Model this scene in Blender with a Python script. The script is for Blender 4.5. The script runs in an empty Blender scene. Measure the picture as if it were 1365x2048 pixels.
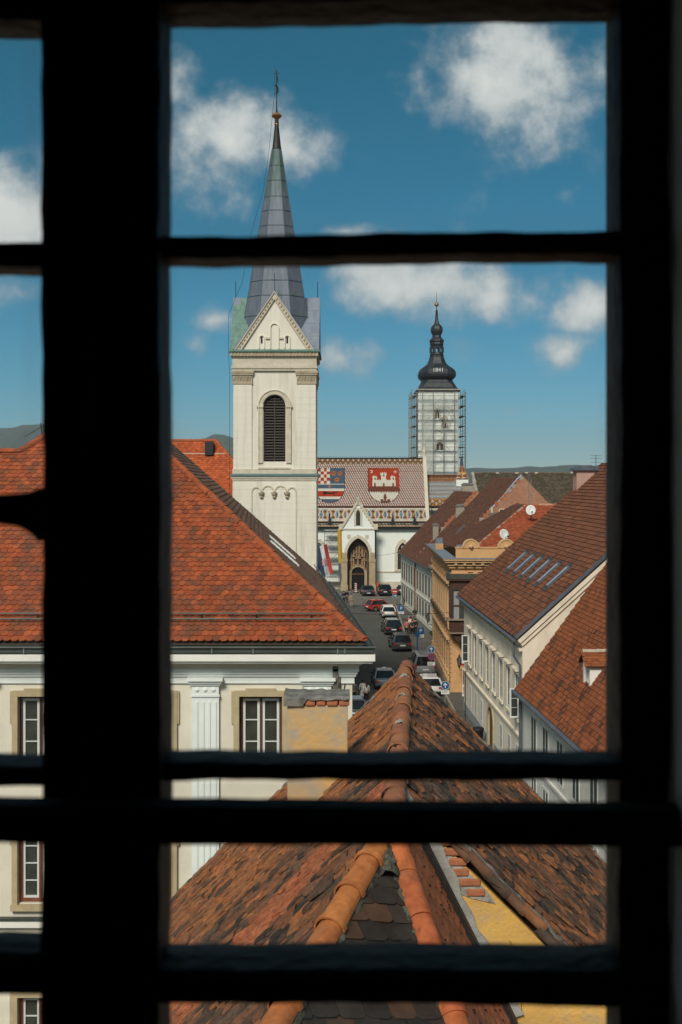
import bpy, bmesh, math, random
import numpy as np
from mathutils import Vector, Matrix
random.seed(7)
R = math.radians
scene = bpy.context.scene
COL = scene.collection

# ---------------------------------------------------------------- camera
F, HX, HY, CAMZ = 2400.0, 682.5, 958.0, 17.0       # lens in photo pixels, horizon row, eye height
cam = bpy.data.cameras.new('camera')
cam_o = bpy.data.objects.new('camera', cam); COL.objects.link(cam_o)
cam.sensor_fit = 'VERTICAL'; cam.sensor_height = 36.0; cam.sensor_width = 24.0
cam.lens = F / 2048 * 36.0
cam.shift_y = -(1024 - HY) / 2048.0
cam_o.location = (0, 0, CAMZ); cam_o.rotation_euler = (R(90), 0, 0)
cam.clip_start = 0.05; cam.clip_end = 60000
cam.dof.use_dof = True; cam.dof.focus_distance = 70.0; cam.dof.aperture_fstop = 8.5
scene.camera = cam_o

def W(px, py, D):
    """point that stands D metres in front of the window at this place of the view"""
    return Vector(((px - HX) / F * D, D, CAMZ - (py - HY) / F * D))

# ---------------------------------------------------------------- sky
SUN_EL, SUN_AZ = 41.0, 199.0                        # azimuth clockwise from +Y
world = bpy.data.worlds.new('World'); scene.world = world; world.use_nodes = True
wn, wl = world.node_tree.nodes, world.node_tree.links
for n in list(wn): wn.remove(n)
w_out = wn.new('ShaderNodeOutputWorld'); w_bg = wn.new('ShaderNodeBackground')
sky = wn.new('ShaderNodeTexSky'); sky.sky_type = 'NISHITA'; sky.sun_disc = False
sky.sun_elevation = R(SUN_EL); sky.sun_rotation = R(SUN_AZ)
sky.air_density = 0.7; sky.dust_density = 0.0; sky.ozone_density = 6.0; sky.altitude = 150
def wmath(op, a, b=None, c=None):
    n = wn.new('ShaderNodeMath'); n.operation = op
    for i, v in enumerate((a, b, c)):
        if v is None: continue
        if isinstance(v, (int, float)): n.inputs[i].default_value = v
        else: wl.new(v, n.inputs[i])
    return n.outputs[0]
# the deep teal-blue of the clear sky: one tone curve per channel on the whole sky
sep = wn.new('ShaderNodeSeparateColor'); wl.new(sky.outputs[0], sep.inputs[0]); sc_ = wn.new('ShaderNodeCombineColor')
for ch_, (k_, p_) in enumerate(((.45, 1.60), (.44, .91), (.425, 1.02))):
    wl.new(wmath('MULTIPLY', wmath('POWER', wmath('MULTIPLY', sep.outputs[ch_], .1), p_), 10 * k_), sc_.inputs[ch_])
tc = wn.new('ShaderNodeTexCoord')
nz1 = wn.new('ShaderNodeTexNoise'); nz1.inputs['Scale'].default_value = 13; nz1.inputs['Detail'].default_value = 7
nz1.inputs['Roughness'].default_value = 0.60
wl.new(tc.outputs['Generated'], nz1.inputs['Vector'])
CLOUDS = [(365, 300, 175, 125, 1.12), (352, 190, 80, 85, .92), (455, 285, 140, 85, 1.05), (565, 305, 140, 62, .92), (10, 430, 150, 105, 1.1), (215, 350, 160, 120, .95),
          (1015, 165, 235, 128, 1.08), (1000, 75, 190, 60, .6), (860, 572, 215, 66, 1.0), (985, 600, 120, 52, .85), (730, 545, 100, 36, .75),
          (680, 715, 84, 50, .78), (1190, 618, 92, 52, .80), (1128, 704, 66, 38, .74),
          (985, 818, 90, 24, .62), (690, 462, 90, 22, .8), (955, 420, 55, 50, .42), (1130, 388, 40, 28, .45),
          (385, 690, 60, 40, .60), (425, 640, 70, 34, .60), (20, 592, 130, 60, .68), (665, 855, 44, 18, .55), (850, 700, 100, 46, .45), (790, 200, 90, 60, .42)]
acc = None
for (px, py, rx, ry, s) in CLOUDS:
    c = Vector(((px - HX) / F, 1, (HY - py) / F)); ln = c.length; c /= ln
    sub = wn.new('ShaderNodeVectorMath'); sub.operation = 'SUBTRACT'; wl.new(tc.outputs['Generated'], sub.inputs[0]); sub.inputs[1].default_value = c
    mul = wn.new('ShaderNodeVectorMath'); mul.operation = 'MULTIPLY'; wl.new(sub.outputs[0], mul.inputs[0])
    mul.inputs[1].default_value = (F / rx * ln, 8, F / ry * ln)
    le = wn.new('ShaderNodeVectorMath'); le.operation = 'LENGTH'; wl.new(mul.outputs[0], le.inputs[0])
    v = wmath('MULTIPLY', wmath('SUBTRACT', 1.0, le.outputs['Value']), 0.62)
    v = wmath('MULTIPLY', wmath('MAXIMUM', wmath('ADD', v, 0.5), 0.0), s)
    acc = v if acc is None else wmath('MAXIMUM', acc, v)
# cumulus go on all round: outside the patch of sky the window shows, unseen cloud from a broad noise, thickened for neutral fill light
vd = wn.new('ShaderNodeVectorMath'); vd.operation = 'DISTANCE'; wl.new(tc.outputs['Generated'], vd.inputs[0]); vd.inputs[1].default_value = (0, .98, .18)
nzb = wn.new('ShaderNodeTexNoise'); nzb.inputs['Scale'].default_value = 3.2; nzb.inputs['Detail'].default_value = 2
wl.new(tc.outputs['Generated'], nzb.inputs['Vector'])
away = wmath('MULTIPLY', wmath('SUBTRACT', vd.outputs['Value'], 0.50), 4.0)
away = wmath('MINIMUM', wmath('MAXIMUM', away, 0.0), 1.0)
oth = wmath('MULTIPLY', wmath('MULTIPLY', wmath('SUBTRACT', nzb.outputs[0], 0.27), 3.0), away)
acc = wmath('MAXIMUM', acc, oth)
fb = wmath('MULTIPLY', wmath('SUBTRACT', nz1.outputs[0], 0.5), 2.25)
dens = wmath('ADD', acc, fb)
mr = wn.new('ShaderNodeMapRange'); mr.interpolation_type = 'SMOOTHSTEP'
mr.inputs['From Min'].default_value = 0.40; mr.inputs['From Max'].default_value = 1.06
wl.new(dens, mr.inputs['Value'])
cr = wn.new('ShaderNodeMapRange'); cr.inputs['From Min'].default_value = 0.6; cr.inputs['From Max'].default_value = 1.25
wl.new(dens, cr.inputs['Value'])
ccol = wn.new('ShaderNodeMixRGB'); ccol.inputs[1].default_value = (2.5, 2.9, 3.1, 1); ccol.inputs[2].default_value = (5.3, 5.4, 5.2, 1)
wl.new(cr.outputs[0], ccol.inputs[0])
mixc = wn.new('ShaderNodeMixRGB'); wl.new(wmath('MULTIPLY', mr.outputs[0], 0.95), mixc.inputs[0])
wl.new(sc_.outputs[0], mixc.inputs[1]); wl.new(ccol.outputs[0], mixc.inputs[2])
wl.new(mixc.outputs[0], w_bg.inputs['Color']); w_bg.inputs['Strength'].default_value = 0.10
wl.new(w_bg.outputs[0], w_out.inputs['Surface'])

# ---------------------------------------------------------------- sun, exposure
sun = bpy.data.lights.new('sun', 'SUN'); sun.energy = 2.6; sun.angle = R(16.0); sun.color = (1.0, 0.93, 0.82)
sun_o = bpy.data.objects.new('sun', sun); COL.objects.link(sun_o)
sd = Vector((math.sin(R(SUN_AZ)) * math.cos(R(SUN_EL)), math.cos(R(SUN_AZ)) * math.cos(R(SUN_EL)), math.sin(R(SUN_EL))))
sun_o.rotation_euler = sd.to_track_quat('Z', 'Y').to_euler(); sun_o.location = sd * 100
vs = scene.view_settings
vs.view_transform = 'Standard'; vs.look = 'None'; vs.exposure = 0.50; vs.gamma = 1.0; vs.use_curve_mapping = False
scene.cycles.max_bounces = 6; scene.cycles.transparent_max_bounces = 16
scene.cycles.use_denoising = True
scene.cycles.caustics_reflective = False; scene.cycles.caustics_refractive = False

# ---------------------------------------------------------------- materials
MATS = {}
def rgba(c): return (c[0], c[1], c[2], 1.0)
def mat(name, col, rough=0.8, col2=None, scale=3.0, amount=0.5, bump=0.0, bscale=40.0, metal=0.0, spec=0.3,
        stain=None, stain_scale=1.2, stain_amt=0.5, stain_lo=0.5, stretch=(1, 1, 1), attr=None, pos=False):
    if name in MATS: return MATS[name]
    m = bpy.data.materials.new(name); m.use_nodes = True; MATS[name] = m
    N, L = m.node_tree.nodes, m.node_tree.links
    b = N['Principled BSDF']
    b.inputs['Roughness'].default_value = rough; b.inputs['Metallic'].default_value = metal
    b.inputs['Specular IOR Level'].default_value = spec
    t = N.new('ShaderNodeTexCoord'); mp = N.new('ShaderNodeMapping'); mp.inputs['Scale'].default_value = stretch
    if pos: t = N.new('ShaderNodeNewGeometry')
    src = t.outputs['Position' if pos else 'Object']
    L.new(src, mp.inputs['Vector'])
    nz = N.new('ShaderNodeTexNoise'); nz.inputs['Scale'].default_value = scale; nz.inputs['Detail'].default_value = 6
    nz.inputs['Roughness'].default_value = 0.6; L.new(mp.outputs[0], nz.inputs['Vector'])
    if col2 is None: col2 = tuple(c * 0.8 for c in col)
    mr_ = N.new('ShaderNodeMapRange'); mr_.inputs['From Min'].default_value = 0.35; mr_.inputs['From Max'].default_value = 0.68
    mr_.inputs['To Max'].default_value = amount * 2 if amount < .5 else 1.0
    L.new(nz.outputs[0], mr_.inputs['Value'])
    mx = N.new('ShaderNodeMixRGB'); mx.inputs[1].default_value = rgba(col); mx.inputs[2].default_value = rgba(col2)
    L.new(mr_.outputs[0], mx.inputs[0]); out = mx.outputs[0]
    if attr:
        a = N.new('ShaderNodeAttribute'); a.attribute_name = attr
        mu = N.new('ShaderNodeMixRGB'); mu.blend_type = 'MULTIPLY'; mu.inputs[0].default_value = 1
        L.new(a.outputs['Color'], mu.inputs[1]); L.new(out, mu.inputs[2]); out = mu.outputs[0]
    if stain:
        n2 = N.new('ShaderNodeTexNoise'); n2.inputs['Scale'].default_value = stain_scale; n2.inputs['Detail'].default_value = 8
        n2.inputs['Roughness'].default_value = 0.7; L.new(mp.outputs[0], n2.inputs['Vector'])
        r2 = N.new('ShaderNodeMapRange'); r2.inputs['From Min'].default_value = stain_lo; r2.inputs['From Max'].default_value = stain_lo + .2
        r2.inputs['To Max'].default_value = stain_amt; L.new(n2.outputs[0], r2.inputs['Value'])
        m2 = N.new('ShaderNodeMixRGB'); m2.inputs[2].default_value = rgba(stain)
        L.new(r2.outputs[0], m2.inputs[0]); L.new(out, m2.inputs[1]); out = m2.outputs[0]
    L.new(out, b.inputs['Base Color'])
    if bump:
        n3 = N.new('ShaderNodeTexNoise'); n3.inputs['Scale'].default_value = bscale; n3.inputs['Detail'].default_value = 5
        L.new(src, n3.inputs['Vector'])
        bp = N.new('ShaderNodeBump'); bp.inputs['Strength'].default_value = bump; bp.inputs['Distance'].default_value = 0.02
        L.new(n3.outputs[0], bp.inputs['Height']); L.new(bp.outputs[0], b.inputs['Normal'])
    return m

# ---------------------------------------------------------------- mesh helpers
def V3(*a): return Vector(a)
class MB:
    """collects faces and links them as ONE mesh object"""
    def __init__(s): s.v, s.f, s.m, s.c = [], [], [], []
    def add(s, vs_, fs, m=0, col=None):
        o = len(s.v); s.v.extend([tuple(v) for v in vs_])
        for f in fs: s.f.append(tuple(i + o for i in f)); s.m.append(m); s.c.append(col)
        return s
    def quad(s, a, b, c, d, m=0, col=None): return s.add([a, b, c, d], [(0, 1, 2, 3)], m, col)
    def tri(s, a, b, c, m=0, col=None): return s.add([a, b, c], [(0, 1, 2)], m, col)
    def box(s, x0, x1, y0, y1, z0, z1, m=0, col=None):
        vs_ = [(x0, y0, z0), (x1, y0, z0), (x1, y1, z0), (x0, y1, z0), (x0, y0, z1), (x1, y0, z1), (x1, y1, z1), (x0, y1, z1)]
        return s.add(vs_, [(0, 3, 2, 1), (4, 5, 6, 7), (0, 1, 5, 4), (1, 2, 6, 5), (2, 3, 7, 6), (3, 0, 4, 7)], m, col)
    def beam(s, a, b, w, h=None, up=(0, 0, 1), m=0, col=None):
        a, b = Vector(a), Vector(b); h = h or w; d = (b - a).normalized(); u = Vector(up)
        if abs(d.dot(u)) > .98: u = Vector((1, 0, 0))
        x = d.cross(u).normalized(); y = x.cross(d)
        vs_ = [p + x * sx * w / 2 + y * sy * h / 2 for p in (a, b) for sx, sy in ((-1, -1), (1, -1), (1, 1), (-1, 1))]
        return s.add(vs_, [(0, 1, 2, 3), (7, 6, 5, 4), (0, 4, 5, 1), (1, 5, 6, 2), (2, 6, 7, 3), (3, 7, 4, 0)], m, col)
    def tube(s, pts, r, n=8, m=0, cap=True, col=None):
        pts = [Vector(p) for p in pts]; rs = r if isinstance(r, (list, tuple)) else [r] * len(pts)
        rings = []; up = None
        for i, p in enumerate(pts):
            d = (pts[min(i + 1, len(pts) - 1)] - pts[max(i - 1, 0)]).normalized()
            if up is None: up = Vector((0, 0, 1)) if abs(d.z) < .9 else Vector((1, 0, 0))
            x = d.cross(up).normalized(); y = x.cross(d)
            rings.append([p + (x * math.cos(t) + y * math.sin(t)) * rs[i] for t in [2 * math.pi * k / n for k in range(n)]])
        vs_ = [q for rg in rings for q in rg]; fs = []
        for i in range(len(pts) - 1):
            for k in range(n): fs.append((i * n + k, i * n + (k + 1) % n, (i + 1) * n + (k + 1) % n, (i + 1) * n + k))
        if cap: fs += [tuple(range(n - 1, -1, -1)), tuple((len(pts) - 1) * n + k for k in range(n))]
        return s.add(vs_, fs, m, col)
    def lathe(s, prof, n=16, c=(0, 0, 0), ph=0.0, m=0, sq=0.0):
        vs_, fs = [], []
        for (r, z) in prof:
            for k in range(n):
                t = 2 * math.pi * k / n + ph
                vs_.append((c[0] + r * math.cos(t), c[1] + r * math.sin(t), c[2] + z))
        for i in range(len(prof) - 1):
            for k in range(n): fs.append((i * n + k, i * n + (k + 1) % n, (i + 1) * n + (k + 1) % n, (i + 1) * n + k))
        fs += [tuple(range(n - 1, -1, -1)), tuple((len(prof) - 1) * n + k for k in range(n))]
        return s.add(vs_, fs, m)
    def prism(s, poly, O, A, B, Nn, n0, n1, m=0, col=None):
        O, A, B, Nn = Vector(O), Vector(A), Vector(B), Vector(Nn); k = len(poly)
        vs_ = [O + A * p[0] + B * p[1] + Nn * n0 for p in poly] + [O + A * p[0] + B * p[1] + Nn * n1 for p in poly]
        fs = [tuple(range(k - 1, -1, -1)), tuple(range(k, 2 * k))] + [(i, (i + 1) % k, k + (i + 1) % k, k + i) for i in range(k)]
        return s.add(vs_, fs, m, col)
    def ring(s, outer, inner, O, A, B, Nn, n0, n1, m=0):
        """open or closed band between two polylines of equal length, given depth"""
        O, A, B, Nn = Vector(O), Vector(A), Vector(B), Vector(Nn); k = len(outer)
        for i in range(k - 1):
            q = [outer[i], outer[i + 1], inner[i + 1], inner[i]]
            s.prism(q, O, A, B, Nn, n0, n1, m)
        return s
    def wall(s, O, S, Nn, s0, s1, z0, z1, holes=(), depth=0.25, m=0, mr=None):
        """vertical wall sheet with rectangular openings and their reveals; Nn points outwards"""
        O, S, Nn = Vector(O), Vector(S), Vector(Nn); Z = Vector((0, 0, 1)); mr = m if mr is None else mr
        ss = sorted({s0, s1, *[h[0] for h in holes], *[h[1] for h in holes]}); zs = sorted({z0, z1, *[h[2] for h in holes], *[h[3] for h in holes]})
        ss = [a for a in ss if s0 <= a <= s1]; zs = [a for a in zs if z0 <= a <= z1]
        for i in range(len(ss) - 1):
            for j in range(len(zs) - 1):
                cs, cz = (ss[i] + ss[i + 1]) / 2, (zs[j] + zs[j + 1]) / 2
                if any(h[0] < cs < h[1] and h[2] < cz < h[3] for h in holes): continue
                s.quad(O + S * ss[i] + Z * zs[j], O + S * ss[i + 1] + Z * zs[j], O + S * ss[i + 1] + Z * zs[j + 1], O + S * ss[i] + Z * zs[j + 1], m)
        for (a, b, c, d) in holes:
            p = [O + S * a + Z * c, O + S * b + Z * c, O + S * b + Z * d, O + S * a + Z * d]; q = [x - Nn * depth for x in p]
            for i in range(4): s.quad(p[i], p[(i + 1) % 4], q[(i + 1) % 4], q[i], mr)
        return s
    def mesh(s, name, mats):
        me = bpy.data.meshes.new(name); me.from_pydata(s.v, [], s.f)
        if not isinstance(mats, (list, tuple)): mats = [mats]
        for x in mats: me.materials.append(x)
        if len(mats) > 1: me.polygons.foreach_set('material_index', s.m)
        if any(c is not None for c in s.c):
            at = me.color_attributes.new('tcol', 'FLOAT_COLOR', 'CORNER')
            arr = []
            for f, c in zip(s.f, s.c):
                c = c or (1, 1, 1); arr.extend([c[0], c[1], c[2], 1.0] * len(f))
            at.data.foreach_set('color', arr)
        me.update(); return me
    def build(s, name, mats, parent=None, smooth=False, bevel=0.0, loc=None, fix=True):
        me = s.mesh(name, mats)
        if fix:
            bm = bmesh.new(); bm.from_mesh(me); bmesh.ops.recalc_face_normals(bm, faces=bm.faces); bm.to_mesh(me); bm.free()
        o = obj(name, me, parent, loc)
        if smooth: shade(me, smooth)
        if bevel:
            b = o.modifiers.new('bevel', 'BEVEL'); b.width = bevel; b.segments = 2; b.limit_method = 'ANGLE'; b.angle_limit = R(35)
        return o
def shade(me, ang=True):
    me.polygons.foreach_set('use_smooth', [True] * len(me.polygons))
    if ang is not True:
        me.set_sharp_from_angle(angle=R(ang))
def obj(name, me, parent=None, loc=None):
    o = bpy.data.objects.new(name, me); COL.objects.link(o)
    if parent is not None: o.parent = parent
    if loc is not None: o.location = loc
    return o
def tag(o, label=None, cat=None, group=None, kind=None):
    if label: o['label'] = label
    if cat: o['category'] = cat
    if group: o['group'] = group
    if kind: o['kind'] = kind
    return o
def thing(name, label, cat, loc=(0, 0, 0), rz=0.0, group=None):
    o = bpy.data.objects.new(name, None); COL.objects.link(o); o.location = loc; o.rotation_euler = (0, 0, rz)
    o.empty_display_size = 0.3
    return tag(o, label, cat, group)
KIDS = {}
def copy_tree(o, parent=None):
    c = o.copy(); COL.objects.link(c); c.parent = parent
    for ch in list(o.children): copy_tree(ch, c)
    return c
def arch(cx, zs, r, n=10, rise=None):
    """round arch points from left to right"""
    rise = rise or r
    return [(cx - r * math.cos(math.pi * k / n), zs + rise * math.sin(math.pi * k / n)) for k in range(n + 1)]
def pointed(cx, zs, hw, h, n=8):
    """pointed arch points from left springing over the apex to the right"""
    Rr = (hw * hw + h * h) / (2 * hw); a1 = math.atan2(h, Rr - hw) if Rr != hw else math.pi / 2
    Lp = [(cx - hw + Rr - Rr * math.cos(a1 * k / n), zs + Rr * math.sin(a1 * k / n)) for k in range(n + 1)]
    return Lp + [(2 * cx - x, z) for x, z in Lp[-2::-1]]
def text_mesh(txt, size, name, m, depth=0.01):
    cu = bpy.data.curves.new(name, 'FONT'); cu.body = txt; cu.size = size; cu.align_x = 'CENTER'; cu.align_y = 'CENTER'; cu.extrude = depth; cu.resolution_u = 3
    o = bpy.data.objects.new(name + '_curve', cu); COL.objects.link(o)
    me = bpy.data.meshes.new_from_object(o.evaluated_get(bpy.context.evaluated_depsgraph_get()))
    bpy.data.objects.remove(o); bpy.data.curves.remove(cu); me.materials.clear(); me.materials.append(m); me.name = name
    return me
X_, Y_, Z_ = Vector((1, 0, 0)), Vector((0, 1, 0)), Vector((0, 0, 1))

# palette of shared materials
M_cream = mat('cream_plaster', (.70, .66, .55), .9, (.63, .59, .48), 1.3, .5, .12, 25, stain=(.40, .36, .28), stain_scale=.7, stain_amt=.35)
M_white = mat('white_plaster', (.82, .80, .74), .9, (.75, .73, .67), 1.5, .5, .1, 30, stain=(.5, .48, .42), stain_scale=.8, stain_amt=.3)
M_palewhite = mat('pale_blue_white_paint', (.74, .78, .75), .85, (.67, .71, .68), 2.0, .5, .05, 30)
M_tower = mat('tower_limewash', (.74, .70, .60), .9, (.67, .63, .53), .8, .5, .08, 8, stain=(.44, .40, .32), stain_scale=.9, stain_amt=.55, stain_lo=.49, stretch=(1.8, 1.8, .20))
M_stone = mat('carved_sandstone', (.46, .39, .28), .9, (.33, .27, .19), 3.5, .6, .5, 18)
M_pale_stone = mat('pale_trim_stone', (.60, .54, .43), .9, (.47, .42, .33), 2.5, .5, .2, 20)
M_zinc = mat('weathered_zinc', (.17, .20, .26), .55, (.23, .26, .31), 1.1, .6, .12, 6, metal=.25, spec=.4, stain=(.10, .12, .15), stain_scale=1.6, stain_amt=.5, stretch=(2.2, 2.2, .35))
M_copper = mat('green_copper', (.16, .27, .22), .6, (.11, .18, .16), 2.0, .6, .1, 10, metal=.2, stretch=(2, 2, .4))
M_black = mat('black_metal', (.018, .020, .022), .5, (.03, .032, .034), 2, .4, 0, metal=.3, spec=.5)
M_dark = mat('blackened_tin', (.022, .026, .030), .42, (.045, .05, .055), 1.2, .5, .05, 6, metal=.4, spec=.5, stretch=(1, 1, .3))
M_gold = mat('gilded_copper', (.55, .24, .06), .35, (.38, .16, .05), 6, .5, 0, metal=.8, spec=.5)
M_louvre = mat('brown_louvre', (.050, .042, .035), .8, (.075, .062, .05), 4, .6, .1, 30, stretch=(1, 1, 6))
M_wood = mat('brown_window_wood', (.10, .045, .026), .6, (.07, .03, .018), 8, .5, .05, 60, stretch=(1, 1, .2))
M_redwood = mat('red_brown_wood', (.20, .06, .03), .6, (.14, .045, .025), 8, .5, .05, 60)
M_whitewood = mat('white_window_paint', (.68, .70, .67), .5, (.60, .62, .60), 6, .4, .03, 40)
M_glass = mat('dark_window_glass', (.055, .060, .048), .06, (.020, .025, .022), 1.6, .6, 0, spec=.7)
M_gutter = mat('tarnished_gutter_metal', (.055, .065, .058), .5, (.09, .10, .09), 2.5, .6, .08, 10, metal=.4, spec=.4, stretch=(.6, 1, 1))
M_gutter_blue = mat('grey_gutter_metal', (.15, .17, .20), .45, (.10, .115, .14), 1.5, .6, .05, 10, metal=.4)
M_tan = mat('tan_stone_surround', (.47, .38, .23), .9, (.38, .30, .18), 4, .5, .12, 30)
M_tile = mat('roof_tile_clay', (1, 1, 1), .88, (.66, .64, .62), 7.0, .6, .35, 55, attr='tcol', pos=True, spec=.2,
             stain=(.060, .050, .040), stain_scale=1.1, stain_amt=.62)
M_tile_or = mat('roof_tile_orange', (1, 1, 1), .88, (.70, .66, .62), 9.0, .6, .35, 55, attr='tcol', pos=True, spec=.2,
             stain=(.095, .055, .034), stain_scale=3.0, stain_amt=.85, stain_lo=.455, stretch=(1.0, 1.0, 1.25))
M_tile_old = mat('roof_tile_old', (1.15, 1.12, 1.08), .9, (.42, .40, .38), 16.0, .6, .9, 38, attr='tcol', pos=True, spec=.2,
             stain=(.085, .080, .062), stain_scale=4.5, stain_amt=.62)
M_tile_clean = mat('roof_tile_clay_plain', (1, 1, 1), .9, (.72, .70, .68), 3.0, .6, .15, 30, attr='tcol', pos=True, spec=.15)
M_mortar = mat('old_lime_mortar', (.42, .38, .33), .95, (.24, .22, .19), 9, .6, .6, 40, stain=(.07, .07, .06), stain_scale=5, stain_amt=.7)
M_brick = mat('old_brick', (.42, .15, .07), .9, (.30, .11, .06), 12, .6, .4, 60)
# ================================================================ ground, street, hills
M_asphalt = mat('worn_asphalt', (.085, .082, .070), .9, (.060, .058, .050), .35, .6, .3, 60, stain=(.11, .105, .09), stain_scale=.25, stain_amt=.6)
M_slab = mat('pavement_asphalt', (.115, .105, .088), .9, (.085, .078, .066), .5, .6, .25, 50, stain=(.06, .056, .05), stain_scale=.5, stain_amt=.4)
M_setts = mat('square_paving', (.16, .145, .12), .9, (.11, .10, .085), .6, .6, .3, 12)
M_kerb = mat('kerb_stone', (.30, .26, .20), .9, (.22, .19, .15), 2, .5, .2, 20)
M_ground = mat('ground_earth', (.10, .095, .08), .95, (.08, .09, .05), .02, .6)
M_forest = mat('forest_hill', (.030, .048, .032), .95, (.050, .068, .040), .012, .6, 0)

mb = MB(); mb.quad((-4000, -1500, -.02), (4000, -1500, -.02), (4000, 5600, -.02), (-4000, 5600, -.02)); tag(mb.build('ground', M_ground), kind='structure')
mb = MB(); n = 14
lft = [(-.7 if y < 28 else .25 - .07 * (y - 28), y) for y in (24, 26, 28, 45, 70, 100, 130, 162)]
rgt = [(8.4, 24), (8.4, 60), (8.2, 85), (8.05, 104), (7.0, 112), (6.95, 135), (7.1, 150), (7.3, 162)]
for i in range(7):
    mb.quad((lft[i][0], lft[i][1], 0), (rgt[i][0], rgt[i][1], 0), (rgt[i + 1][0], rgt[i + 1][1], 0), (lft[i + 1][0], lft[i + 1][1], 0))
tag(mb.build('street', M_asphalt), kind='structure')
pv = MB()
for i in range(7):
    a, b = rgt[i], rgt[i + 1]
    pv.quad((a[0] + .15, a[1], .12), (14, a[1], .12), (14, b[1], .12), (b[0] + .15, b[1], .12))
pav = tag(pv.build('pavement', M_slab), kind='structure')
for i in range(7):
    a, b = Vector((*rgt[i], 0)), Vector((*rgt[i + 1], 0)); L_ = (b - a).length; k = max(1, int(L_ / 2.0))
    for j in range(k):
        p, q = a.lerp(b, j / k), a.lerp(b, (j + .985) / k)
        if p.y < 74: continue
        mb = MB(); mb.add([p + V3(0, 0, -.01), q + V3(0, 0, -.01), q + V3(.16, 0, -.01), p + V3(.16, 0, -.01), p + V3(0, 0, .128), q + V3(0, 0, .128), q + V3(.16, 0, .128), p + V3(.16, 0, .128)],
               [(0, 3, 2, 1), (4, 5, 6, 7), (0, 1, 5, 4), (1, 2, 6, 5), (2, 3, 7, 6), (3, 0, 4, 7)])
        mb.build('kerb_stone', M_kerb, pav)
mb = MB(); mb.quad((-60, 162, .02), (60, 162, .02), (60, 260, .02), (-60, 260, .02)); tag(mb.build('square', M_setts), kind='structure')
# wooded mountains north of the town
def hill(prof, D, depth, seed, name):
    rnd = random.Random(seed); mb = MB(); xs = np.linspace(-600, 2100, 120); ph = [rnd.uniform(0, 6) for _ in range(6)]
    rows = []
    for j, (f, dz) in enumerate(((0, 0), (.25, .45), (.5, .8), (.75, .97), (1, 1), (1.4, .7))):
        row = []
        for x in xs:
            y = np.interp(x, [p[0] for p in prof], [p[1] for p in prof])
            hpx = HY - y + 1.6 * math.sin(x * .05 + ph[0]) + 1.0 * math.sin(x * .13 + ph[1]) + .6 * math.sin(x * .31 + ph[2])
            Dd = D + depth * f + 120 * math.sin(x * .04 + ph[3] + j)
            top = CAMZ + hpx / F * (D + depth)
            row.append(((x - HX) / F * D, Dd, top * dz - (30 if j == 0 else 0)))
        rows.append(row)
    for j in range(len(rows) - 1):
        for i in range(len(xs) - 1): mb.quad(rows[j][i], rows[j][i + 1], rows[j + 1][i + 1], rows[j + 1][i])
    o = mb.build(name, M_forest, smooth=True); return tag(o, kind='structure')
hill([(-600, 870), (-100, 856), (0, 850), (40, 852), (90, 868), (200, 884), (320, 880), (365, 872), (400, 872), (440, 885), (480, 893), (620, 925), (800, 940), (900, 938), (950, 940), (1100, 936), (1300, 930), (2100, 900)], 3600, 900, 3, 'hills')

# ================================================================ roof tiles
def pip(p, poly):
    x, y = p; ins = False; n = len(poly)
    for i in range(n):
        x1, y1 = poly[i]; x2, y2 = poly[(i + 1) % n]
        if (y1 > y) != (y2 > y) and x < (x2 - x1) * (y - y1) / (y2 - y1) + x1: ins = not ins
    return ins
def tile_shape(w, L, th, kind):
    if kind == 'round': pts = [(-w / 2, L)] + [(-w / 2 * math.cos(math.pi * k / 6), w * .36 * (1 - math.sin(math.pi * k / 6))) for k in range(7)] + [(w / 2, L)]
    elif kind == 'flat': pts = [(-w / 2, L), (-w / 2, w * .12), (-w * .34, 0), (w * .34, 0), (w / 2, w * .12), (w / 2, L)]
    else: pts = [(-w / 2, L), (-w / 2, 0), (w / 2, 0), (w / 2, L)]
    k = len(pts); zt = lambda y: th * (2.3 - 1.5 * y / L)
    vs_ = [(x, y, zt(y)) for x, y in pts] + [(x, y, zt(y) - th * (1.0 if kind != 'plain' else 1.5)) for x, y in pts]
    fs = [tuple(range(k))] + [(i + 1, i, k + i, k + i + 1) for i in range(k - 1)]
    return vs_, fs
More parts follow.
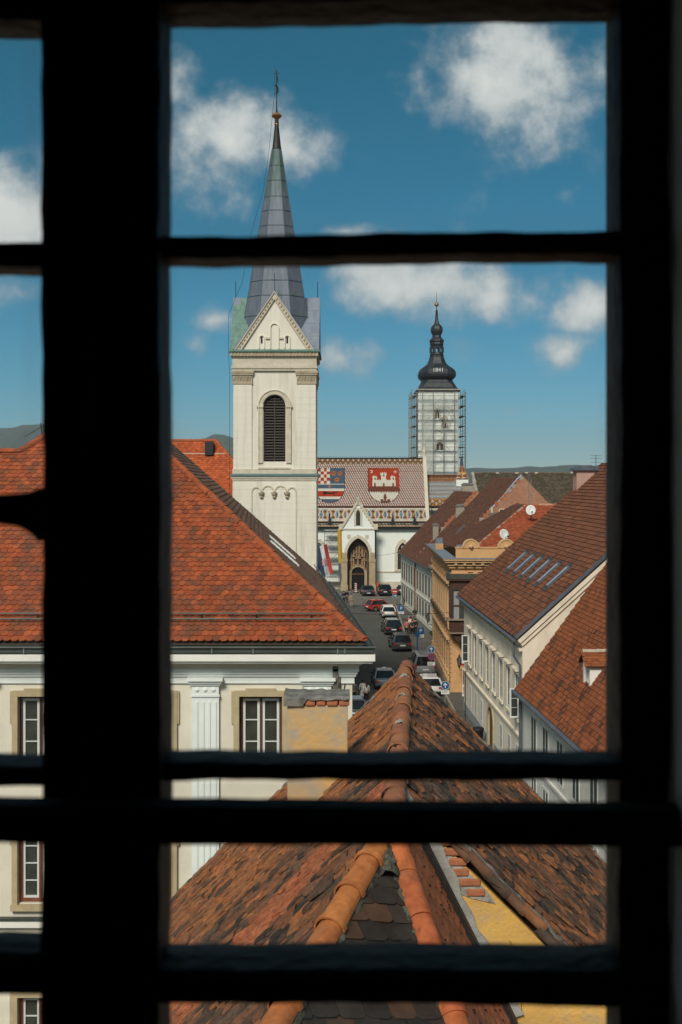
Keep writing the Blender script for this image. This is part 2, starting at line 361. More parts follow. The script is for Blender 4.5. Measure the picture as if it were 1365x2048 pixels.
def tile_field(parent, name, O, U, Vv, poly, w, e, L, th, palette, colour, material, kind='round', jit=(0, 0, 0), singles=0, view=None, seed=1, gap=.004, skip=0.0, into=None):
    """lays tiles over a sloping plane: U along the eave, Vv up the slope, poly = outline in (u, v)"""
    rnd = random.Random(seed); O, U, Vv = Vector(O), Vector(U).normalized(), Vector(Vv).normalized(); Nn = U.cross(Vv).normalized()
    if Nn.z < 0: Nn = -Nn
    us = [p[0] for p in poly]; vv = [p[1] for p in poly]
    spots = []; r = 0; v = min(vv)
    while v < max(vv):
        u = min(us) + (w / 2 if r % 2 else 0)
        while u < max(us):
            if pip((u, v + e * .45), poly) and rnd.random() >= skip: spots.append((u, v, r))
            u += w
        v += e; r += 1
    base = Matrix((( *U, 0), ( *Vv, 0), ( *Nn, 0), (0, 0, 0, 1))).transposed().to_4x4()
    items = []
    for (u, v, r) in spots:
        p = O + U * u + Vv * v
        if not singles: items.append((0, 0, u, v, r, p)); continue
        px, py = HX + p.x / p.y * F, HY - (p.z - CAMZ) / p.y * F
        vis = -10 < px < 1375 and -10 < py < 2058 and (view is None or view(px, py))
        items.append((0 if vis else 1, p.y, u, v, r, p))
    keep = set()
    if singles:
        order = sorted(range(len(items)), key=lambda i: (items[i][0], items[i][1]))
        keep = set(order[:singles])
    sv, sf = tile_shape(w - gap, L, th, kind); variants = {}
    big_v, big_f, big_c = [], [], []
    for i, (vis, D, u, v, r, p) in enumerate(items):
        pal = colour(u, v, p, rnd); k = rnd.randrange(5)
        j = Matrix.Rotation(rnd.gauss(0, jit[0]), 4, 'Z') @ Matrix.Rotation(rnd.gauss(0, jit[1]), 4, 'X') @ Matrix.Rotation(rnd.gauss(0, jit[1]), 4, 'Y')
        sy_ = 1.0
        for fr_ in (1.0, .85, .7, .58):
            sy_ = fr_
            if pip((u, v + L * fr_ * .96), poly): break
        M = Matrix.Translation(p + Nn * abs(rnd.gauss(0, jit[2])) + Vv * rnd.gauss(0, jit[2])) @ base @ j @ Matrix.Diagonal((1, sy_, 1, 1))
        kf = .84 + .08 * k
        col = tuple(c * kf for c in palette[pal])
        if i in keep:
            key = (pal, k)
            if key not in variants:
                mb = MB(); mb.add(sv, sf, 0, col); variants[key] = mb.mesh('tile', material)
            o = obj('tile', variants[key], parent); o.matrix_local = M
        else:
            o0 = len(big_v); big_v.extend([tuple(M @ Vector(q)) for q in sv]); big_f.extend([tuple(a + o0 for a in f) for f in sf]); big_c.extend([col] * len(sf))
    if into is not None:
        mbc, mi = into; o0 = len(mbc.v); mbc.v.extend(big_v); mbc.f.extend([tuple(a + o0 for a in f) for f in big_f]); mbc.m.extend([mi] * len(big_f)); mbc.c.extend(big_c)
    elif big_f:
        mb = MB(); mb.v, mb.f, mb.m, mb.c = big_v, big_f, [0] * len(big_f), big_c
        tag(mb.build(name, material, parent, fix=False), kind='stuff')
def ridge_tile_mesh(r0, r1, L, th, col, material, n=7, flare=True, collar=1.08):
    """half-round capping tile along local +Y, wider end at 0, with a collar"""
    mb = MB(); prof = [(0, r0 * collar), (.055, r0 * collar), (.06, r0), (L, r1)] if flare else [(0, r0), (L, r1)]
    vs_, fs = [], []; a0, a1 = -math.pi * .06, math.pi * 1.06
    for (y, r) in prof:
        for k in range(n + 1):
            t = a0 + (a1 - a0) * k / n; vs_.append((r * math.cos(t), y, r * math.sin(t) * .95))
    for (y, r) in reversed(prof):
        for k in range(n + 1):
            t = a0 + (a1 - a0) * k / n; vs_.append(((r - th) * math.cos(t), y, (r - th) * math.sin(t) * .95))
    m_ = n + 1; rows = len(prof) * 2
    for i in range(rows - 1):
        for k in range(n): fs.append((i * m_ + k, i * m_ + k + 1, (i + 1) * m_ + k + 1, (i + 1) * m_ + k))
    for k in range(n): fs.append(((rows - 1) * m_ + k, (rows - 1) * m_ + k + 1, k + 1, k))
    mb.add(vs_, fs, 0, col); me = mb.mesh('ridge_tile', material)
    bm = bmesh.new(); bm.from_mesh(me); bmesh.ops.recalc_face_normals(bm, faces=bm.faces); bm.to_mesh(me); bm.free()
    shade(me, 40); return me
def ridge_line(parent, a, b, meshes, step, up=Z_, lift=0.0, jit=.01, name='ridge_tile', seed=4):
    rnd = random.Random(seed); a, b = Vector(a), Vector(b); d = (b - a).normalized(); x = d.cross(Vector(up)).normalized(); z = x.cross(d)
    base = Matrix(((*x, 0), (*d, 0), (*z, 0), (0, 0, 0, 1))).transposed().to_4x4(); n = max(1, int(round((b - a).length / step)))
    st = (b - a).length / n
    for i in range(n):
        o = obj(name, meshes[rnd.randrange(len(meshes))], parent)
        o.matrix_local = Matrix.Translation(a + d * st * i + z * (lift + rnd.gauss(0, jit * .5)) + x * rnd.gauss(0, jit)) @ base @ Matrix.Rotation(rnd.gauss(0, jit * 1.5), 4, 'X') @ Matrix.Rotation(rnd.gauss(0, jit * 2), 4, 'Z')
def frame_of(A, B):
    """local frame of a house on the right of the street: x into the house, y away along the street"""
    A, B = Vector((A[0], A[1], 0)), Vector((B[0], B[1], 0)); d = B - A
    return A, -math.atan2(d.x, d.y), d.length

# ================================================================ windows (part of a building: frame bars, panes below it)
WCACHE = {}
def window(parent, loc, rz, w, h, fm, cols=2, rows=3, sash=None, fw=.07, sw=.05, name='window', pane=True, sill=None, thin=False):
    key = (round(w, 2), round(h, 2), fm.name, cols, rows, sash.name if sash else '', fw, sw, thin)
    if key not in WCACHE:
        mb = MB(); d = .012 if thin else .06
        mb.box(-w / 2, -w / 2 + fw, -d, d, 0, h); mb.box(w / 2 - fw, w / 2, -d, d, 0, h)
        mb.box(-w / 2 + fw, w / 2 - fw, -d, d, 0, fw); mb.box(-w / 2 + fw, w / 2 - fw, -d, d, h - fw, h)
        iw = (w - 2 * fw) / cols
        for c in range(1, cols): mb.box(-w / 2 + fw + c * iw - fw * .4, -w / 2 + fw + c * iw + fw * .4, -d * 1.05, d, fw, h - fw)
        sb = MB(); gl = []
        for c in range(cols):
            x0 = -w / 2 + fw + c * iw + (fw * .4 if c else 0); x1 = -w / 2 + fw + (c + 1) * iw - (fw * .4 if c < cols - 1 else 0)
            z0, z1 = fw, h - fw; e = .009 if thin else .035
            sb.box(x0, x0 + sw, -e, e, z0, z1); sb.box(x1 - sw, x1, -e, e, z0, z1); sb.box(x0 + sw, x1 - sw, -e, e, z0, z0 + sw); sb.box(x0 + sw, x1 - sw, -e, e, z1 - sw, z1)
            for r in range(1, rows):
                zz = z0 + (z1 - z0) * r / rows; sb.box(x0 + sw, x1 - sw, -e * .9, e * .9, zz - .011, zz + .011)
            zs = [z0 + sw] + [z0 + (z1 - z0) * r / rows for r in range(1, rows)] + [z1 - sw]
            for r in range(rows):
                g = MB(); g.box(x0 + sw, x1 - sw, .002, .012, zs[r], zs[r + 1]); gl.append(g.mesh('pane', M_glass))
        WCACHE[key] = (mb.mesh('window_frame', fm), sb.mesh('sash', sash or fm), gl)
    fme, sme, gl = WCACHE[key]
    o = obj(name, fme, parent, loc); o.rotation_euler = (0, 0, rz)
    obj('sash', sme, o)
    if pane:
        for g in gl: obj('pane', g, o)
    if sill:
        key2 = ('sill', round(w, 2), sill.name)
        if key2 not in WCACHE:
            b = MB(); b.box(-w / 2 - .1, w / 2 + .1, -.22, .05, -.09, 0); WCACHE[key2] = b.mesh('sill', sill)
        obj('sill', WCACHE[key2], o)
    return o
# ================================================================ the old tiled house right below the window
def uvp(O, U, Vv, pts):
    O, U, Vv = Vector(O), Vector(U).normalized(), Vector(Vv).normalized()
    return [((Vector(p) - O).dot(U), (Vector(p) - O).dot(Vv)) for p in pts]
Xr = lambda D: -.335 + .07 * D
RZ = 13.7
rd = Vector((.07, 1, 0)).normalized()
PAL = [(.105, .060, .040), (.235, .098, .050), (.44, .155, .055), (.44, .140, .062), (.36, .145, .058), (.040, .032, .026), (.15, .095, .06)]
M_yellow = mat('yellow_plaster', (.68, .405, .105), .92, (.56, .33, .10), 3.0, .5, .6, 22, stain=(.42, .35, .25), stain_scale=2.4, stain_amt=.7, stain_lo=.54)
M_underlay = mat('gap_shade_boarding', (.05, .035, .025), .95)  # shade in the gaps between tiles put into the boarding's dark colour
M_nail = mat('rusty_nail_head', (.03, .018, .012), .8)
near = thing('near_house', 'old brown tiled roof right below the window with orange hip tiles', 'house', (0, 0, 0))
# --- planes
A_ = Vector((.43, 11.2, 13.65)); Lh = Vector((-.454, 8.9, 12.958)); Rh = Vector((.87, 9.6, 12.63))
L2 = A_ + (Lh - A_) * 1.75; R2 = A_ + (Rh - A_) * 1.75
left_pts = [(Xr(21), 21, RZ), (Xr(21) - 5.2, 21, RZ - 5.2), (Xr(6.8) - 5.2, 6.8, RZ - 5.2), tuple(L2), tuple(A_), (Xr(11.2), 11.2, RZ)]
rgt_pts = [(Xr(13), 13, RZ), (Xr(13) + 5.4, 13, RZ - 5.4), (Xr(21) + 5.4, 21, RZ - 5.4), (Xr(21), 21, RZ)]
stp_pts = [(Xr(11.2), 11.2, RZ), tuple(A_), tuple(R2), (Xr(R2.y) + 1.9, R2.y, RZ - 3.8), (Xr(13) + 1.9, 12.98, RZ - 3.8), (Xr(13), 12.98, RZ)]
body = MB()
off = Vector((0, 0, -.06))
for pts in (left_pts, rgt_pts, stp_pts, [tuple(A_), tuple(L2), tuple(R2)]):
    body.add([Vector(p) + off for p in pts], [tuple(range(len(pts)))])
body.build('gap_shade_boarding', M_underlay, near)
wl_ = MB()
wl_.quad((Xr(21) - 5, 20.9, 0), (Xr(21) + 5.2, 20.9, 0), (Xr(21) + 5.2, 20.9, RZ - 5.3), (Xr(21) - 5, 20.9, RZ - 5.3))
wl_.tri((Xr(21) - 5.1, 20.9, RZ - 5.3), (Xr(21) + 5.2, 20.9, RZ - 5.3), (Xr(21), 20.9, RZ - .15))
wl_.quad((Xr(7) - 4.9, 7, 0), (Xr(21) - 4.9, 20.9, 0), (Xr(21) - 4.9, 20.9, RZ - 5.1), (Xr(7) - 4.9, 7, RZ - 5.1))
wl_.quad((Xr(21) + 5.1, 20.9, 0), (Xr(13) + 5.1, 13.1, 0), (Xr(13) + 5.1, 13.1, RZ - 5.3), (Xr(21) + 5.1, 20.9, RZ - 5.3))
wl_.build('wall', M_yellow, near)
def col_left(u, v, p, rnd):
    D = p.y; t = max(0, min(1, (p.z - 12) / 1.7)); lo, hi = 11.65 + .9 * t, 12.95 + .55 * t; x = rnd.random()
    if lo < D < hi: return 3 if x > .04 else 1
    n = math.sin(p.x * 2.1 + D * 1.7) + math.sin(D * 3.1 - p.z * 1.3)
    if D > 14.7 + .9 * t: return 4 if x < .52 else 2 if x < .70 else 1 if x < .9 else 0
    return 5 if x < .12 else 0 if x < .36 else 1 if x < .72 else 6 if x < .84 else 4 if x < .95 else 2
def col_right(u, v, p, rnd):
    x = rnd.random(); n = math.sin(p.x * 1.3 + p.y * .9) * .12
    return 5 if x < .10 + n else 0 if x < .36 + n else 1 if x < .66 else 4 if x < .84 else 6 if x < .92 else 2
V_l = Vector((1, 0, 1)); V_l = (V_l - rd * V_l.dot(rd)).normalized()
O_l = Vector(left_pts[1])
NT = MB()
tile_field(near, 'left_slope_tiles', O_l, -rd, V_l, uvp(O_l, -rd, V_l, left_pts), .175, .145, .30, .019, PAL, col_left, M_tile_old, 'flat', (.045, .045, .014), 120, into=(NT, 0),
           view=lambda x, y: (x < 900) and (1340 < y < 1500 or 1565 < y < 1612 or 1688 < y < 1885 or y > 2010), seed=11)
V_r = Vector((-1, 0, 1)); V_r = (V_r - rd * V_r.dot(rd)).normalized()
O_r = Vector(rgt_pts[1])
tile_field(near, 'right_slope_tiles', O_r, rd, V_r, uvp(O_r, rd, V_r, rgt_pts), .175, .145, .30, .019, PAL, col_right, M_tile_old, 'flat', (.055, .05, .016), 90, into=(NT, 0),
           view=lambda x, y: x < 1215 and (1340 < y < 1500 or 1565 < y < 1612 or 1688 < y < 1895), seed=12)
V_s = Vector((-1, 0, 2)); V_s = (V_s - rd * V_s.dot(rd)).normalized()
O_s = Vector(stp_pts[3])
tile_field(near, 'steep_slope_tiles', O_s, rd, V_s, uvp(O_s, rd, V_s, stp_pts), .17, .145, .29, .014, PAL, lambda u, v, p, r: 3 if r.random() > .12 else 2, M_tile, 'flat', (.012, .012, .003), 55, into=(NT, 1), seed=13)
PALH = [(.030, .024, .020), (.042, .030, .024), (.020, .018, .016), (.085, .045, .028)]
U_h = (R2 - L2).normalized(); V_h = (A_ - L2); V_h = (V_h - U_h * V_h.dot(U_h)).normalized()
tile_field(near, 'hip_tiles', L2, U_h, V_h, uvp(L2, U_h, V_h, [L2, R2, A_]), .235, .185, .36, .018, PALH, lambda u, v, p, r: r.choice((0, 0, 0, 1, 1, 2, 3)), M_tile, 'flat', (.02, .02, .004), 35, into=(NT, 1), seed=14)
tag(NT.build('roof_tiles', [M_tile_old, M_tile], near, fix=False), kind='stuff')
# nail heads left standing out of the newer red tiles
nl = MB(); rnd = random.Random(5)
for i in range(150):
    D = rnd.uniform(11.6, 13.4); dz = rnd.uniform(.1, 3.6); p = Vector((Xr(D) - dz, D, RZ - dz))
    t = max(0, min(1, (p.z - 12) / 1.7))
    if 11.75 + .9 * t < D < 12.9 + .55 * t: nl.box(p.x - .010, p.x + .010, D - .011, D + .011, p.z + .02, p.z + .050)
for i in range(150):
    D = rnd.uniform(9.2, 12.9); dx = rnd.uniform(.30, 1.5) + max(0, 11.4 - D) * .12; p = Vector((Xr(D) + dx, D, RZ - 2 * dx)); nl.box(p.x + .01, p.x + .036, D - .008, D + .008, p.z + .012, p.z + .030)
tag(nl.build('nail_heads', M_nail, near), kind='stuff')
# --- ridge and hip tiles
mk = lambda r0, r1, L, c: ridge_tile_mesh(r0, r1, L, .016, c, M_tile_ridge, 10)
M_tile_ridge = mat('ridge_tile_clay', (1, 1, 1), .8, (.62, .55, .5), 9.0, .6, .3, 60, attr='tcol', pos=True, spec=.25, stain=(.12, .075, .045), stain_scale=2.6, stain_amt=.5)
ridge_line(near, (Xr(11.1), 11.1, RZ - .03), (Xr(21.05), 21.05, RZ - .03), [ridge_tile_mesh(.128, .118, .74, .016, c, M_tile_ridge, 10, collar=1.06) for c in ((.36, .145, .07), (.32, .125, .065), (.40, .165, .075), (.28, .12, .07))], .68, lift=.03, jit=.008)
LATE = [13.4, 15.6, 17.6, 19.4]
lm = [ridge_tile_mesh(.122, .108, .54, .016, c, M_tile_ridge, 12, collar=1.15) for c in ((.50, .185, .055), (.46, .16, .05))]
ridge_line(near, A_ + (Lh - A_) * 1.7 + V3(-.03, 0, .0), A_ + V3(-.03, 0, .02), lm, .48, up=(-.25, 0, 1), jit=.006)
rm = [ridge_tile_mesh(.125, .112, .58, .018, c, M_tile_ridge, 12, flare=False) for c in ((.50, .14, .045), (.44, .12, .045))]
ridge_line(near, A_ + (Rh - A_) * 1.7 + V3(.04, 0, .0), A_ + V3(.05, 0, .02), rm, .46, up=(.35, 0, 1), lift=-.012, jit=.006)
# mortar bedding beside the hip tiles and at the fork, lumpy
def lumps(name, a, b, w, n, mt, parent, seed=3, h=.05):
    rnd = random.Random(seed); a, b = Vector(a), Vector(b); d = (b - a).normalized(); x = d.cross(Z_).normalized(); z = x.cross(d); mb = MB(); k = 7
    vs_ = []
    for i in range(n + 1):
        for j in range(k):
            t = j / (k - 1) - .5
            vs_.append(a.lerp(b, i / n) + x * (t * w * (1 + rnd.uniform(-.35, .35))) + z * ((h * math.cos(t * math.pi)) * rnd.uniform(.35, 1.25) - .03 * (abs(t) > .45)) + d * rnd.uniform(-.02, .02))
    mb.add(vs_, [(i * k + j, i * k + j + 1, (i + 1) * k + j + 1, (i + 1) * k + j) for i in range(n) for j in range(k - 1)])
    return mb.build(name, mt, parent, smooth=50)
for k_, D_ in enumerate(LATE):
    lumps('joint_mortar', (Xr(D_), D_, RZ + .075), (Xr(D_) + .01, D_ + .16, RZ + .075), .17, 8, M_mortar, near, 90 + k_, .07)
M_moss = mat('mossy_mortar', (.085, .080, .060), .95, (.030, .034, .022), 14, .6, .9, 45, stain=(.22, .20, .16), stain_scale=9, stain_amt=.6)
lumps('mortar', A_ + (Rh - A_) * 1.5 + V3(-.10, -.02, 0), A_ + V3(-.02, -.05, .01), .16, 60, M_moss, near, 3)
lumps('mortar', A_ + (Lh - A_) * 1.5 + V3(.08, -.02, -.01), A_ + V3(.03, -.04, .01), .10, 60, M_moss, near, 4, .03)
lumps('mortar', A_ + V3(-.01, -.55, -.17), A_ + V3(0, .06, .03), .17, 26, M_moss, near, 6, .07)
M_vmortar = mat('dark_verge_mortar', (.20, .18, .155), .95, (.07, .062, .05), 7, .6, .6, 40, stain=(.36, .34, .30), stain_scale=6, stain_amt=.5)
# verge mortar at the far gable
for s in (-1, 1):
    a = Vector((Xr(21), 20.98, RZ + .03)); lumps('verge_mortar', a + V3(s * 5, 0, -5), a, .12, 150, M_vmortar, near, 8 + s, .045)
# --- exposed yellow gable wall where the farther roof stands higher
gy = MB(); Dw = 13.0
gy.prism([(Xr(Dw) + .1, RZ - .22), (Xr(Dw) + 5.3, RZ - 5.42), (Xr(Dw) + 5.3, 6), (Xr(Dw) + .1, 6)], (0, Dw, 0), X_, Z_, Y_, 0, .28)
gy.build('gable_wall', M_yellow, near)
fl = MB(); rnd = random.Random(9)   # grey mortar band along the steep roof
edge = lambda z: Xr(Dw) + (RZ - z) / 2
zz = [13.62 - i * .09 for i in range(28)]
for i in range(27):
    a, b = zz[i], zz[i + 1]; w0, w1 = [.085 + .025 * math.sin(q * 5) + .02 * math.sin(q * 17) for q in (a, b)]
    fl.prism([(edge(a) + .055, a), (edge(a) + .055 + w0, a + .03), (edge(b) + .055 + w1, b + .03), (edge(b) + .055, b)], (0, Dw, 0), X_, Z_, Y_, -.05, .0)
M_grout = mat('grey_mortar_band', (.40, .38, .35), .9, (.26, .24, .21), 5, .6, .5, 30)
fl.build('mortar_band', M_grout, near)
dk = MB()  # dark strip between the steep roof and the mortar band
for i in range(27):
    a, b = zz[i], zz[i + 1]; dk.prism([(edge(a) - .05, a + .045), (edge(a) + .06, a), (edge(b) + .06, b), (edge(b) - .05, b + .045)], (0, Dw, 0), X_, Z_, Y_, -.42, -.045)
dk.build('dark_valley_strip', mat('dark_strip', (.022, .018, .016), .7), near)
for (bx, bz, L_) in ((1.12, 12.925, .17), (1.17, 12.815, .19), (1.14, 12.705, .24), (1.27, 12.595, .24), (1.10, 12.60, .14), (1.36, 12.485, .20), (1.08, 13.03, .10)):
    mb = MB(); mb.box(bx, bx + L_, Dw - .030, Dw + .04, bz, bz + .078); mb.build('brick', M_brick, near, bevel=.014)
pt = MB()
pt.prism([(Xr(Dw) + .34, RZ - .50), (Xr(Dw) + .60, RZ - .76), (Xr(Dw) + 1.02, RZ - 1.18), (Xr(Dw) + 1.10, RZ - 1.30), (Xr(Dw) + .84, RZ - 1.24), (Xr(Dw) + .66, RZ - 1.17), (Xr(Dw) + .60, RZ - 1.32), (Xr(Dw) + .58, RZ - 1.06)], (0, Dw, 0), X_, Z_, Y_, -.012, 0)
pt.build('bare_mortar', M_mortar, near)
# cracks in the plaster: thin dark open joints
ck = MB(); rnd = random.Random(2)
for (x0, z0) in ((1.35, 2.0), (1.15, 2.4)):
    p = Vector((Xr(Dw) + x0 - .1, Dw - .004, RZ - z0 + .3))
    for i in range(9):
        q = p + Vector((rnd.uniform(-.03, .05), 0, -.09)); ck.beam(p, q, .008, .006); p = q
ck.build('crack', mat('crack_dark', (.06, .04, .02), .95), near)
# broken verge tiles along the higher roof's near edge
vm = [ridge_tile_mesh(.06, .055, .34, .014, c, M_tile, 5) for c in ((.16, .08, .05), (.09, .06, .045), (.26, .11, .05))]
ridge_line(near, (Xr(Dw) + 5.3, Dw - .02, RZ - 5.26), (Xr(Dw) + .25, Dw - .02, RZ - .22), vm, .27, up=(0, -1, .3), jit=.02, name='verge_tile')
lumps('verge_mortar', (Xr(Dw) + 5.3, Dw + .10, RZ - 5.25), (Xr(Dw) + .3, Dw + .10, RZ - .24), .10, 120, M_vmortar, near, 21, .05)

# ---- chimney on the left slope
ch = thing('chimney_stack', 'ochre plastered chimney with a broken brick cap on the near roof', 'chimney', (0, 0, 0))
Dc = 16.3; x0, x1 = (575 - HX) / F * Dc, (696 - HX) / F * Dc; zt = CAMZ - (1411 - HY) / F * Dc
M_ochre = mat('stained_ochre_plaster', (.62, .365, .105), .92, (.46, .34, .20), 2.4, .6, .5, 14, stain=(.34, .32, .28), stain_scale=2.0, stain_amt=.9, stain_lo=.44)
mb = MB(); mb.box(x0, x1, Dc, Dc + .55, 11.9, zt); mb.build('shaft', M_ochre, ch, bevel=.012)
M_concrete = mat('weathered_cap_stone', (.22, .21, .19), .95, (.12, .115, .10), 6, .6, .5, 30, stain=(.05, .05, .04), stain_scale=3, stain_amt=.6)
rnd = random.Random(77); nseg = 14; cp_ = MB(); vs_ = []
for i in range(nseg + 1):
    t = i / nseg; X = x0 - .05 + (x1 - x0 + .08) * t; lo_ = zt + (.0 if t < .30 else .082); hi_ = zt + .135 + rnd.uniform(-.012, .012) - .02 * t
    for (y, z) in ((-.05 + rnd.uniform(-.012, .012), lo_ + rnd.uniform(-.006, .006)), (-.055 + rnd.uniform(-.015, .015), hi_ - .02), (.0, hi_), (.58, hi_), (.60, lo_)): vs_.append((X, Dc + y, z))
cp_.add(vs_, [(i * 5 + j, i * 5 + (j + 1) % 5, (i + 1) * 5 + (j + 1) % 5, (i + 1) * 5 + j) for i in range(nseg) for j in range(5)] + [(0, 1, 2, 3, 4), tuple(nseg * 5 + j for j in (4, 3, 2, 1, 0))]); cp_.build('cap', M_concrete, ch)
for i, (a, b) in enumerate(((.245, .38), (.395, .52), (.535, .685), (.70, .845))):
    mb = MB(); mb.box(x0 + a, x0 + b, Dc - .035 + .012 * (i % 2), Dc + .3, zt - .004 * (i % 2), zt + .080); mb.build('brick', M_brick, ch, bevel=.018)

# ================================================================ the cream palace on the left
pal = thing('cream_palace', 'cream corner palace with scalloped orange tile roof and fluted pilasters', 'building', (0, 0, 0))
DF = 28.0; K = DF / F
zf = lambda y: CAMZ - (y - HY) * K
xf = lambda x: (x - HX) * K
xc = xf(705)
rows_ = [(1392, 1535, M_wood), (1618, 1806, M_redwood), (1992, 2190, M_redwood)]
wx = [80 - 446, 80 - 223, 80, 301, 522]
holes = [(xf(c - 43), xf(c + 43), zf(b), zf(a)) for c in wx for (a, b, m) in rows_]
mb = MB(); mb.wall((0, DF, 0), X_, -Y_, -15, xc, 0, zf(1330), holes, .28)
sx = lambda D: xc - .07 * (D - DF)
mb.quad((xc, DF, 0), (sx(45.2), 45.2, 0), (sx(45.2), 45.2, zf(1330)), (xc, DF, zf(1330)))
mb.quad((sx(45.2), 45.2, 0), (-14, 45.2, 0), (-14, 45.2, zf(1330)), (sx(45.2), 45.2, zf(1330)))
mb.tri((sx(45.2) + .3, 45.1, 13.1), (-15.3, 45.1, 13.1), (-7.5, 45.1, 19.1))
mb.build('wall', M_cream, pal)
for i, c in enumerate(wx):
    for j, (a, b, m) in enumerate(rows_):
        w_, h_ = 86 * K, (b - a) * K
        if j == 0: o = window(pal, (xf(c), DF + .16, zf(b)), 0, w_, h_, m, 2, 3, M_whitewood, .075, .058)
        else: o = window(pal, (xf(c), DF + .14, zf(b)), 0, w_, h_, m, 2, 5, M_whitewood, .09, .05)
        # tan stone surround with ears
        sk = ('surround', j)
        if sk not in WCACHE:
            s_ = MB(); w2 = w_ / 2; e = .13
            s_.box(-w2 - e, -w2, -.24, -.12, -.02, h_); s_.box(w2, w2 + e, -.24, -.12, -.02, h_); s_.box(-w2 - e, w2 + e, -.245, -.12, h_, h_ + e)
            s_.box(-w2 - e - .05, -w2 - e, -.22, -.12, h_ * .62, h_ + e * .9); s_.box(w2 + e, w2 + e + .05, -.22, -.12, h_ * .62, h_ + e * .9)
            s_.box(-w2 * .7, w2 * .7, -.25, -.12, h_ + e, h_ + e + .05)
            if j: s_.box(-w2 - e - .03, w2 + e + .03, -.27, -.12, -.02 - e, -.02)
            WCACHE[sk] = s_.mesh('surround', M_tan)
        so = obj('surround', WCACHE[sk], o)
# pilasters
pil = MB(); pw, ptop = 54 * K / 2, zf(1392)
pil.box(-pw, pw, -.10, 0, 0, ptop)
pil.box(-pw - .02, pw + .02, -.13, 0, ptop, ptop + .05)
fls = MB()
for k in range(4):
    xx = -pw + (k + .7) * (2 * pw) / 4.4; fls.box(xx - .012, xx + .045, -.122, -.1, zf(1760), ptop - .12)
cap = MB(); z0 = ptop + .05
for (dx, dz, dy) in ((.0, .22, .12), (.035, .05, .16), (.065, .06, .20), (.10, .07, .25)):
    cap.box(-pw - dx, pw + dx, -dy, 0, z0, z0 + dz); z0 += dz
ros = MB()
for k in (-1, 0, 1):
    ros.lathe([(.0, -.02), (.045, -.01), (.05, .01), (.0, .03)], 8, (k * .19, -.125, ptop + .16))
pm, fm_, cm_, rm_ = pil.mesh('pilaster', M_palewhite), fls.mesh('fillet', M_palewhite), cap.mesh('capital', M_palewhite), ros.mesh('rosette', M_palewhite)
for c in (412 - 450, 412 - 225, 412, 636):
    o = obj('pilaster', pm, pal, (xf(c), DF, 0)); obj('fillets', fm_, o); cp = obj('capital', cm_, o)
    for k in (-1, 0, 1):
        r_ = MB(); r_.lathe([(.01, -.03), (.05, -.015), (.05, .01), (.01, .03)], 8)
        ro = r_.build('rosette', M_palewhite, o, smooth=40); ro.location = (k * .19, -.13, ptop + .17); ro.rotation_euler = (R(90), 0, 0)
# entablature and crown moulding, turning the corner
def cornice(parent, name, levels, m, xr_extra=True):
    for (z0, z1, pr) in levels:
        mb = MB(); mb.box(-15.5, xc + pr, DF - pr, DF + .05, z0, z1)
        a = Vector((xc + pr, DF + .05, 0)); b = Vector((sx(45.2) + pr, 45.2, 0))
        mb.add([(a.x - pr - .1, a.y, z0), (a.x, a.y, z0), (b.x, b.y, z0), (b.x - pr - .1, b.y, z0), (a.x - pr - .1, a.y, z1), (a.x, a.y, z1), (b.x, b.y, z1), (b.x - pr - .1, b.y, z1)],
               [(0, 3, 2, 1), (4, 5, 6, 7), (0, 1, 5, 4), (1, 2, 6, 5), (2, 3, 7, 6), (3, 0, 4, 7)])
        mb.build(name, m, parent)
cornice(pal, 'entablature', [(zf(1366), zf(1352), .05), (zf(1352), zf(1347), .09), (zf(1347), zf(1341), .12), (zf(1341), zf(1336), .16)], M_palewhite)
lv = []; zc0, zc1 = zf(1336), zf(1318)
for i in range(6):
    t = i / 6; lv.append((zc0 + (zc1 - zc0) * t, zc0 + (zc1 - zc0) * (i + 1) / 6, .14 + .28 * (1 - math.cos(t * math.pi / 2))))
cornice(pal, 'cove', lv, M_cream)
cornice(pal, 'crown_moulding', [(zf(1321), zf(1316), .46), (zf(1316), zf(1303), .52)], M_white)
cornice(pal, 'string_course', [(zf(1852), zf(1838), .12)], M_white)
cornice(pal, 'flashing', [(zf(1837), zf(1833), .16)], M_gutter)
# gutter
gt = MB(); gz = zf(1296); a = Vector((-15.5, DF - .5, gz)); b = Vector((xc + .36, DF - .5, gz)); c2 = Vector((sx(45.2) + .36, 45.2, gz))
gt.beam((-15.5, DF - .43, zf(1296)), (xc + .50, DF - .43, zf(1296)), .13, .11); gt.beam((xc + .43, DF - .365, zf(1296)), (sx(45.2) + .43, 45.2, zf(1296)), .13, .11)
gt.tube([(-15.5, DF - .52, zf(1289)), (xc + .52, DF - .52, zf(1289)), (sx(45.2) + .5, 45.2, zf(1289))], .03, 8)
gt.build('gutter', M_gutter, pal, bevel=.03)
for x in (60, 429, 510, 676, 690):
    g = MB(); g.box(xf(x) - .009, xf(x) + .009, DF - .535, DF - .40, zf(1301), zf(1291)); g.build('gutter_bracket', mat('verdigris_strap', (.25, .30, .27), .7), pal)
dp = MB(); dp.box(xf(666), xf(677), DF - .16, DF - .02, zf(1560), zf(1312)); dp.build('downpipe_chase', mat('grey_downpipe', (.16, .14, .12), .7, (.10, .09, .08), 4, .6), pal)
cb = MB(); cb.tube([(xf(681), DF - .07, zf(1312)), (xf(681), DF - .07, zf(1390))], .012, 6); cb.tube([(xf(704), DF - .03, zf(1350)), (xf(694), DF - .04, zf(1356)), (xf(689), DF - .04, zf(1372)), (xf(688), DF - .04, zf(1400))], .01, 6); cb.build('cable', M_black, pal)
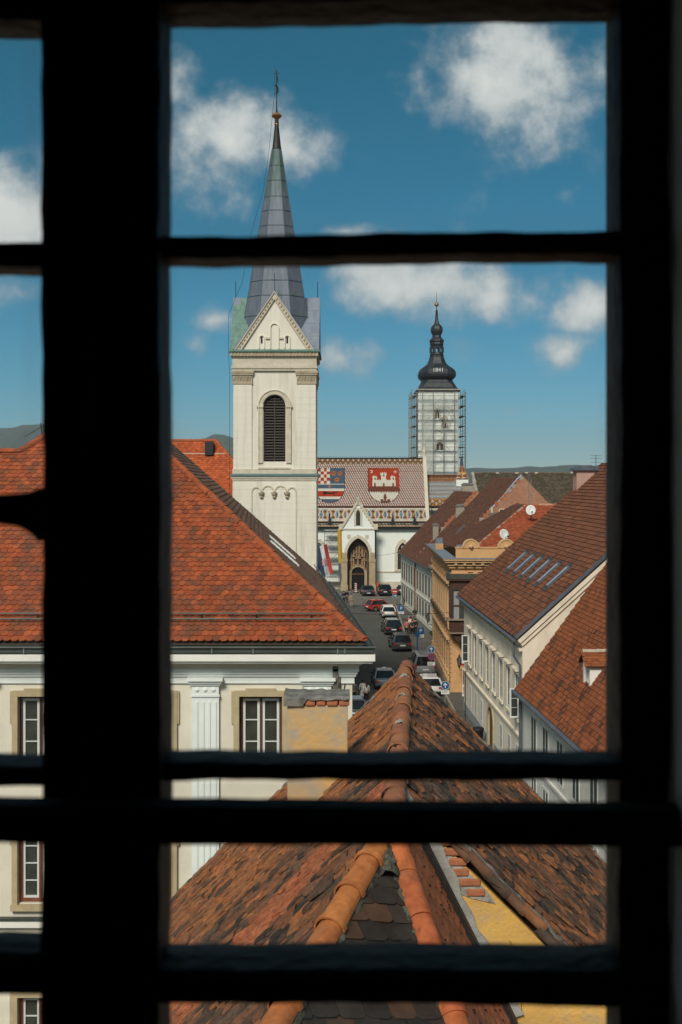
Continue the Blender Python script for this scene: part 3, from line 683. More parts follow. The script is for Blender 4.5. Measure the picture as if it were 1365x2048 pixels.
# roof
PALO = [(.355, .086, .031), (.325, .077, .029), (.39, .098, .034), (.285, .070, .030), (.225, .062, .030)]
PALB = [(.19, .115, .078), (.16, .095, .066), (.22, .13, .088), (.12, .076, .055)]
E0 = Vector((.58, 27.5, 13.25)); PK = Vector((-6.8, 35, 19.3)); WL = Vector((-8.86, 33.05, 17.727))
fp = [E0, PK, WL, Vector((-15.5, 33.05, 17.727)), Vector((-15.5, 27.5, 13.25))]
sdv = Vector((-.07, 1, 0)).normalized()
E1 = E0 + sdv * (17.7 / sdv.y); P1 = PK + sdv * ((45.2 - 35) / sdv.y)
sp_ = [E0, E1, P1, PK]
bd = MB()
for pts in (fp, sp_, [PK, P1, Vector((-14.5, 45.2, 13.0)), WL + V3(-5, -2, -4)], [Vector((-15.5, 33.05, 17.7)), WL, Vector((-9, 37.5, 13)), Vector((-15.5, 37.5, 13))]):
    bd.add([p + V3(0, 0, -.05) for p in pts], [tuple(range(len(pts)))])
bd.build('gap_shade_boarding', M_underlay, pal)
def col_or(u, v, p, rnd):
    n = math.sin(u * 1.5 + v * .9) + math.sin(u * .7 - v * 2.3 + 1) + math.sin(u * 3.7 + v * 4.1); x = rnd.random() + n * .07
    return 4 if x > .97 else 3 if x > .80 else 1 if x > .5 else 0 if x > .15 else 2
Vf = Vector((0, 7.5, 6.05)).normalized(); Of = Vector((-15.5, 27.5, 13.25))
PT = MB()
tile_field(pal, 'front_slope_tiles', Of, X_, Vf, uvp(Of, X_, Vf, fp), .178, .166, .33, .025, PALO, col_or, M_tile_or, 'round', (.012, .012, .003), 300, into=(PT, 0),
           view=lambda x, y: (x < 80 or x > 345), seed=21)
Vs = Vector((-6.855, 0, 6.05)); Vs = (Vs - sdv * Vs.dot(sdv)).normalized()
tile_field(pal, 'street_slope_tiles', E0, sdv, Vs, uvp(E0, sdv, Vs, sp_), .178, .166, .33, .020, PALB, lambda u, v, p, r: r.choice((0, 0, 1, 1, 2, 3)), M_tile_clean, 'flat', (.012, .012, .003), 0, into=(PT, 1), seed=22)
tag(PT.build('roof_tiles', [M_tile_or, M_tile_clean], pal, fix=False), kind='stuff')
hm = [ridge_tile_mesh(.098, .090, .42, .016, c, M_tile_or, 7) for c in ((.36, .092, .036), (.39, .102, .038), (.32, .085, .036))]
ridge_line(pal, E0 + V3(-.05, .05, .04), PK + V3(0, 0, .06), hm, .37, up=(.5, -.5, 1), jit=.008)
ridge_line(pal, PK + V3(0, 0, .05), P1 + V3(0, 0, .05), hm, .37, jit=.008)
ridge_line(pal, WL + V3(0, 0, .04), PK + V3(0, 0, .05), hm, .37, jit=.008)
ridge_line(pal, Vector((-15.4, 33.05, 17.76)), WL + V3(0, 0, .03), hm, .37, jit=.008)
# snow guard rails above the eave, both slopes
for (dv, n) in ((.62, 0), (.80, 1)):
    p = Of + Vf * dv + Vector((0, -.64, .768)) * .14
    g = MB(); g.tube([p, p + X_ * (15.5 - .35)], .018, 6); g.build('snow_guard_rail', M_gutter, pal)
for k in range(12):
    p = Of + Vf * .75 + X_ * (2 + k * 1.28)
    if p.x > .0: break
    g = MB(); g.beam(p, p + Vector((0, -.64, .768)) * .17, .02, .03); g.beam(p + Vf * .12 + Vector((0, -.64, .768)) * .03, p + Vector((0, -.64, .768)) * .15, .015); g.build('guard_bracket', M_gutter, pal)
Ns = sdv.cross(Vs).normalized(); Ns = Ns if Ns.z > 0 else -Ns
gs = MB()
for dv in (.45, .62): gs.tube([E0 + sdv * .6 + Vs * dv + Ns * .16, E1 + Vs * dv + Ns * .16], .018, 6)
gs.build('snow_guard_rail', M_gutter, pal)
for k in range(9):
    p = E0 + sdv * (.9 + k * 2.0) + Vs * .5; g = MB(); g.beam(p, p + Ns * .18, .02, .03); g.build('guard_bracket', mat('galvanised_bracket', (.16, .15, .13), .6), pal)
# roof windows in the street slope, seen edge-on
for (du, dv) in ((8.0, 1.75), (11.2, 1.75)):
    p = E0 + sdv * du + Vs * dv
    Mx = Matrix(((*sdv, p.x), (*Vs, p.y), (*Ns, p.z), (0, 0, 0, 1))); Mx = Matrix.Translation(p) @ Matrix(((*sdv, 0), (*Vs, 0), (*Ns, 0), (0, 0, 0, 1))).transposed()
    f_ = MB()
    for (a, b, c_, d_) in ((-.34, -.29, 0, 1.1), (.29, .34, 0, 1.1), (-.29, .29, 0, .05), (-.29, .29, 1.05, 1.1)): f_.box(a, b, c_, d_, 0, .075)
    fo = f_.build('roof_window', M_whitewood, pal); fo.matrix_local = Mx
    g = MB(); g.box(-.29, .29, .05, 1.05, .03, .045); g.build('pane', M_glass, fo)
# lightning rods on the hip and flag-like wires at the left ridge
lr = MB()
for t in (.25, .55, .85):
    p = WL.lerp(PK, t); lr.tube([p, p + V3(-.05, 0, .45)], .012, 5)
lr.tube([WL.lerp(PK, .05) + V3(0, 0, .35), WL.lerp(PK, .9) + V3(0, 0, .38)], .008, 5); lr.build('lightning_wire', M_black, pal)
# ================================================================ the dark tower room and its window
M_room = mat('dark_room_plaster', (.10, .09, .075), .95, (.07, .06, .05), 2, .5, .1, 20)
M_reveal = mat('reveal_plaster', (.82, .78, .74), .95, (.74, .70, .66), 3, .5, .3, 25, stain=(.30, .28, .25), stain_scale=2, stain_amt=.4)
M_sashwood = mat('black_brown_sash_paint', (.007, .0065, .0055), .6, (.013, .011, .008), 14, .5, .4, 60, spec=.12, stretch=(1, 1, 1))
def slab(name, x0, x1, y0, y1, z0, z1, m): mb = MB(); mb.box(x0, x1, y0, y1, z0, z1); return tag(mb.build(name, m), kind='structure')
slab('floor', -2.6, 2.6, -3.2, 1.35, 15.1, 15.3, M_room)
slab('ceiling', -2.6, 2.6, -3.2, 1.35, 18.7, 18.9, M_room)
slab('wall_back', -2.6, 2.6, -3.4, -3.2, 15.1, 18.9, M_room)
slab('wall_left', -2.8, -2.6, -3.4, 1.35, 15.1, 18.9, M_room)
slab('wall_right', 2.6, 2.8, -3.4, 1.35, 15.1, 18.9, M_room)
# window wall: opening from x -0.66 to +0.275, z 16.2 to 17.6
wx0, wx1, wz0, wz1 = -.70, .278, 16.30, 17.52
wb = MB()
wb.box(-2.6, wx0, 1.03, 1.35, 15.3, 18.7); wb.box(wx1 + .02, 2.6, 1.03, 1.35, 15.3, 18.7); wb.box(wx0, wx1 + .02, 1.03, 1.35, 15.3, wz0 - .1); wb.box(wx0, wx1 + .02, 1.03, 1.35, wz1, 18.7)
tag(wb.build('wall_window', M_room), kind='structure')
# splayed plaster reveal on the right, from the frame back into the room
rb = MB(); n = 14; vs_ = []
for i in range(n + 1):
    z = 15.3 + 3.4 * i / n
    w = .0015 * math.sin(z * 23) + .001 * math.sin(z * 51)
    vs_ += [(.2560 + w, .935, z), (.2475 + w, .86, z), (.239, .79, z), (2.6, .60, z)]
fs = [(i * 4 + j, i * 4 + j + 1, (i + 1) * 4 + j + 1, (i + 1) * 4 + j) for i in range(n) for j in range(3)]
rb.add(vs_, fs); tag(rb.build('wall_reveal', M_reveal, smooth=60), kind='structure')

def wob(seed):
    r = random.Random(seed); ph = [r.uniform(0, 6.3) for _ in range(5)]
    return lambda t: .0007 * math.sin(t * 9 + ph[0]) + .0005 * math.sin(t * 23 + ph[1]) + .0004 * math.sin(t * 77 + ph[2]) + .0003 * math.sin(t * 140 + ph[3])
def sash_bar(name, parent, a, b, w, d, horizontal, seed, n=36, m=None, wa=1.0):
    """painted bar from a to b (x, y, z), width w across, depth d towards the room, edges uneven with old paint"""
    a, b = Vector(a), Vector(b); f, g = wob(seed), wob(seed + 50); mb = MB(); ac = Z_ if horizontal else X_
    vs_ = []
    for i in range(n + 1):
        p = a.lerp(b, i / n); t = (p.x if horizontal else p.z)
        lo, hi = -w / 2 + f(t) * wa, w / 2 + g(t) * wa; e = .006
        for (q, y) in ((lo, 0), (lo, -d + e), (lo + e, -d), (hi - e, -d), (hi, -d + e), (hi, 0)): vs_.append(p + ac * q + Y_ * y)
    k = 6
    fs = [(i * k + j, i * k + (j + 1) % k, (i + 1) * k + (j + 1) % k, (i + 1) * k + j) for i in range(n) for j in range(k)] + [tuple(range(k)), tuple(n * k + j for j in range(k - 1, -1, -1))]
    mb.add(vs_, fs); return mb.build(name, m or M_sashwood, parent, smooth=30)
zp = lambda y: CAMZ - (y - HY) / F
yr = lambda x: 1.008 - .016 * (x - 345) / 865
xr_ = lambda x: (x - HX) / F * yr(x)
rc = thing('window_sash', 'dark wooden right window sash with large glazed panes, black against the light', 'window', (0, 0, 0))
def hbar(par, x0, x1, y0, y1, d, seed, yf=yr, nm='glazing_bar', tilt=0):
    """y0, y1: upper and lower visible edge; the room-side face stands d nearer"""
    def zz(x):
        Yf = yf(x); tl = tilt if x > 600 else 0
        if y1 > HY: return CAMZ - (y0 + tl - HY) / F * Yf, CAMZ - (y1 + tl - HY) / F * (Yf - d)
        return CAMZ - (y0 + tl - HY) / F * (Yf - d), CAMZ - (y1 + tl - HY) / F * Yf
    (t0, b0), (t1, b1) = zz(x0), zz(x1)
    a = Vector(((x0 - HX) / F * yf(x0), yf(x0), (t0 + b0) / 2)); b = Vector(((x1 - HX) / F * yf(x1), yf(x1), (t1 + b1) / 2))
    return sash_bar(nm, par, a, b, t0 - b0, d, True, seed)
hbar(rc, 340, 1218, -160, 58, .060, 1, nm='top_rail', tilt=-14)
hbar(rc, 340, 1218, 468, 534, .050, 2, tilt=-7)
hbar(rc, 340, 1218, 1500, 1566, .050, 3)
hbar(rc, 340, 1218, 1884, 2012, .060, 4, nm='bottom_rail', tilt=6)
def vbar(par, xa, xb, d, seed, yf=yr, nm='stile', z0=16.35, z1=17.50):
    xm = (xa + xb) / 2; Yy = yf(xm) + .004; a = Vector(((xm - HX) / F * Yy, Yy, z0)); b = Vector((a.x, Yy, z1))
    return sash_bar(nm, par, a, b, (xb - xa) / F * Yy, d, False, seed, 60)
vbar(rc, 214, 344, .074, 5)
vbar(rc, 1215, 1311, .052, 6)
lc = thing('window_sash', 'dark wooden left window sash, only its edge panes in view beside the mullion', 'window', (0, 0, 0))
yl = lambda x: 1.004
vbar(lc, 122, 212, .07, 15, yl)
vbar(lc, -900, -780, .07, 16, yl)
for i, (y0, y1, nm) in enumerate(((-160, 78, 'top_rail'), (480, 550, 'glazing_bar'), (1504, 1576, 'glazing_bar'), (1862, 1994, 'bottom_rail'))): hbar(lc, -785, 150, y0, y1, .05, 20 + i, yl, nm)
# latch arm on the left sash, flaring into its stile
la = MB(); prof = [(-785, 993, 1046), (0, 990, 1046), (45, 986, 1052), (60, 985, 1060), (72, 982, 1068), (84, 976, 1082)]
vs_ = []
for (x, a, b) in prof:
    X = (x - HX) / F
    for (y, d) in ((a, .99), (a, .965), (b, .965), (b, .99)): vs_.append((X * .98, d, CAMZ - (y - HY) / F * .98))
k = len(prof); la.add(vs_, [(i * 4 + j, i * 4 + (j + 1) % 4, (i + 1) * 4 + (j + 1) % 4, (i + 1) * 4 + j) for i in range(k - 1) for j in range(4)] + [(0, 1, 2, 3)]); la.build('latch_arm', M_sashwood, lc, bevel=.003)
# guard rail across both sashes on the room side
gr = thing('guard_rail', 'dark horizontal wooden guard rail crossing the whole window low down', 'rail', (0, 0, 0))
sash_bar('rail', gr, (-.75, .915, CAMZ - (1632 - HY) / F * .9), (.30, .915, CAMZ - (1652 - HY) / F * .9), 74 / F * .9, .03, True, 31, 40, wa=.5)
# frame post left side beyond view and glass
M_pane = bpy.data.materials.new('old_window_glass'); M_pane.use_nodes = True; N, L = M_pane.node_tree.nodes, M_pane.node_tree.links
for nd in list(N): N.remove(nd)
o_ = N.new('ShaderNodeOutputMaterial'); tr = N.new('ShaderNodeBsdfTransparent'); tr.inputs[0].default_value = (.97, .985, .98, 1)
gl_ = N.new('ShaderNodeBsdfGlossy'); gl_.inputs['Roughness'].default_value = .03; lw_ = N.new('ShaderNodeLayerWeight'); pw_ = N.new('ShaderNodeMath'); pw_.operation = 'POWER'; pw_.inputs[1].default_value = 5.0; L.new(lw_.outputs['Facing'], pw_.inputs[0]); fr = N.new('ShaderNodeMath'); fr.operation = 'MULTIPLY_ADD'; fr.inputs[1].default_value = .6; fr.inputs[2].default_value = .03; L.new(pw_.outputs[0], fr.inputs[0])
mx = N.new('ShaderNodeMixShader'); L.new(fr.outputs[0], mx.inputs[0]); L.new(tr.outputs[0], mx.inputs[1]); L.new(gl_.outputs[0], mx.inputs[2])
# smudges and hazy reflection painted in as a thin film, thicker towards the glazing bars
df = N.new('ShaderNodeBsdfTranslucent'); df.inputs[0].default_value = (.75, .74, .70, 1)
at = N.new('ShaderNodeAttribute'); at.attribute_name = 'smudge_haze'
tcx = N.new('ShaderNodeTexCoord'); nzg = N.new('ShaderNodeTexNoise'); nzg.inputs['Scale'].default_value = 9; nzg.inputs['Detail'].default_value = 8; L.new(tcx.outputs['Object'], nzg.inputs['Vector'])
mg = N.new('ShaderNodeMath'); mg.operation = 'MULTIPLY'; L.new(at.outputs['Fac'], mg.inputs[0]); L.new(nzg.outputs[0], mg.inputs[1])
mx2 = N.new('ShaderNodeMixShader'); L.new(mg.outputs[0], mx2.inputs[0]); L.new(mx.outputs[0], mx2.inputs[1]); L.new(df.outputs[0], mx2.inputs[2]); L.new(mx2.outputs[0], o_.inputs['Surface'])
def pane(par, x0, x1, y0, y1, yf):
    nx, ny = 40, 30; vs_ = []; gv = []
    for j in range(ny + 1):
        for i in range(nx + 1):
            x = x0 + (x1 - x0) * i / nx; y = y0 + (y1 - y0) * j / ny; Yy = yf(x) - .022
            vs_.append(((x - HX) / F * yf(x), Yy, zp(y)))
            e = min(x - x0, x1 - x, y - y0, y1 - y); g = .008 + .16 * math.exp(-max(e - 22, 0) / 16.0)
            if x > x0 + .8 * (x1 - x0): g += .05 * max(0, 1 - abs(y - 960) / 130) * (x - x0 - .8 * (x1 - x0)) / (.2 * (x1 - x0))
            gv.append(g)
    me = bpy.data.meshes.new('pane'); me.from_pydata(vs_, [], [(j * (nx + 1) + i, j * (nx + 1) + i + 1, (j + 1) * (nx + 1) + i + 1, (j + 1) * (nx + 1) + i) for j in range(ny) for i in range(nx)])
    a = me.attributes.new('smudge_haze', 'FLOAT', 'POINT'); a.data.foreach_set('value', gv); me.materials.append(M_pane); obj('pane', me, par)
for (y0, y1) in ((40, 480), (522, 1512), (1555, 1896), (2000, 2300)): pane(rc, 330, 1230, y0, y1, yr)
for (y0, y1) in ((66, 492), (538, 1516), (1564, 1874), (1984, 2300)): pane(lc, -790, 94, y0, y1, yl)
# ================================================================ white church tower with a zinc spire
DT = 80.0; T = DT / F; TX = (549.5 - HX) * T
ty = lambda y: CAMZ - (y - HY) * T
hw = 82.5 * T
tw = thing('church_tower', 'tall cream church tower with grey pointed spire and louvred bell window', 'tower', (TX, DT + hw, 0))
# local: centre at tower axis, front face at y = -hw
mb = MB(); bx = lambda a, b, m=0: mb.box(-a, a, -a, a, ty(b[0]), ty(b[1]), m)
lo = hw + .03
s1, s2 = hw - .12, 0
aw, ab, asp = 22 * T, ty(923), ty(812)
# bell stage wall: recessed field with an arched opening, front face made as a sheet; other faces plain
ap = arch(0, asp, aw, 14)
fz0, fz1 = ty(945), ty(742)
yF = -(hw - .10)
def front_sheet(mb, y, x0, x1, z0, z1, op, nb):
    # op: arch points left->right incl. springing, nb: bottom z of the opening
    mb.quad((x0, y, z0), (op[0][0], y, z0), (op[0][0], y, z1), (x0, y, z1)); mb.quad((op[-1][0], y, z0), (x1, y, z0), (x1, y, z1), (op[-1][0], y, z1))
    mb.quad((op[0][0], y, z0), (op[-1][0], y, z0), (op[-1][0], y, nb), (op[0][0], y, nb))
    for i in range(len(op) - 1): mb.quad((op[i][0], y, op[i][1]), (op[i + 1][0], y, op[i + 1][1]), (op[i + 1][0], y, z1), (op[i][0], y, z1))
    full = [(op[0][0], nb)] + list(op) + [(op[-1][0], nb)]
    for i in range(len(full)): a, b = full[i], full[(i + 1) % len(full)]; mb.quad((a[0], y, a[1]), (b[0], y, b[1]), (b[0], y + .45, b[1]), (a[0], y + .45, a[1]))
for q in range(4):
    sub = MB(); front_sheet(sub, yF, -hw + .1, hw - .1, fz0, fz1, ap, ab); sub.quad((-aw - .1, yF + .44, ab - .1), (aw + .1, yF + .44, ab - .1), (aw + .1, yF + .44, asp + aw + .1), (-aw - .1, yF + .44, asp + aw + .1))
    Rm = Matrix.Rotation(q * math.pi / 2, 3, 'Z'); mb.add([Rm @ Vector(v) for v in sub.v], sub.f)
mb.box(-lo, lo, -lo, lo, 0, ty(960))
for (a, y0, y1) in ((hw + .02, 742, 716),): mb.box(-a, a, -a, a, ty(y0), ty(y1))
mb.build('wall', M_tower, tw)
# ashlar joints: thin recessed-looking courses as fine raised bands? each block course a shallow step on the lower shaft
for i in range(16):
    y0 = 966 + i * 13.6
    c = MB(); a = hw + .03 + .012; c.box(-a, a, -a, a, ty(y0 + 12.9), ty(y0))
    if y0 < 1160: c.build('stone_course', M_tower, tw)
pm_ = MB(); w_ = 37 * T
nc = 13; H_ = (ty(768) - ty(944)) / nc
for i in range(nc): pm_.box(0, w_, 0, .14, ty(944) + i * H_, ty(944) + (i + .965) * H_)
pm_.box(.01, w_ - .01, .01, .14, ty(944), ty(768))
pme = pm_.mesh('pilaster', M_tower)
for q in range(4):
    for s in (0, 1):
        o = obj('pilaster', pme, tw); Rm = Matrix.Rotation(q * math.pi / 2, 4, 'Z')
        o.matrix_local = Rm @ Matrix.Translation((-hw + .003 if s == 0 else hw - w_ - .003, -hw, 0))
# capitals: carved leaf blocks
cp = MB(); rnd = random.Random(3)
cp.box(-.04, w_ + .04, -.05, .14, ty(768), ty(764)); cp.box(-.03, w_ + .03, -.04, .14, ty(764), ty(750)); cp.box(-.10, w_ + .10, -.11, .14, ty(750), ty(746)); cp.box(-.13, w_ + .13, -.15, .14, ty(746), ty(741.5))
for r in range(2):
    for k in range(6):
        xx = (k + .5 * (1 + r * .6)) * w_ / 6.2; zz = ty(762) + r * .18
        cp.add([(xx - .09, -.05, zz), (xx + .09, -.05, zz), (xx + .06, -.10, zz + .15), (xx, -.13, zz + .19), (xx - .06, -.10, zz + .15), (xx, -.07, zz + .02)], [(0, 5, 4), (5, 1, 2), (5, 2, 3), (5, 3, 4), (0, 1, 5)])
cme = cp.mesh('capital', M_stone)
for q in range(4):
    for s in (0, 1):
        o = obj('capital', cme, tw); o.matrix_local = Matrix.Rotation(q * math.pi / 2, 4, 'Z') @ Matrix.Translation((-hw if s == 0 else hw - w_, -hw, 0))
def band(name, m, *lv):
    b = MB()
    for (a, y0, y1) in lv: b.box(-a, a, -a, a, ty(y0), ty(y1))
    return b.build(name, m, tw)
band('architrave', M_pale_stone, (hw + .06, 741.4, 737), (hw + .12, 737, 733), (hw + .09, 733, 730), (hw + .05, 730, 716))
band('cornice', M_stone, (hw + .10, 716, 713), (hw + .18, 713, 704))
den = MB()
for k in range(26):
    xx = -hw - .1 + k * (2 * hw + .2) / 25; den.box(xx - .05, xx + .05, -hw - .25, -hw - .1, ty(712.5), ty(706))
den.build('cornice_leaves', M_stone, tw)
band('cornice_flashing', M_copper, (hw + .30, 704, 700.5), (hw + .22, 700.5, 699.5))
band('belt_course', M_pale_stone, (hw + .08, 961, 957), (hw + .13, 957, 952.5), (hw + .06, 947.5, 938))
band('belt_flashing', mat('blue_green_flashing', (.10, .17, .18), .6, (.13, .21, .21), 2, .5), (hw + .20, 952.5, 949.5), (hw + .13, 949.5, 947.5))
# bell window surround, louvres
sr = MB(); outer = [(-aw - .30, ab - .1)] + arch(0, asp, aw + .30, 14) + [(aw + .30, ab - .1)]; inner = [(-aw - .05, ab - .1)] + arch(0, asp, aw + .05, 14) + [(aw + .05, ab - .1)]
sr.ring(outer, inner, (0, yF, 0), X_, Z_, Y_, -.10, .0); o2 = [(x * 1.06, z + (.05 if z > asp else 0)) for x, z in outer]; sr.ring(o2, outer, (0, yF, 0), X_, Z_, Y_, -.15, .0)
sr.box(-aw - .45, -aw - .02, yF - .17, yF, asp - .1, asp + .05); sr.box(aw + .02, aw + .45, yF - .17, yF, asp - .1, asp + .05)
sr.box(-aw - .35, aw + .35, yF - .16, yF, ty(939), ty(935)); sr.build('window_surround', M_pale_stone, tw, smooth=35)
lf = MB(); lf.box(-.035, .035, yF + .13, yF + .20, ab, asp + aw - .05); lf.ring([(-aw, ab)] + arch(0, asp, aw, 14) + [(aw, ab)], [(-aw + .06, ab + .06)] + arch(0, asp, aw - .06, 14) + [(aw - .06, ab + .06)], (0, yF, 0), X_, Z_, Y_, .12, .20)
lvr = lf.build('louvre_window', M_louvre, tw)
bk = MB(); bk.quad((-aw, yF + .42, ab), (aw, yF + .42, ab), (aw, yF + .42, asp + aw), (-aw, yF + .42, asp + aw)); bk.build('backing', mat('louvre_void', (.012, .011, .010), .95), lvr)
nl_ = 23
for i in range(nl_):
    z = ab + .1 + i * (asp + aw - ab - .2) / nl_; half = aw - .06 if z < asp - .02 else math.sqrt(max(.01, (aw - .06) ** 2 - (z + .1 - asp) ** 2))
    s_ = MB(); s_.add([(-half, yF + .12, z), (half, yF + .12, z), (half, yF + .30, z + .13), (-half, yF + .30, z + .13), (-half, yF + .12, z + .025), (half, yF + .12, z + .025), (half, yF + .30, z + .155), (-half, yF + .30, z + .155)], [(0, 1, 2, 3), (4, 5, 6, 7), (0, 1, 5, 4), (1, 2, 6, 5), (3, 0, 4, 7)]); s_.build('slat', M_louvre, lvr)
# arcade frieze under the belt course
fr_ = MB(); yl_ = -(hw + .03)
xs = [(503.5, 523.5), (523.5, 549), (549, 574.5), (574.5, 593.5)]
for (a, b) in xs:
    c = ((a + b) / 2 - 549.5) * T; r = (b - a) / 2 * T; fr_.ring(arch(c, ty(983), r, 8), arch(c, ty(983), r - .09, 8), (0, yl_, 0), X_, Z_, Y_, -.07, .02)
fr_.box((503.5 - 549.5) * T - .02, (503.5 - 549.5) * T + .06, yl_ - .06, yl_, ty(1160), ty(983)); fr_.box((593.5 - 549.5) * T - .06, (593.5 - 549.5) * T + .02, yl_ - .06, yl_, ty(1160), ty(983))
fr_.build('arcade_frieze', M_pale_stone, tw)
for x in (523.5, 549, 574.5):
    c = MB(); c.lathe([(.05, 0), (.13, .08), (.10, .16), (.17, .26), (.20, .34), (.20, .42)], 8, ((x - 549.5) * T, yl_ - .08, ty(997))); c.build('corbel', M_stone, tw, smooth=45)
# four gables and their roofs
gb, ga = ty(700), ty(590); gw = 74 * T
for q in range(4):
    Rm = Matrix.Rotation(q * math.pi / 2, 4, 'Z')
    g = MB(); yg = -hw - .02; g.prism([(-gw, gb), (gw, gb), (0, ga)], (0, yg, 0), X_, Z_, Y_, 0, .35); o = g.build('gable', M_tower, tw); o.matrix_local = Rm
    e = MB()
    sl = (ga - gb) / gw; w1, w2 = .36, .0
    for s in (-1, 1):
        e.prism([(s * (gw + .12), gb - .02), (0, ga + .14), (0, ga - .32), (s * (gw - .26), gb - .02)], (0, yg, 0), X_, Z_, Y_, -.14, .0)
        e.prism([(s * (gw + .20), gb - .02), (0, ga + .24), (0, ga + .14), (s * (gw + .12), gb - .02)], (0, yg, 0), X_, Z_, Y_, -.22, .3)
    so = e.build('raking_cornice', M_pale_stone if q in (0, 2) else M_zinc, o)
    lf_ = MB()
    for s in (-1, 1):
        for k in range(15):
            t = (k + .6) / 15.6; cx_, cz_ = s * (gw - .08) * (1 - t), gb + .05 + (ga - gb - .16) * t
            lf_.add([(cx_ - .10, yg - .14, cz_), (cx_ + .02, yg - .19, cz_ + .13), (cx_ + .10, yg - .14, cz_ + .02), (cx_, yg - .21, cz_ - .02), (cx_ + .0, yg - .14, cz_ - .12)], [(0, 3, 1), (1, 3, 2), (2, 3, 4), (4, 3, 0)])
    lf_.build('carved_leaves', M_stone, o)
    if q in (0,):
        for (cx_, r_, zb, zs, slit) in ((0, .30, 697, 655, 0), (-.85, .20, 697, 676, 1), (.85, .20, 697, 676, 1)):
            nb_ = MB(); full = [(cx_ - r_, ty(zb))] + arch(cx_, ty(zs), r_, 10) + [(cx_ + r_, ty(zb))]; inn = [(cx_ - r_ + .06, ty(zb))] + arch(cx_, ty(zs), r_ - .06, 10) + [(cx_ + r_ - .06, ty(zb))]
            nb_.ring(full, inn, (0, yg, 0), X_, Z_, Y_, -.09, .0); nb_.build('blind_arch', M_tower, o)
            if slit:
                sl_ = MB(); sl_.box(cx_ - .06, cx_ + .06, yg - .006, yg + .02, ty(687), ty(674)); sl_.build('slit', mat('louvre_void', (.012, .011, .010)), o)
        for cx_ in (-.45, .45):
            im = MB(); im.box(cx_ - .13, cx_ + .13, yg - .1, yg, ty(678.5), ty(674.5)); im.build('impost', M_pale_stone, o)
    rf = MB(); zr = ga + .16
    for s in (-1, 1):
        rf.add([(0, yg - .2, zr), (s * (gw + .22), yg - .2, gb - .02), (s * (gw + .22), -.6, gb - .02), (0, -.6, zr), (0, yg - .2, zr + .06), (s * (gw + .28), yg - .2, gb), (s * (gw + .28), -.6, gb), (0, -.6, zr + .06)], [(0, 1, 2, 3), (4, 5, 6, 7), (0, 1, 5, 4), (1, 2, 6, 5), (3, 0, 4, 7)])
    ro = rf.build('gable_roof', M_zinc if q != 3 else M_copper, tw); ro.matrix_local = Rm
    se = MB()
    for s in (-1, 1):
        for k in range(1, 4):
            t = k / 4; se.beam((s * (gw + .25) * t, yg - .2, zr + .05 - (zr - gb) * t), (s * (gw + .25) * t, -.6, zr + .05 - (zr - gb) * t), .03, .05)
    se.build('seam', M_zinc if q != 3 else M_copper, ro)
    fx = MB(); hx = .95 if q == 0 else .85
    fx.tube([(0, yg - .05, ga + .15), (0, yg - .05, ga + .15 + hx + .35)], .022, 6)
    if q == 0: fx.beam((-.22, yg - .05, ga + 1.0), (.22, yg - .05, ga + 1.0), .035)
    else: fx.lathe([(.0, 0), (.05, .05), (.0, .1)], 6, (0, yg - .05, ga + .75))
    fo = fx.build('finial', M_black, tw); fo.matrix_local = Rm
# spire: octagon with wide front facets, slightly flared at the foot
sp = MB(); rings = []
yb = [(700, 76), (660, 68.5), (600, 58.5), (540, 48.6), (465, 36), (380, 22.3), (298, 9.3)]
def octo(h, z):
    c = .50; return [(-c * h, -h, z), (c * h, -h, z), (h, -c * h, z), (h, c * h, z), (c * h, h, z), (-c * h, h, z), (-h, c * h, z), (-h, -c * h, z)]
tyd = lambda y, h=0.0: CAMZ - (y - HY) * (DT + hw - h) / F
for (y, h) in yb: rings.append(octo(h * T * (DT + hw - h * T) / DT, tyd(y, h * T) + .02))
for i in range(len(rings) - 1): sp.add(rings[i] + rings[i + 1], [(k, (k + 1) % 8, 8 + (k + 1) % 8, 8 + k) for k in range(8)])
# zinc with verdigris streaks below the copper cap
M_spire = mat('spire_zinc', (.105, .130, .165), .6, (.155, .18, .215), 1.3, .6, .15, 5, metal=.25, spec=.4, stain=(.085, .10, .13), stain_scale=1.9, stain_amt=.6, stretch=(3.0, 3.0, .30))
N, L = M_spire.node_tree.nodes, M_spire.node_tree.links; bsdf = N['Principled BSDF']; src_ = bsdf.inputs['Base Color'].links[0].from_socket
t_ = N.new('ShaderNodeTexCoord'); sx_ = N.new('ShaderNodeSeparateXYZ'); L.new(t_.outputs['Object'], sx_.inputs[0])
mp_ = N.new('ShaderNodeMapping'); mp_.inputs['Scale'].default_value = (5, 5, .35); L.new(t_.outputs['Object'], mp_.inputs['Vector']); nn = N.new('ShaderNodeTexNoise'); nn.inputs['Scale'].default_value = 1.4; nn.inputs['Detail'].default_value = 5; L.new(mp_.outputs[0], nn.inputs['Vector'])
hz = N.new('ShaderNodeMapRange'); hz.inputs['From Min'].default_value = 33.5; hz.inputs['From Max'].default_value = 38.0; L.new(sx_.outputs['Z'], hz.inputs['Value'])
mm = N.new('ShaderNodeMath'); mm.operation = 'MULTIPLY'; L.new(nn.outputs[0], mm.inputs[0]); L.new(hz.outputs[0], mm.inputs[1])
rr = N.new('ShaderNodeMapRange'); rr.inputs['From Min'].default_value = .26; rr.inputs['From Max'].default_value = .50; rr.inputs['To Max'].default_value = .85; L.new(mm.outputs[0], rr.inputs['Value'])
mg_ = N.new('ShaderNodeMixRGB'); mg_.inputs[2].default_value = (.055, .115, .085, 1); L.new(rr.outputs[0], mg_.inputs[0]); L.new(src_, mg_.inputs[1]); L.new(mg_.outputs[0], bsdf.inputs['Base Color'])
so = sp.build('spire', M_spire, tw)
sm = MB()
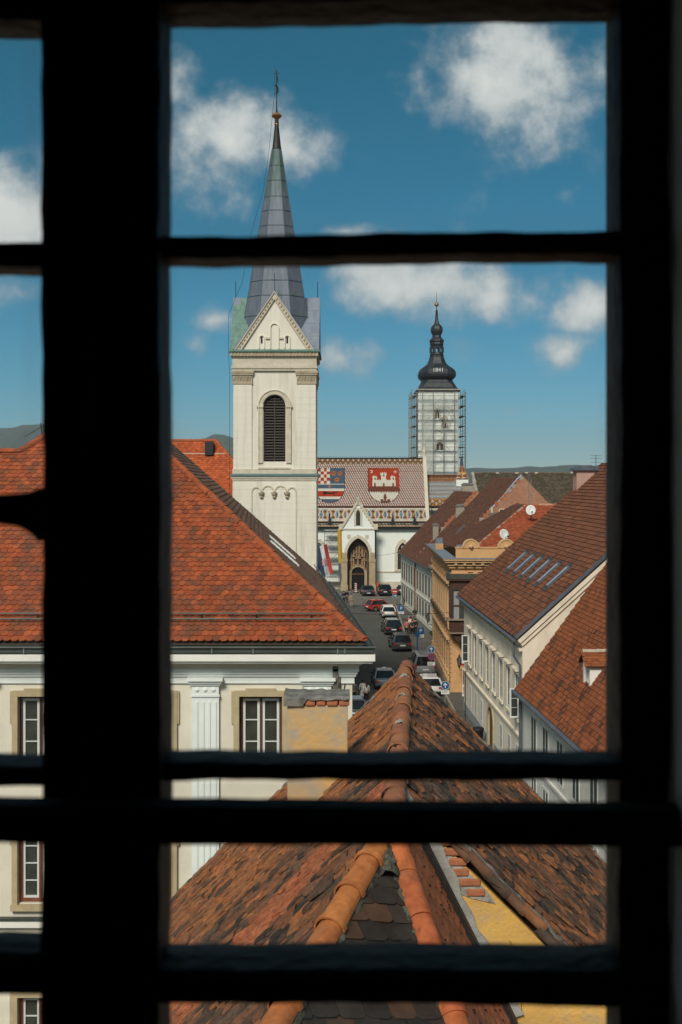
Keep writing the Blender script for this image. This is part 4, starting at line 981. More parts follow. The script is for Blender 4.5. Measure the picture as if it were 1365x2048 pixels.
for i in range(8):
    for j in range(len(rings) - 1): sm.beam(Vector(rings[j][i]), Vector(rings[j + 1][i]), .05)
for (y, h) in ((330, 14.4), (360, 19.2), (392, 24.2), (420, 28.8), (450, 33.6), (505, 43), (560, 52), (590, 57), (630, 63.5), (672, 71)):
    rg = octo(h * T * (DT + hw - h * T) / DT + .012, tyd(y, h * T))
    for k in range(8): sm.beam(Vector(rg[k]), Vector(rg[(k + 1) % 8]), .03)
for (x0, x1) in ((-.22, -.22), (.22, .22)):
    sm.beam((x0 * 60 * T, -60 * T - .02, ty(606)), (x1 * 33 * T, -33 * T - .01, ty(446)), .025)
sm.build('seam', mat('seam_lead', (.07, .085, .115), .6, metal=.3), so)
fn = MB(); fn.lathe([(.34, 0), (.30, .15), (.22, .9), (.155, 1.5), (.14, 1.9), (.13, 2.45), (.10, 2.6)], 10, (0, 0, tyd(299))); fn.build('spire_cap', mat('blackened_copper', (.028, .030, .028), .55, (.045, .04, .032), 3, .5, metal=.4), tw, smooth=40)
bl = MB(); bl.lathe([(.08, -.36), (.14, -.22), (.33, -.05), (.36, .0), (.33, .05), (.16, .20), (.10, .26)], 12, (0, 0, tyd(232))); bl.lathe([(.16, -.03), (.17, 0), (.16, .03)], 10, (0, 0, tyd(249))); bl.build('gilded_orb', M_gold, tw, smooth=40)
rd_ = MB(); rd_.tube([(0, 0, tyd(226)), (0, 0, tyd(215)), (0, 0, tyd(140))], [.09, .045, .035], 6)
rd_.tube([(0, 0, tyd(186)), (.07, -.02, tyd(182)), (.06, -.02, tyd(176)), (-.07, -.02, tyd(170))], .07, 6); rd_.beam((-.12, 0, tyd(147)), (.16, 0, tyd(147)), .05); rd_.tube([(0, 0, tyd(165)), (.06, 0, tyd(160)), (0, 0, tyd(150))], .045, 6); rd_.build('spire_cross', M_black, tw)
lw = MB(); lw.tube([(-.13, 0, tyd(190)), (-.13, 0, tyd(130))], .02, 5)
for y in (188, 172, 153): lw.beam((-.13, 0, tyd(y)), (0, 0, tyd(y)), .02)
lw.tube([(-.15, -.1, tyd(190)), (-.55, -.2, tyd(310)), (-.9, -.5, tyd(386)), (-1.65, -1.2, tyd(470)), (-2.2, -2.2, tyd(575)), (-3.05, -2.8, tyd(640)), (-3.05, -3.05, tyd(705)), (-2.75 - .22, -2.95, tyd(760)), (-2.75 - .22, -2.95, tyd(1000))], .012, 5); lw.build('lightning_rod', M_black, tw)
# ================================================================ St church with the patterned roof at the end of the square
DS = 185.0; S_ = DS / F
my = lambda y: CAMZ - (y - HY) * S_
mx_ = lambda x: (x - HX) * S_
stm = thing('gothic_church', 'white gothic church with a steep patterned tile roof bearing two coats of arms', 'church', (0, DS, 0))
M_mwhite = mat('church_limewash', (.78, .81, .755), .9, (.72, .75, .695), .5, .5, .05, 6, stain=(.56, .57, .52), stain_scale=.3, stain_amt=.4)
xR, xL, zE = mx_(856), -13.0, my(1056)
wn_ = [(mx_(806), my(1139), my(1104)), (mx_(638), my(1139), my(1104))]
mb = MB(); mb.wall((0, 0, 0), X_, -Y_, xL, xR, 0, zE, [(c - .78, c + .78, b, t + 1.6) for c, b, t in wn_], .5)
mb.quad((xR, 0, 0), (xR, 16, 0), (xR, 16, zE), (xR, 0, zE)); mb.quad((xL, 0, 0), (xL, 16, 0), (xL, 16, zE), (xL, 0, zE)); mb.quad((xL, 16, 0), (xR, 16, 0), (xR, 16, zE), (xL, 16, zE))
mb.tri((xR, 0, zE), (xR, 16, zE), (xR, 8, 20)); mb.tri((xL, 0, zE), (xL, 16, zE), (xL, 8, 20)); mb.build('wall', M_mwhite, stm)
for c, b, t in wn_:
    f = MB(); ap_ = pointed(c, t, .78, 1.45); up_ = pointed(c, t, 1.25, 2.1)
    f.ring([(c - 1.25, b)] + up_ + [(c + 1.25, b)], [(c - .78, b)] + ap_ + [(c + .78, b)], (0, 0, 0), X_, Z_, Y_, -.12, .05)
    for i in range(len(ap_) - 1):   # close the square opening down to the pointed arch
        f.quad((ap_[i][0], -.01, ap_[i][1]), (ap_[i + 1][0], -.01, ap_[i + 1][1]), (ap_[i + 1][0], -.01, t + 1.62), (ap_[i][0], -.01, t + 1.62))
    f.box(c - 1.3, c + 1.3, -.2, .05, b - .3, b); o = f.build('pointed_window', M_pale_stone, stm)
    g = MB(); g.quad((c - .78, .35, b), (c + .78, .35, b), (c + .78, .35, t + 1.5), (c - .78, .35, t + 1.5)); g.build('pane', M_glass, o)
    t_ = MB(); t_.box(c - .06, c + .06, .2, .34, b, t + .1)
    for (dx, dz, r_) in ((-.36, .05, .26), (.36, .05, .26), (0, .72, .24)):
        cc = [(c + dx + r_ * math.cos(q * math.pi / 5), t + dz + r_ * math.sin(q * math.pi / 5)) for q in range(11)]; ci = [(c + dx + (r_ - .12) * math.cos(q * math.pi / 5), t + dz + (r_ - .12) * math.sin(q * math.pi / 5)) for q in range(11)]
        t_.ring(cc, ci, (0, 0, 0), X_, Z_, Y_, .18, .34)
    t_.box(c - .78, c + .78, .2, .33, t - .32, t - .2)
    t_.build('tracery', M_pale_stone, o)
pl = MB()
for (a, b) in ((xL, mx_(683)), (mx_(751), xR)):
    pl.box(a, b, -.16, -.0, .02, my(1163)); pl.box(a, b, -.10, -.0, my(1145), my(1142.5))
pl.build('plinth', M_pale_stone, stm)
# ---- patterned roof: rows of small glazed tiles, one colour per tile
WHT, RED, BLU, BLK, BRN, OCH, LBL, DRD, ORG = (.64, .61, .52), (.42, .055, .020), (.080, .125, .175), (.022, .020, .018), (.15, .058, .026), (.46, .23, .07), (.40, .52, .60), (.20, .06, .04), (.50, .16, .05)
def inpoly(x, y, pts): return pip((x, y), pts)
def diag(x, y):
    r = math.floor((y - 927) / 5.05); s = (x - 630 - r * 2.6 + ((y - 927) - r * 5.05) * -.55) / 4.75; k = math.floor(s); f = s - k
    if (y - 927) - r * 5.05 < .75: return DRD
    if f < .50: return WHT
    return RED if (k + r) % 2 == 0 else BLU
def zig(x, y):
    t = abs(((x - 633.2) / 10.8) % 1 - .5) * 2; v = (y - 918.5) / 8.0
    if v < 0: return BRN
    d = v - t
    if d < -.52: return WHT
    if d > .56: return WHT if d < .85 or v < .9 else BLK
    if abs(d) < .13: return OCH
    if abs(d) < .30: return BLK
    return BRN
def shield_ok(x, y, cx, hw_, top, bot):
    if not (top <= y <= bot) or abs(x - cx) > hw_: return False
    v = (y - top) / (bot - top); lim = 1.0 if v < .58 else math.sqrt(max(0, 1 - ((v - .58) / .42) ** 2))
    return abs(x - cx) <= hw_ * lim
def arms_left(x, y):
    cx, hw_, top, bot = 660, 30.5, 936, 1007
    if not shield_ok(x, y, cx, hw_, top, bot): return None
    if not shield_ok(x, y, cx, hw_ - 1.0, top + .8, bot - 1.2): return BLK
    if y < 968.5:
        if x < 660: return RED if (int((x - 629) // 6.2) + int((y - 936.5) // 6.5)) % 2 else WHT
        for (lx, ly) in ((667.3, 947), (681, 947), (674.3, 960)):
            d = math.hypot(x - lx, (y - ly))
            if d < 4.6:
                return BLK if (d < 1.2 or (abs(abs(x - lx) - 2.2) < .7 and ly - y > .2 and ly - y < 2)) else ORG
        return BLU
    if y < 970: return WHT
    if y < 977.8:
        return ORG if math.hypot(x - 659, y - 973.6) < 2.6 else BLU
    if y < 983.4: return WHT
    if y < 993.8:
        u = x - 659
        if abs(y - 987.4) < 1.7 and -10 < u < 10: return BLK
        if -12 < u < -6 and abs(y - 986.2) < 2.6 or u > 8 and u < 17 and abs(y - (986.6 - (u - 8) * .15)) < .9: return BLK
        if 986 < y < 992 and (abs(u + 8 + (y - 986) * .5) < 1 or abs(u - 8 - (y - 986) * .4) < 1.1): return BLK
        return RED
    if y < 999.5: return WHT
    return BLU
def arms_right(x, y):
    cx, hw_, top, bot = 771, 32.5, 936, 1007
    if not shield_ok(x, y, cx, hw_, top, bot): return None
    if not shield_ok(x, y, cx, hw_ - 1.0, top + .8, bot - 1.2): return BLK
    if math.hypot(x - 745.6, y - 943.5) < 3.2 and math.hypot(x - 744.2, y - 943.5) > 2.1: return WHT
    a = math.atan2(y - 943.8, x - 795.5); d = math.hypot(x - 795.5, y - 943.8)
    if d < 2.2 + 1.5 * math.cos(6 * a): return WHT
    if y < 973.5:
        for (tx, t0, w_) in ((752.8, 951.5, 5.2), (771, 945, 6.2), (790.2, 951.5, 5.2)):
            if abs(x - tx) < w_ and y > t0:
                if y < t0 + 1.8 and int((x - tx + 20) / 2.1) % 2: return RED
                if y > t0 + 6 and abs(x - tx) > w_ - 1.3 and y < 960: return RED
                if abs(x - tx) < 1.2 and abs(y - t0 - 6.5) < 2.4: return BLK
                if abs(x - tx) < 1.6 and y > 966.5: return DRD
                return WHT
        if 748 < x < 795 and y > 959.5:
            if y < 961 and int(x / 2) % 2: return RED
            return WHT
        return RED
    if y < 985 + 1.5 * math.sin(x * 1.25):
        if y < 976 and abs(x - 771) > 24 + (y - 973.5) * 1.6: return RED
        return DRD if ((y + 3.2 * abs(((x - 741) / 9) % 1 - .5) * 2) % 3.4) < 2.2 else BRN
    if abs(x - 772.5) < 3.4 - abs(y - 996) * .28 and y > 988: return DRD
    if y > 999 and (abs(x - 766) < 2.6 or abs(x - 780) < 2.6 or (y > 1002 and abs(x - 772.5) < 9)): return DRD
    return WHT
def lozenge(x, y):
    if y < 1015.2: return DRD if int(x / 1.6) % 2 and 1014 < y else BLK
    if y < 1017: return BLK if int(x / 1.3) % 2 else BRN
    if y < 1018.5: return WHT
    if y < 1041.5:
        v = (y - 1029.8) / 11.0; cell = (x - 642.5) / 16.1; k = math.floor(cell); u = (cell - k - .5) * 2    # u=0: middle of the hour-glass
        d = abs(u) * 1.05 - abs(v) * .62                                                                   # distance from the hour-glass outline
        if abs(v) > .92: return (RED if (k + (v > 0)) % 2 else BLU) if abs(v) < 1.0 and abs(u) < .85 else WHT
        if abs(v) > .74: return WHT
        if abs(u) < .20 + abs(v) * .62:
            return OCH if abs(abs(u) - abs(v) * .62) < .12 else BLK
        e = 1 - abs(u)
        if e < .16 - abs(v) * .22: return BLK
        if e < .34 - abs(v) * .42: return LBL
        if e < .46 - abs(v) * .42: return (BLU if u > 0 else RED) if k % 2 else (RED if u > 0 else BLU)
        return WHT
    if y < 1043: return WHT
    if y < 1045: return BRN if int(x / 1.5) % 2 else BLK
    if y < 1047.3: return BLK
    if y < 1048.8: return WHT if int(x / 1.45) % 2 else BLK
    if y < 1050.6: return OCH if y > 1049.8 else BLK
    if y < 1052.2: return WHT if int(x / 1.45 + .5) % 2 else BLK
    if y < 1053.2: return OCH
    return BLK
def main_pat(x, y):
    if y < 918: return BRN
    if y < 927: return zig(x, y)
    if y > 1013.2: return lozenge(x, y)
    c = arms_left(x, y) or arms_right(x, y)
    return c or diag(x, y)
zRidge = 20.3; zEave = my(1056); yE, yR = -.5, 8.0
def mosaic(parent, name, P00, P10, P01, P11, nu, nv, pat, x0, x1, y0, y1, m, th=.03):
    """tiles in rows from ridge (v=0) down to eave (v=1); every row steps over the next"""
    rnd = random.Random(17); P00, P10, P01, P11 = [Vector(p) for p in (P00, P10, P01, P11)]
    nrm = (P10 - P00).cross(P01 - P00).normalized(); nrm = nrm if nrm.z > 0 else -nrm; vs_, fs, cs = [], [], []
    for j in range(nv):
        for i in range(nu):
            u0, u1, v0, v1 = i / nu, (i + 1) / nu, j / nv, (j + 1) / nv
            q = lambda u, v: P00.lerp(P10, u).lerp(P01.lerp(P11, u), v)
            o = len(vs_); vs_ += [q(u0, v0), q(u1, v0), q(u1, v1) + nrm * th, q(u0, v1) + nrm * th, q(u1, v1), q(u0, v1)]
            fs += [(o, o + 1, o + 2, o + 3), (o + 3, o + 2, o + 4, o + 5)]
            c = pat(x0 + (x1 - x0) * (u0 + u1) / 2, y0 + (y1 - y0) * (v0 + v1) / 2); k = rnd.uniform(.88, 1.08); c = tuple(a * k for a in c); cs += [c, c]
    mb = MB(); mb.v, mb.f, mb.m, mb.c = [tuple(v) for v in vs_], fs, [0] * len(fs), cs
    return tag(mb.build(name, m, parent, fix=False), kind='stuff')
M_glaze = mat('glazed_roof_tile', (1, 1, 1), .55, (.90, .90, .90), .8, .5, 0, attr='tcol', pos=True, spec=.3)
xr0, xr1 = mx_(845) * (193 / 185), mx_(855)
mosaic(stm, 'roof_tiles', (xL, yR, zRidge), (mx_(846) * 193 / 185, yR, zRidge), (xL, yE, zEave), (mx_(854), yE, zEave), 300, 190, main_pat, 682.5 + xL / S_, 854, 916, 1056, M_glaze)
rb_ = MB(); rb_.quad((xL, 16.5, zEave), (xR, 16.5, zEave), (xR, yR, zRidge - .02), (xL, yR, zRidge - .02)); rb_.build('rear_roof_slope', M_dark, stm)
rc_ = MB(); rc_.beam((xL, yR, zRidge + .05), (mx_(846) * 193 / 185, yR, zRidge + .05), .22, .14)
for k in range(90):
    xx = xL + (mx_(846) * 193 / 185 - xL) * k / 89; rc_.box(xx - .03, xx + .03, yR - .03, yR + .03, zRidge + .1, zRidge + .34)
rc_.build('ridge_cresting', M_dark, stm)
ev = MB(); ev.box(xL, mx_(683), -.55, .02, zEave - .22, zEave - .04); ev.box(mx_(751), xR - .3, -.55, .02, zEave - .22, zEave - .04); ev.build('eaves_board', M_black, stm)
# small dormer vents on the lower roof
for x in (660, 786, 830):
    v = (1043 - 916) / 140; p = Vector((mx_(x), yR + (yE - yR) * v, zRidge + (zEave - zRidge) * v))
    d = MB(); d.add([(p.x - .38, p.y - .55, p.z - .5), (p.x + .38, p.y - .55, p.z - .5), (p.x, p.y - .55, p.z + .75), (p.x, p.y + .9, p.z + 1.1)], [(0, 1, 2), (1, 3, 2), (0, 2, 3)]); d.tube([(p.x, p.y - .5, p.z + .7), (p.x, p.y - .5, p.z + 1.3)], .05, 5); d.build('roof_dormer', M_black, stm)
# stone parapet at the right gable
pg = MB()
a, b = Vector((xR + .02, -.75, zEave - .9)), Vector((mx_(849) * 193 / 185, yR, zRidge + .35))
pg.beam(a, b, .55, .5); pg.beam(b, Vector((b.x, 17, zEave - .3)), .55, .5); pg.beam((xR + .02, -.6, 0), (xR + .02, -.6, zEave - .4), .85, .5); pg.lathe([(.32, 0), (.30, .6), (.36, .7), (.05, 1.8), (.12, 1.95), (.03, 2.5)], 6, (b.x, b.y, b.z))
pg.lathe([(.30, 0), (.06, 1.2)], 6, (xR + .02, -.75, zEave - .5)); pg.build('gable_parapet', M_pale_stone, stm)
bt = MB(); bt.beam((mx_(638) - 2.6, -.35, 0), (mx_(638) - 2.6, -.35, my(1085)), .7, .6); bt.build('buttress', M_pale_stone, stm)
# ---- south porch
PD = -2.6; kp = (DS + PD) / F; px_ = lambda x: (x - HX) * kp; py_ = lambda y: CAMZ - (y - HY) * kp
porch = MB(); x0, x1 = px_(684), px_(750); zc = py_(1058); cxp = (x0 + x1) / 2 - .02; oh = 22.3 * kp
op = pointed(cxp, py_(1110), oh, py_(1076) - py_(1110))
def sheet_pointed(mb, y, x0, x1, z0, z1, op):
    mb.quad((x0, y, z0), (op[0][0], y, z0), (op[0][0], y, z1), (x0, y, z1)); mb.quad((op[-1][0], y, z0), (x1, y, z0), (x1, y, z1), (op[-1][0], y, z1))
    for i in range(len(op) - 1): mb.quad((op[i][0], y, op[i][1]), (op[i + 1][0], y, op[i + 1][1]), (op[i + 1][0], y, z1), (op[i][0], y, z1))
sheet_pointed(porch, PD, x0, x1, 0, zc, op)
full = [(op[0][0], 0)] + op + [(op[-1][0], 0)]
porch.quad((x0, PD, 0), (x0, 0, 0), (x0, 0, zc), (x0, PD, zc)); porch.quad((x1, PD, 0), (x1, 0, 0), (x1, 0, zc), (x1, PD, zc))
apx = (cxp, py_(1004))
porch.add([(x0 - .05, PD, zc), (x1 + .05, PD, zc), (apx[0], PD, apx[1]), (x0 - .05, PD + 5, zc), (x1 + .05, PD + 5, zc), (apx[0], PD + 7.5, apx[1])], [(0, 1, 2), (0, 2, 5, 3), (1, 4, 5, 2)])
porch.build('porch_wall', M_mwhite, stm)
soff = MB()
for i in range(len(full) - 1): soff.quad((full[i][0], PD, full[i][1]), (full[i + 1][0], PD, full[i + 1][1]), (full[i + 1][0] * .86 + cxp * .14, PD + 1.5, full[i + 1][1] * .985), (full[i][0] * .86 + cxp * .14, PD + 1.5, full[i][1] * .985))
M_tymp = mat('brown_carved_stone', (.17, .115, .07), .9, (.10, .065, .04), 2.2, .6, .4, 9)
soff.build('portal_soffit', M_tymp, stm)
arcm = MB(); arcm.ring([(op[0][0] - .45, 0)] + pointed(cxp, py_(1110), oh + .48, py_(1069) - py_(1110)) + [(op[-1][0] + .45, 0)], full, (0, PD, 0), X_, Z_, Y_, -.08, .06); arcm.build('portal_arch', M_pale_stone, stm)
tym = MB(); tym.quad((x0 + .2, PD + 1.5, 0), (x1 - .2, PD + 1.5, 0), (x1 - .2, PD + 1.5, zc - .2), (x0 + .2, PD + 1.5, zc - .2)); tym.build('portal_back_wall', M_tymp, stm)
M_jamb = mat('portal_jamb_stone', (.42, .33, .21), .9, (.33, .25, .15), 2, .5, .2, 10)
for s in (-1, 1):
    j = MB(); a, b = (x0 - .1, x0 + .85) if s < 0 else (x1 - .85, x1 + .1)
    j.box(a, b, PD - .22, PD + .3, 0, py_(1118)); j.box(a - .06, b + .06, PD - .3, PD + .3, py_(1124), py_(1118)); j.box(a - .1, b + .1, PD - .34, PD + .3, 0, .9)
    j.box((a + b) / 2 - .3, (a + b) / 2 + .3, PD - .16, PD + .1, py_(1118), py_(1105)); j.build('portal_pier', M_jamb, stm, bevel=.04)
# statues in niches around the door
M_stat = mat('statue_stone', (.36, .24, .14), .9, (.24, .15, .09), 4, .6, .3, 20); M_nic = mat('niche_dark', (.05, .035, .025), .95)
for (sx_, sy_, sh) in [(-13, 1122, 1.3), (-13, 1138, 1.3), (13, 1122, 1.3), (13, 1138, 1.3), (-8.5, 1113, 1.25), (8.5, 1113, 1.25), (-8.5, 1132, 1.15), (8.5, 1132, 1.15), (-2.6, 1106, 1.3), (2.6, 1106, 1.3), (0, 1130, 1.35), (-2.6, 1117, .8), (2.6, 1117, .8)]:
    X, Zb = cxp + sx_ * kp, py_(sy_)
    n_ = MB(); n_.prism([(-.28, -.05), (.28, -.05)] + [(-x, z) for x, z in pointed(0, sh * .8, .28, .42)], (X, PD + 1.5, Zb), X_, Z_, Y_, -.05, -.02); no = n_.build('niche', M_nic, stm)
    s_ = MB(); s_.lathe([(.17, 0), (.19, .1), (.13, .5 * sh), (.17, .68 * sh), (.15, .76 * sh), (.06, .8 * sh), (.09, .86 * sh), (.09, .94 * sh), (.03, sh)], 8, (X, PD + 1.32, Zb)); s_.box(X - .26, X + .26, PD + 1.12, PD + 1.46, Zb - .12, Zb); s_.build('statue', M_stat, no, smooth=45)
    c_ = MB(); c_.ring([(x * 1.25, z) for x, z in pointed(0, sh * .85, .28, .45)], pointed(0, sh * .85, .26, .34), (X, PD + 1.5, Zb), X_, Z_, Y_, -.25, -.03); c_.build('canopy', M_stat, no)
dw = 13 * kp; dtop = py_(1148)
dr = MB(); dr.prism([(-dw, .1), (dw, .1)] + [(-x, z) for x, z in arch(0, dtop, dw, 10)], (cxp, PD + 1.5, 0), X_, Z_, Y_, -.06, -.01); do_ = dr.build('doorway', mat('dark_doorway', (.008, .008, .008), .9), stm)
da = MB(); da.ring([(-dw - .4, .1)] + arch(0, dtop, dw + .4, 10) + [(dw + .4, .1)], [(-dw, .1)] + arch(0, dtop, dw, 10) + [(dw, .1)], (cxp, PD + 1.5, 0), X_, Z_, Y_, -.3, -.0); da.build('door_arch', M_jamb, do_)
tr_ = MB(); tr_.box(cxp - dw, cxp + dw, PD + 1.36, PD + 1.43, dtop - .25, dtop + .02); tr_.build('transom', M_wood, do_)
pc = MB(); pc.box(x0 - .12, x1 + .12, PD - .14, PD + .02, zc - .1, zc + .08)
for s in (-1, 1):
    xe = x0 - .15 if s < 0 else x1 + .15; pc.beam((xe, PD - .05, zc), (apx[0], PD - .05, apx[1] + .22), .34, .3)
    for k in range(9):
        t = (k + .5) / 9; pc.box(xe + (apx[0] - xe) * t - .16, xe + (apx[0] - xe) * t + .16, PD - .15, PD + .1, zc + (apx[1] - zc) * t - .22, zc + (apx[1] - zc) * t + .12)
    pc.box(xe - .3, xe + .3, PD - .25, PD + .3, zc - .1, zc + .75)
pc.lathe([(.1, 0), (.16, .3), (.04, .7)], 6, (apx[0], PD, apx[1] + .1)); pc.build('porch_gable_coping', M_pale_stone, stm)
gwn = MB(); gwn.ring([(-.62, 0)] + pointed(0, 1.9, .62, .9) + [(.62, 0)], [(-.32, .1)] + pointed(0, 1.9, .32, .55) + [(.32, .1)], (cxp, PD, py_(1052)), X_, Z_, Y_, -.1, .0); go = gwn.build('gable_window', M_pale_stone, stm)
gp = MB(); gp.prism([(-.34, .05), (.34, .05)] + [(-x, z) for x, z in pointed(0, 1.9, .34, .57)], (cxp, PD, py_(1052)), X_, Z_, Y_, -.02, .0); gp.build('pane', M_glass, go)
for x in (698, 734):
    sh_ = MB(); sh_.prism([(-.28, .35), (.28, .35), (.28, -.1), (0, -.4), (-.28, -.1)], (px_(x), PD, py_(1074)), X_, Z_, -Y_, 0, .06); sh_.build('stone_shield', M_pale_stone, stm)
dpp = MB()
for x in (681.5, 751.5): dpp.tube([(mx_(x), -.2, zEave - .2), (mx_(x), -.2, .1)], .09, 6)
dpp.build('downpipe', M_black, stm)

# ---- choir with its own small patterned roof, right of the gable
chy = 3.0; kc = (DS + chy) / F; cx0, cx1 = (851 - HX) * kc, (940 - HX) * kc; cz = CAMZ - (1016 - HY) * kc
mb = MB(); mb.box(cx0, cx1, chy, chy + 9, 0, cz); mb.build('choir_wall', M_mwhite, stm)
def choir_pat(x, y):
    if y < 956: return BRN
    if y < 963:
        t = abs(((x - 852) / 7.7) % 1 - .5) * 2; d = (y - 956.5) / 6 - t
        return OCH if abs(d) < .2 else WHT if (d < -.75 or d > .8) else BRN
    if y < 998.5:
        r = math.floor((y - 963) / 4.1); s = (x - 850 - ((y - 963) - r * 4.1) * .5) / 3.1; f = s - math.floor(s)
        return WHT if f < .32 else (BRN if r % 2 == 0 and f < .62 else LBL if f < .55 and r % 2 else BLU if f < .8 else DRD if r % 3 == 0 else BLU)
    if y < 1000.5 or y > 1011.5: return OCH if y < 1013 else BLK
    t = ((x - 852) / 14.2) % 1; v = (y - 1000.5) / 11
    if abs(abs(t - .5) * 2 - v) < .13 or abs(abs(t - .5) * 2 - v) < .1: return OCH
    up = abs(t - .5) * 2 < v
    cxx, cyy = (.5, .72) if up else (0.0 if t < .5 else 1.0, .28)
    d = math.hypot((t - cxx) * 14.2, (v - cyy) * 11)
    return BLK if d < 1.0 else WHT if d < 2.4 else BRN
mosaic(stm, 'choir_roof_tiles', (cx0, chy + 5, CAMZ - (949 - HY) * (DS + chy + 5) / F), ((936 - HX) * (DS + chy + 5) / F, chy + 5, CAMZ - (949 - HY) * (DS + chy + 5) / F), (cx0, chy - .4, cz), (cx1, chy - .4, cz), 130, 80, choir_pat, 851, 940, 949, 1017, M_glaze)
ce = MB(); ce.box(cx0, cx1, chy - .5, chy + .1, cz - .35, cz - .03); ce.build('choir_eaves', M_pale_stone, stm)
# little turret roof beside the tower
tz = CAMZ - (958 - HY) * (DS + 7) / F; tt = (924 - HX) * (DS + 7) / F; hz_ = CAMZ - (926 - HY) * (DS + 7) / F
def turret_pat(x, y): return OCH if (abs(x) > .86 or abs(x) < .1 or abs(y - .55) < .07) else (WHT if (int(y * 14) % 3 == 0 and y > .6 and int((x + 1) * 6) % 2) else BRN)
for q, (dx, dy) in enumerate(((0, -1), (1, 0))):
    a = Vector((tt, 7, hz_)); hwid = 1.05
    b0, b1 = (Vector((tt - hwid, 7 - hwid, tz)), Vector((tt + hwid, 7 - hwid, tz))) if q == 0 else (Vector((tt + hwid, 7 - hwid, tz)), Vector((tt + hwid, 7 + hwid, tz)))
    mosaic(stm, 'turret_roof_tiles', a + (b0 - a) * .12, a + (b1 - a) * .12, b0, b1, 16, 16, turret_pat, -1, 1, 0, 1, M_glaze)
tb_ = MB(); tb_.box(tt - .95, tt + .95, 6.05, 8, 9, tz); tb_.build('turret_wall', M_mwhite, stm); tf_ = MB(); tf_.lathe([(.3, -.3), (.12, .3), (.16, .5), (.02, 1.2)], 6, (tt, 7, hz_)); tf_.build('turret_finial', M_dark, stm)
# dark little dome of the sacristy
sd_ = MB(); sxx = (862 - HX) * kc; sd_.lathe([(1.15, 0), (1.2, .8), (.95, 1.6), (.35, 2.2), (.06, 2.6), (.04, 3.6)], 10, (sxx, chy - 1.2, CAMZ - (1052 - HY) * kc)); sd_.build('sacristy_dome', M_dark, stm, smooth=40)

# ================================================================ bell tower under scaffolding
DB = 205.0; B_ = DB / F; by = lambda y: CAMZ - (y - HY) * B_; bX = (877 - HX) * B_; bh = 40 * B_
bt_ = thing('bell_tower', 'white bell tower with black onion dome dated 1841 and gold ball', 'tower', (bX, DB + bh, 0))
mb = MB()
bw = [(-8, 4, 835, 822), (-2, 8, 848, 860)]
ho = [((871 - 877) * B_, (879 - 877) * B_, by(837), by(822)), ((885 - 877) * B_, (893 - 877) * B_, by(856), by(837)), ((873 - 877) * B_, (887 - 877) * B_, by(900), by(884))]
mb.wall((0, -bh, 0), X_, -Y_, -bh, bh, 0, by(781), ho, .5); mb.quad((-bh, -bh, 0), (-bh, bh, 0), (-bh, bh, by(781)), (-bh, -bh, by(781))); mb.quad((bh, -bh, 0), (bh, bh, 0), (bh, bh, by(781)), (bh, -bh, by(781))); mb.quad((-bh, bh, 0), (bh, bh, 0), (bh, bh, by(781)), (-bh, bh, by(781)))
mb.build('wall', M_mwhite, bt_)
for (a, b, c, d) in ho:
    f = MB(); w2 = (b - a) / 2; cx_ = (a + b) / 2
    f.ring([(a - .25, c - .1)] + [(cx_ + x, d - w2 + z) for x, z in arch(0, .2, w2 + .25, 8)] + [(b + .25, c - .1)], [(a + .02, c)] + [(cx_ + x, d - w2 + z) for x, z in arch(0, 0, w2 - .02, 8)] + [(b - .02, c)], (0, -bh, 0), X_, Z_, Y_, -.1, .2); f.box(cx_ - .08, cx_ + .08, -bh, -bh + .2, c, d - w2); o = f.build('window', M_pale_stone, bt_)
    g = MB(); g.quad((a, -bh + .4, c), (b, -bh + .4, c), (b, -bh + .4, d), (a, -bh + .4, d)); g.build('pane', M_glass, o)
for (a, y0, y1) in ((bh + .12, 784, 780), (bh + .25, 780, 778)):
    c = MB(); c.box(-a, a, -a, a, by(y0), by(y1)); c.build('cornice', M_pale_stone, bt_)
byc = lambda y: CAMZ - (y - HY) * (DB + bh * .9) / F if y < 770 else by(y)
dm = MB(); q8 = math.pi / 8
def sq(h, z, c=.62): return [(-c * h, -h, z), (c * h, -h, z), (h, -c * h, z), (h, c * h, z), (c * h, h, z), (-c * h, h, z), (-h, c * h, z), (-h, -c * h, z)]
prof = [(782, 45, .9), (779, 43, .88), (774, 38, .8), (768, 33.5, .72), (764, 31, .66), (761.5, 30.5, .62), (759, 33, .58), (755, 36.6, .55), (750, 37.6, .54), (745, 37, .54), (740, 34.2, .52), (736, 29, .5), (732, 23.4, .48), (728, 19.5, .46), (722, 16.6, .45), (715, 14.2, .45), (711, 13.8, .45)]
rgs = [sq(h * B_, byc(y), c) for y, h, c in prof]
for i in range(len(rgs) - 1): dm.add(rgs[i] + rgs[i + 1], [(k, (k + 1) % 8, 8 + (k + 1) % 8, 8 + k) for k in range(8)])
dm.build('onion_dome', M_dark, bt_, smooth=32)
ln_ = MB(); ln_.lathe([(14.2 * B_, byc(711)), (15 * B_, byc(709)), (13.6 * B_, byc(707)), (13.4 * B_, byc(704.5))], 8, ph=q8)
for k in range(8):
    t = q8 + k * math.pi / 4; ln_.beam((13 * B_ * math.cos(t), 13 * B_ * math.sin(t), byc(705)), (13 * B_ * math.cos(t), 13 * B_ * math.sin(t), byc(694)), .36, .36)
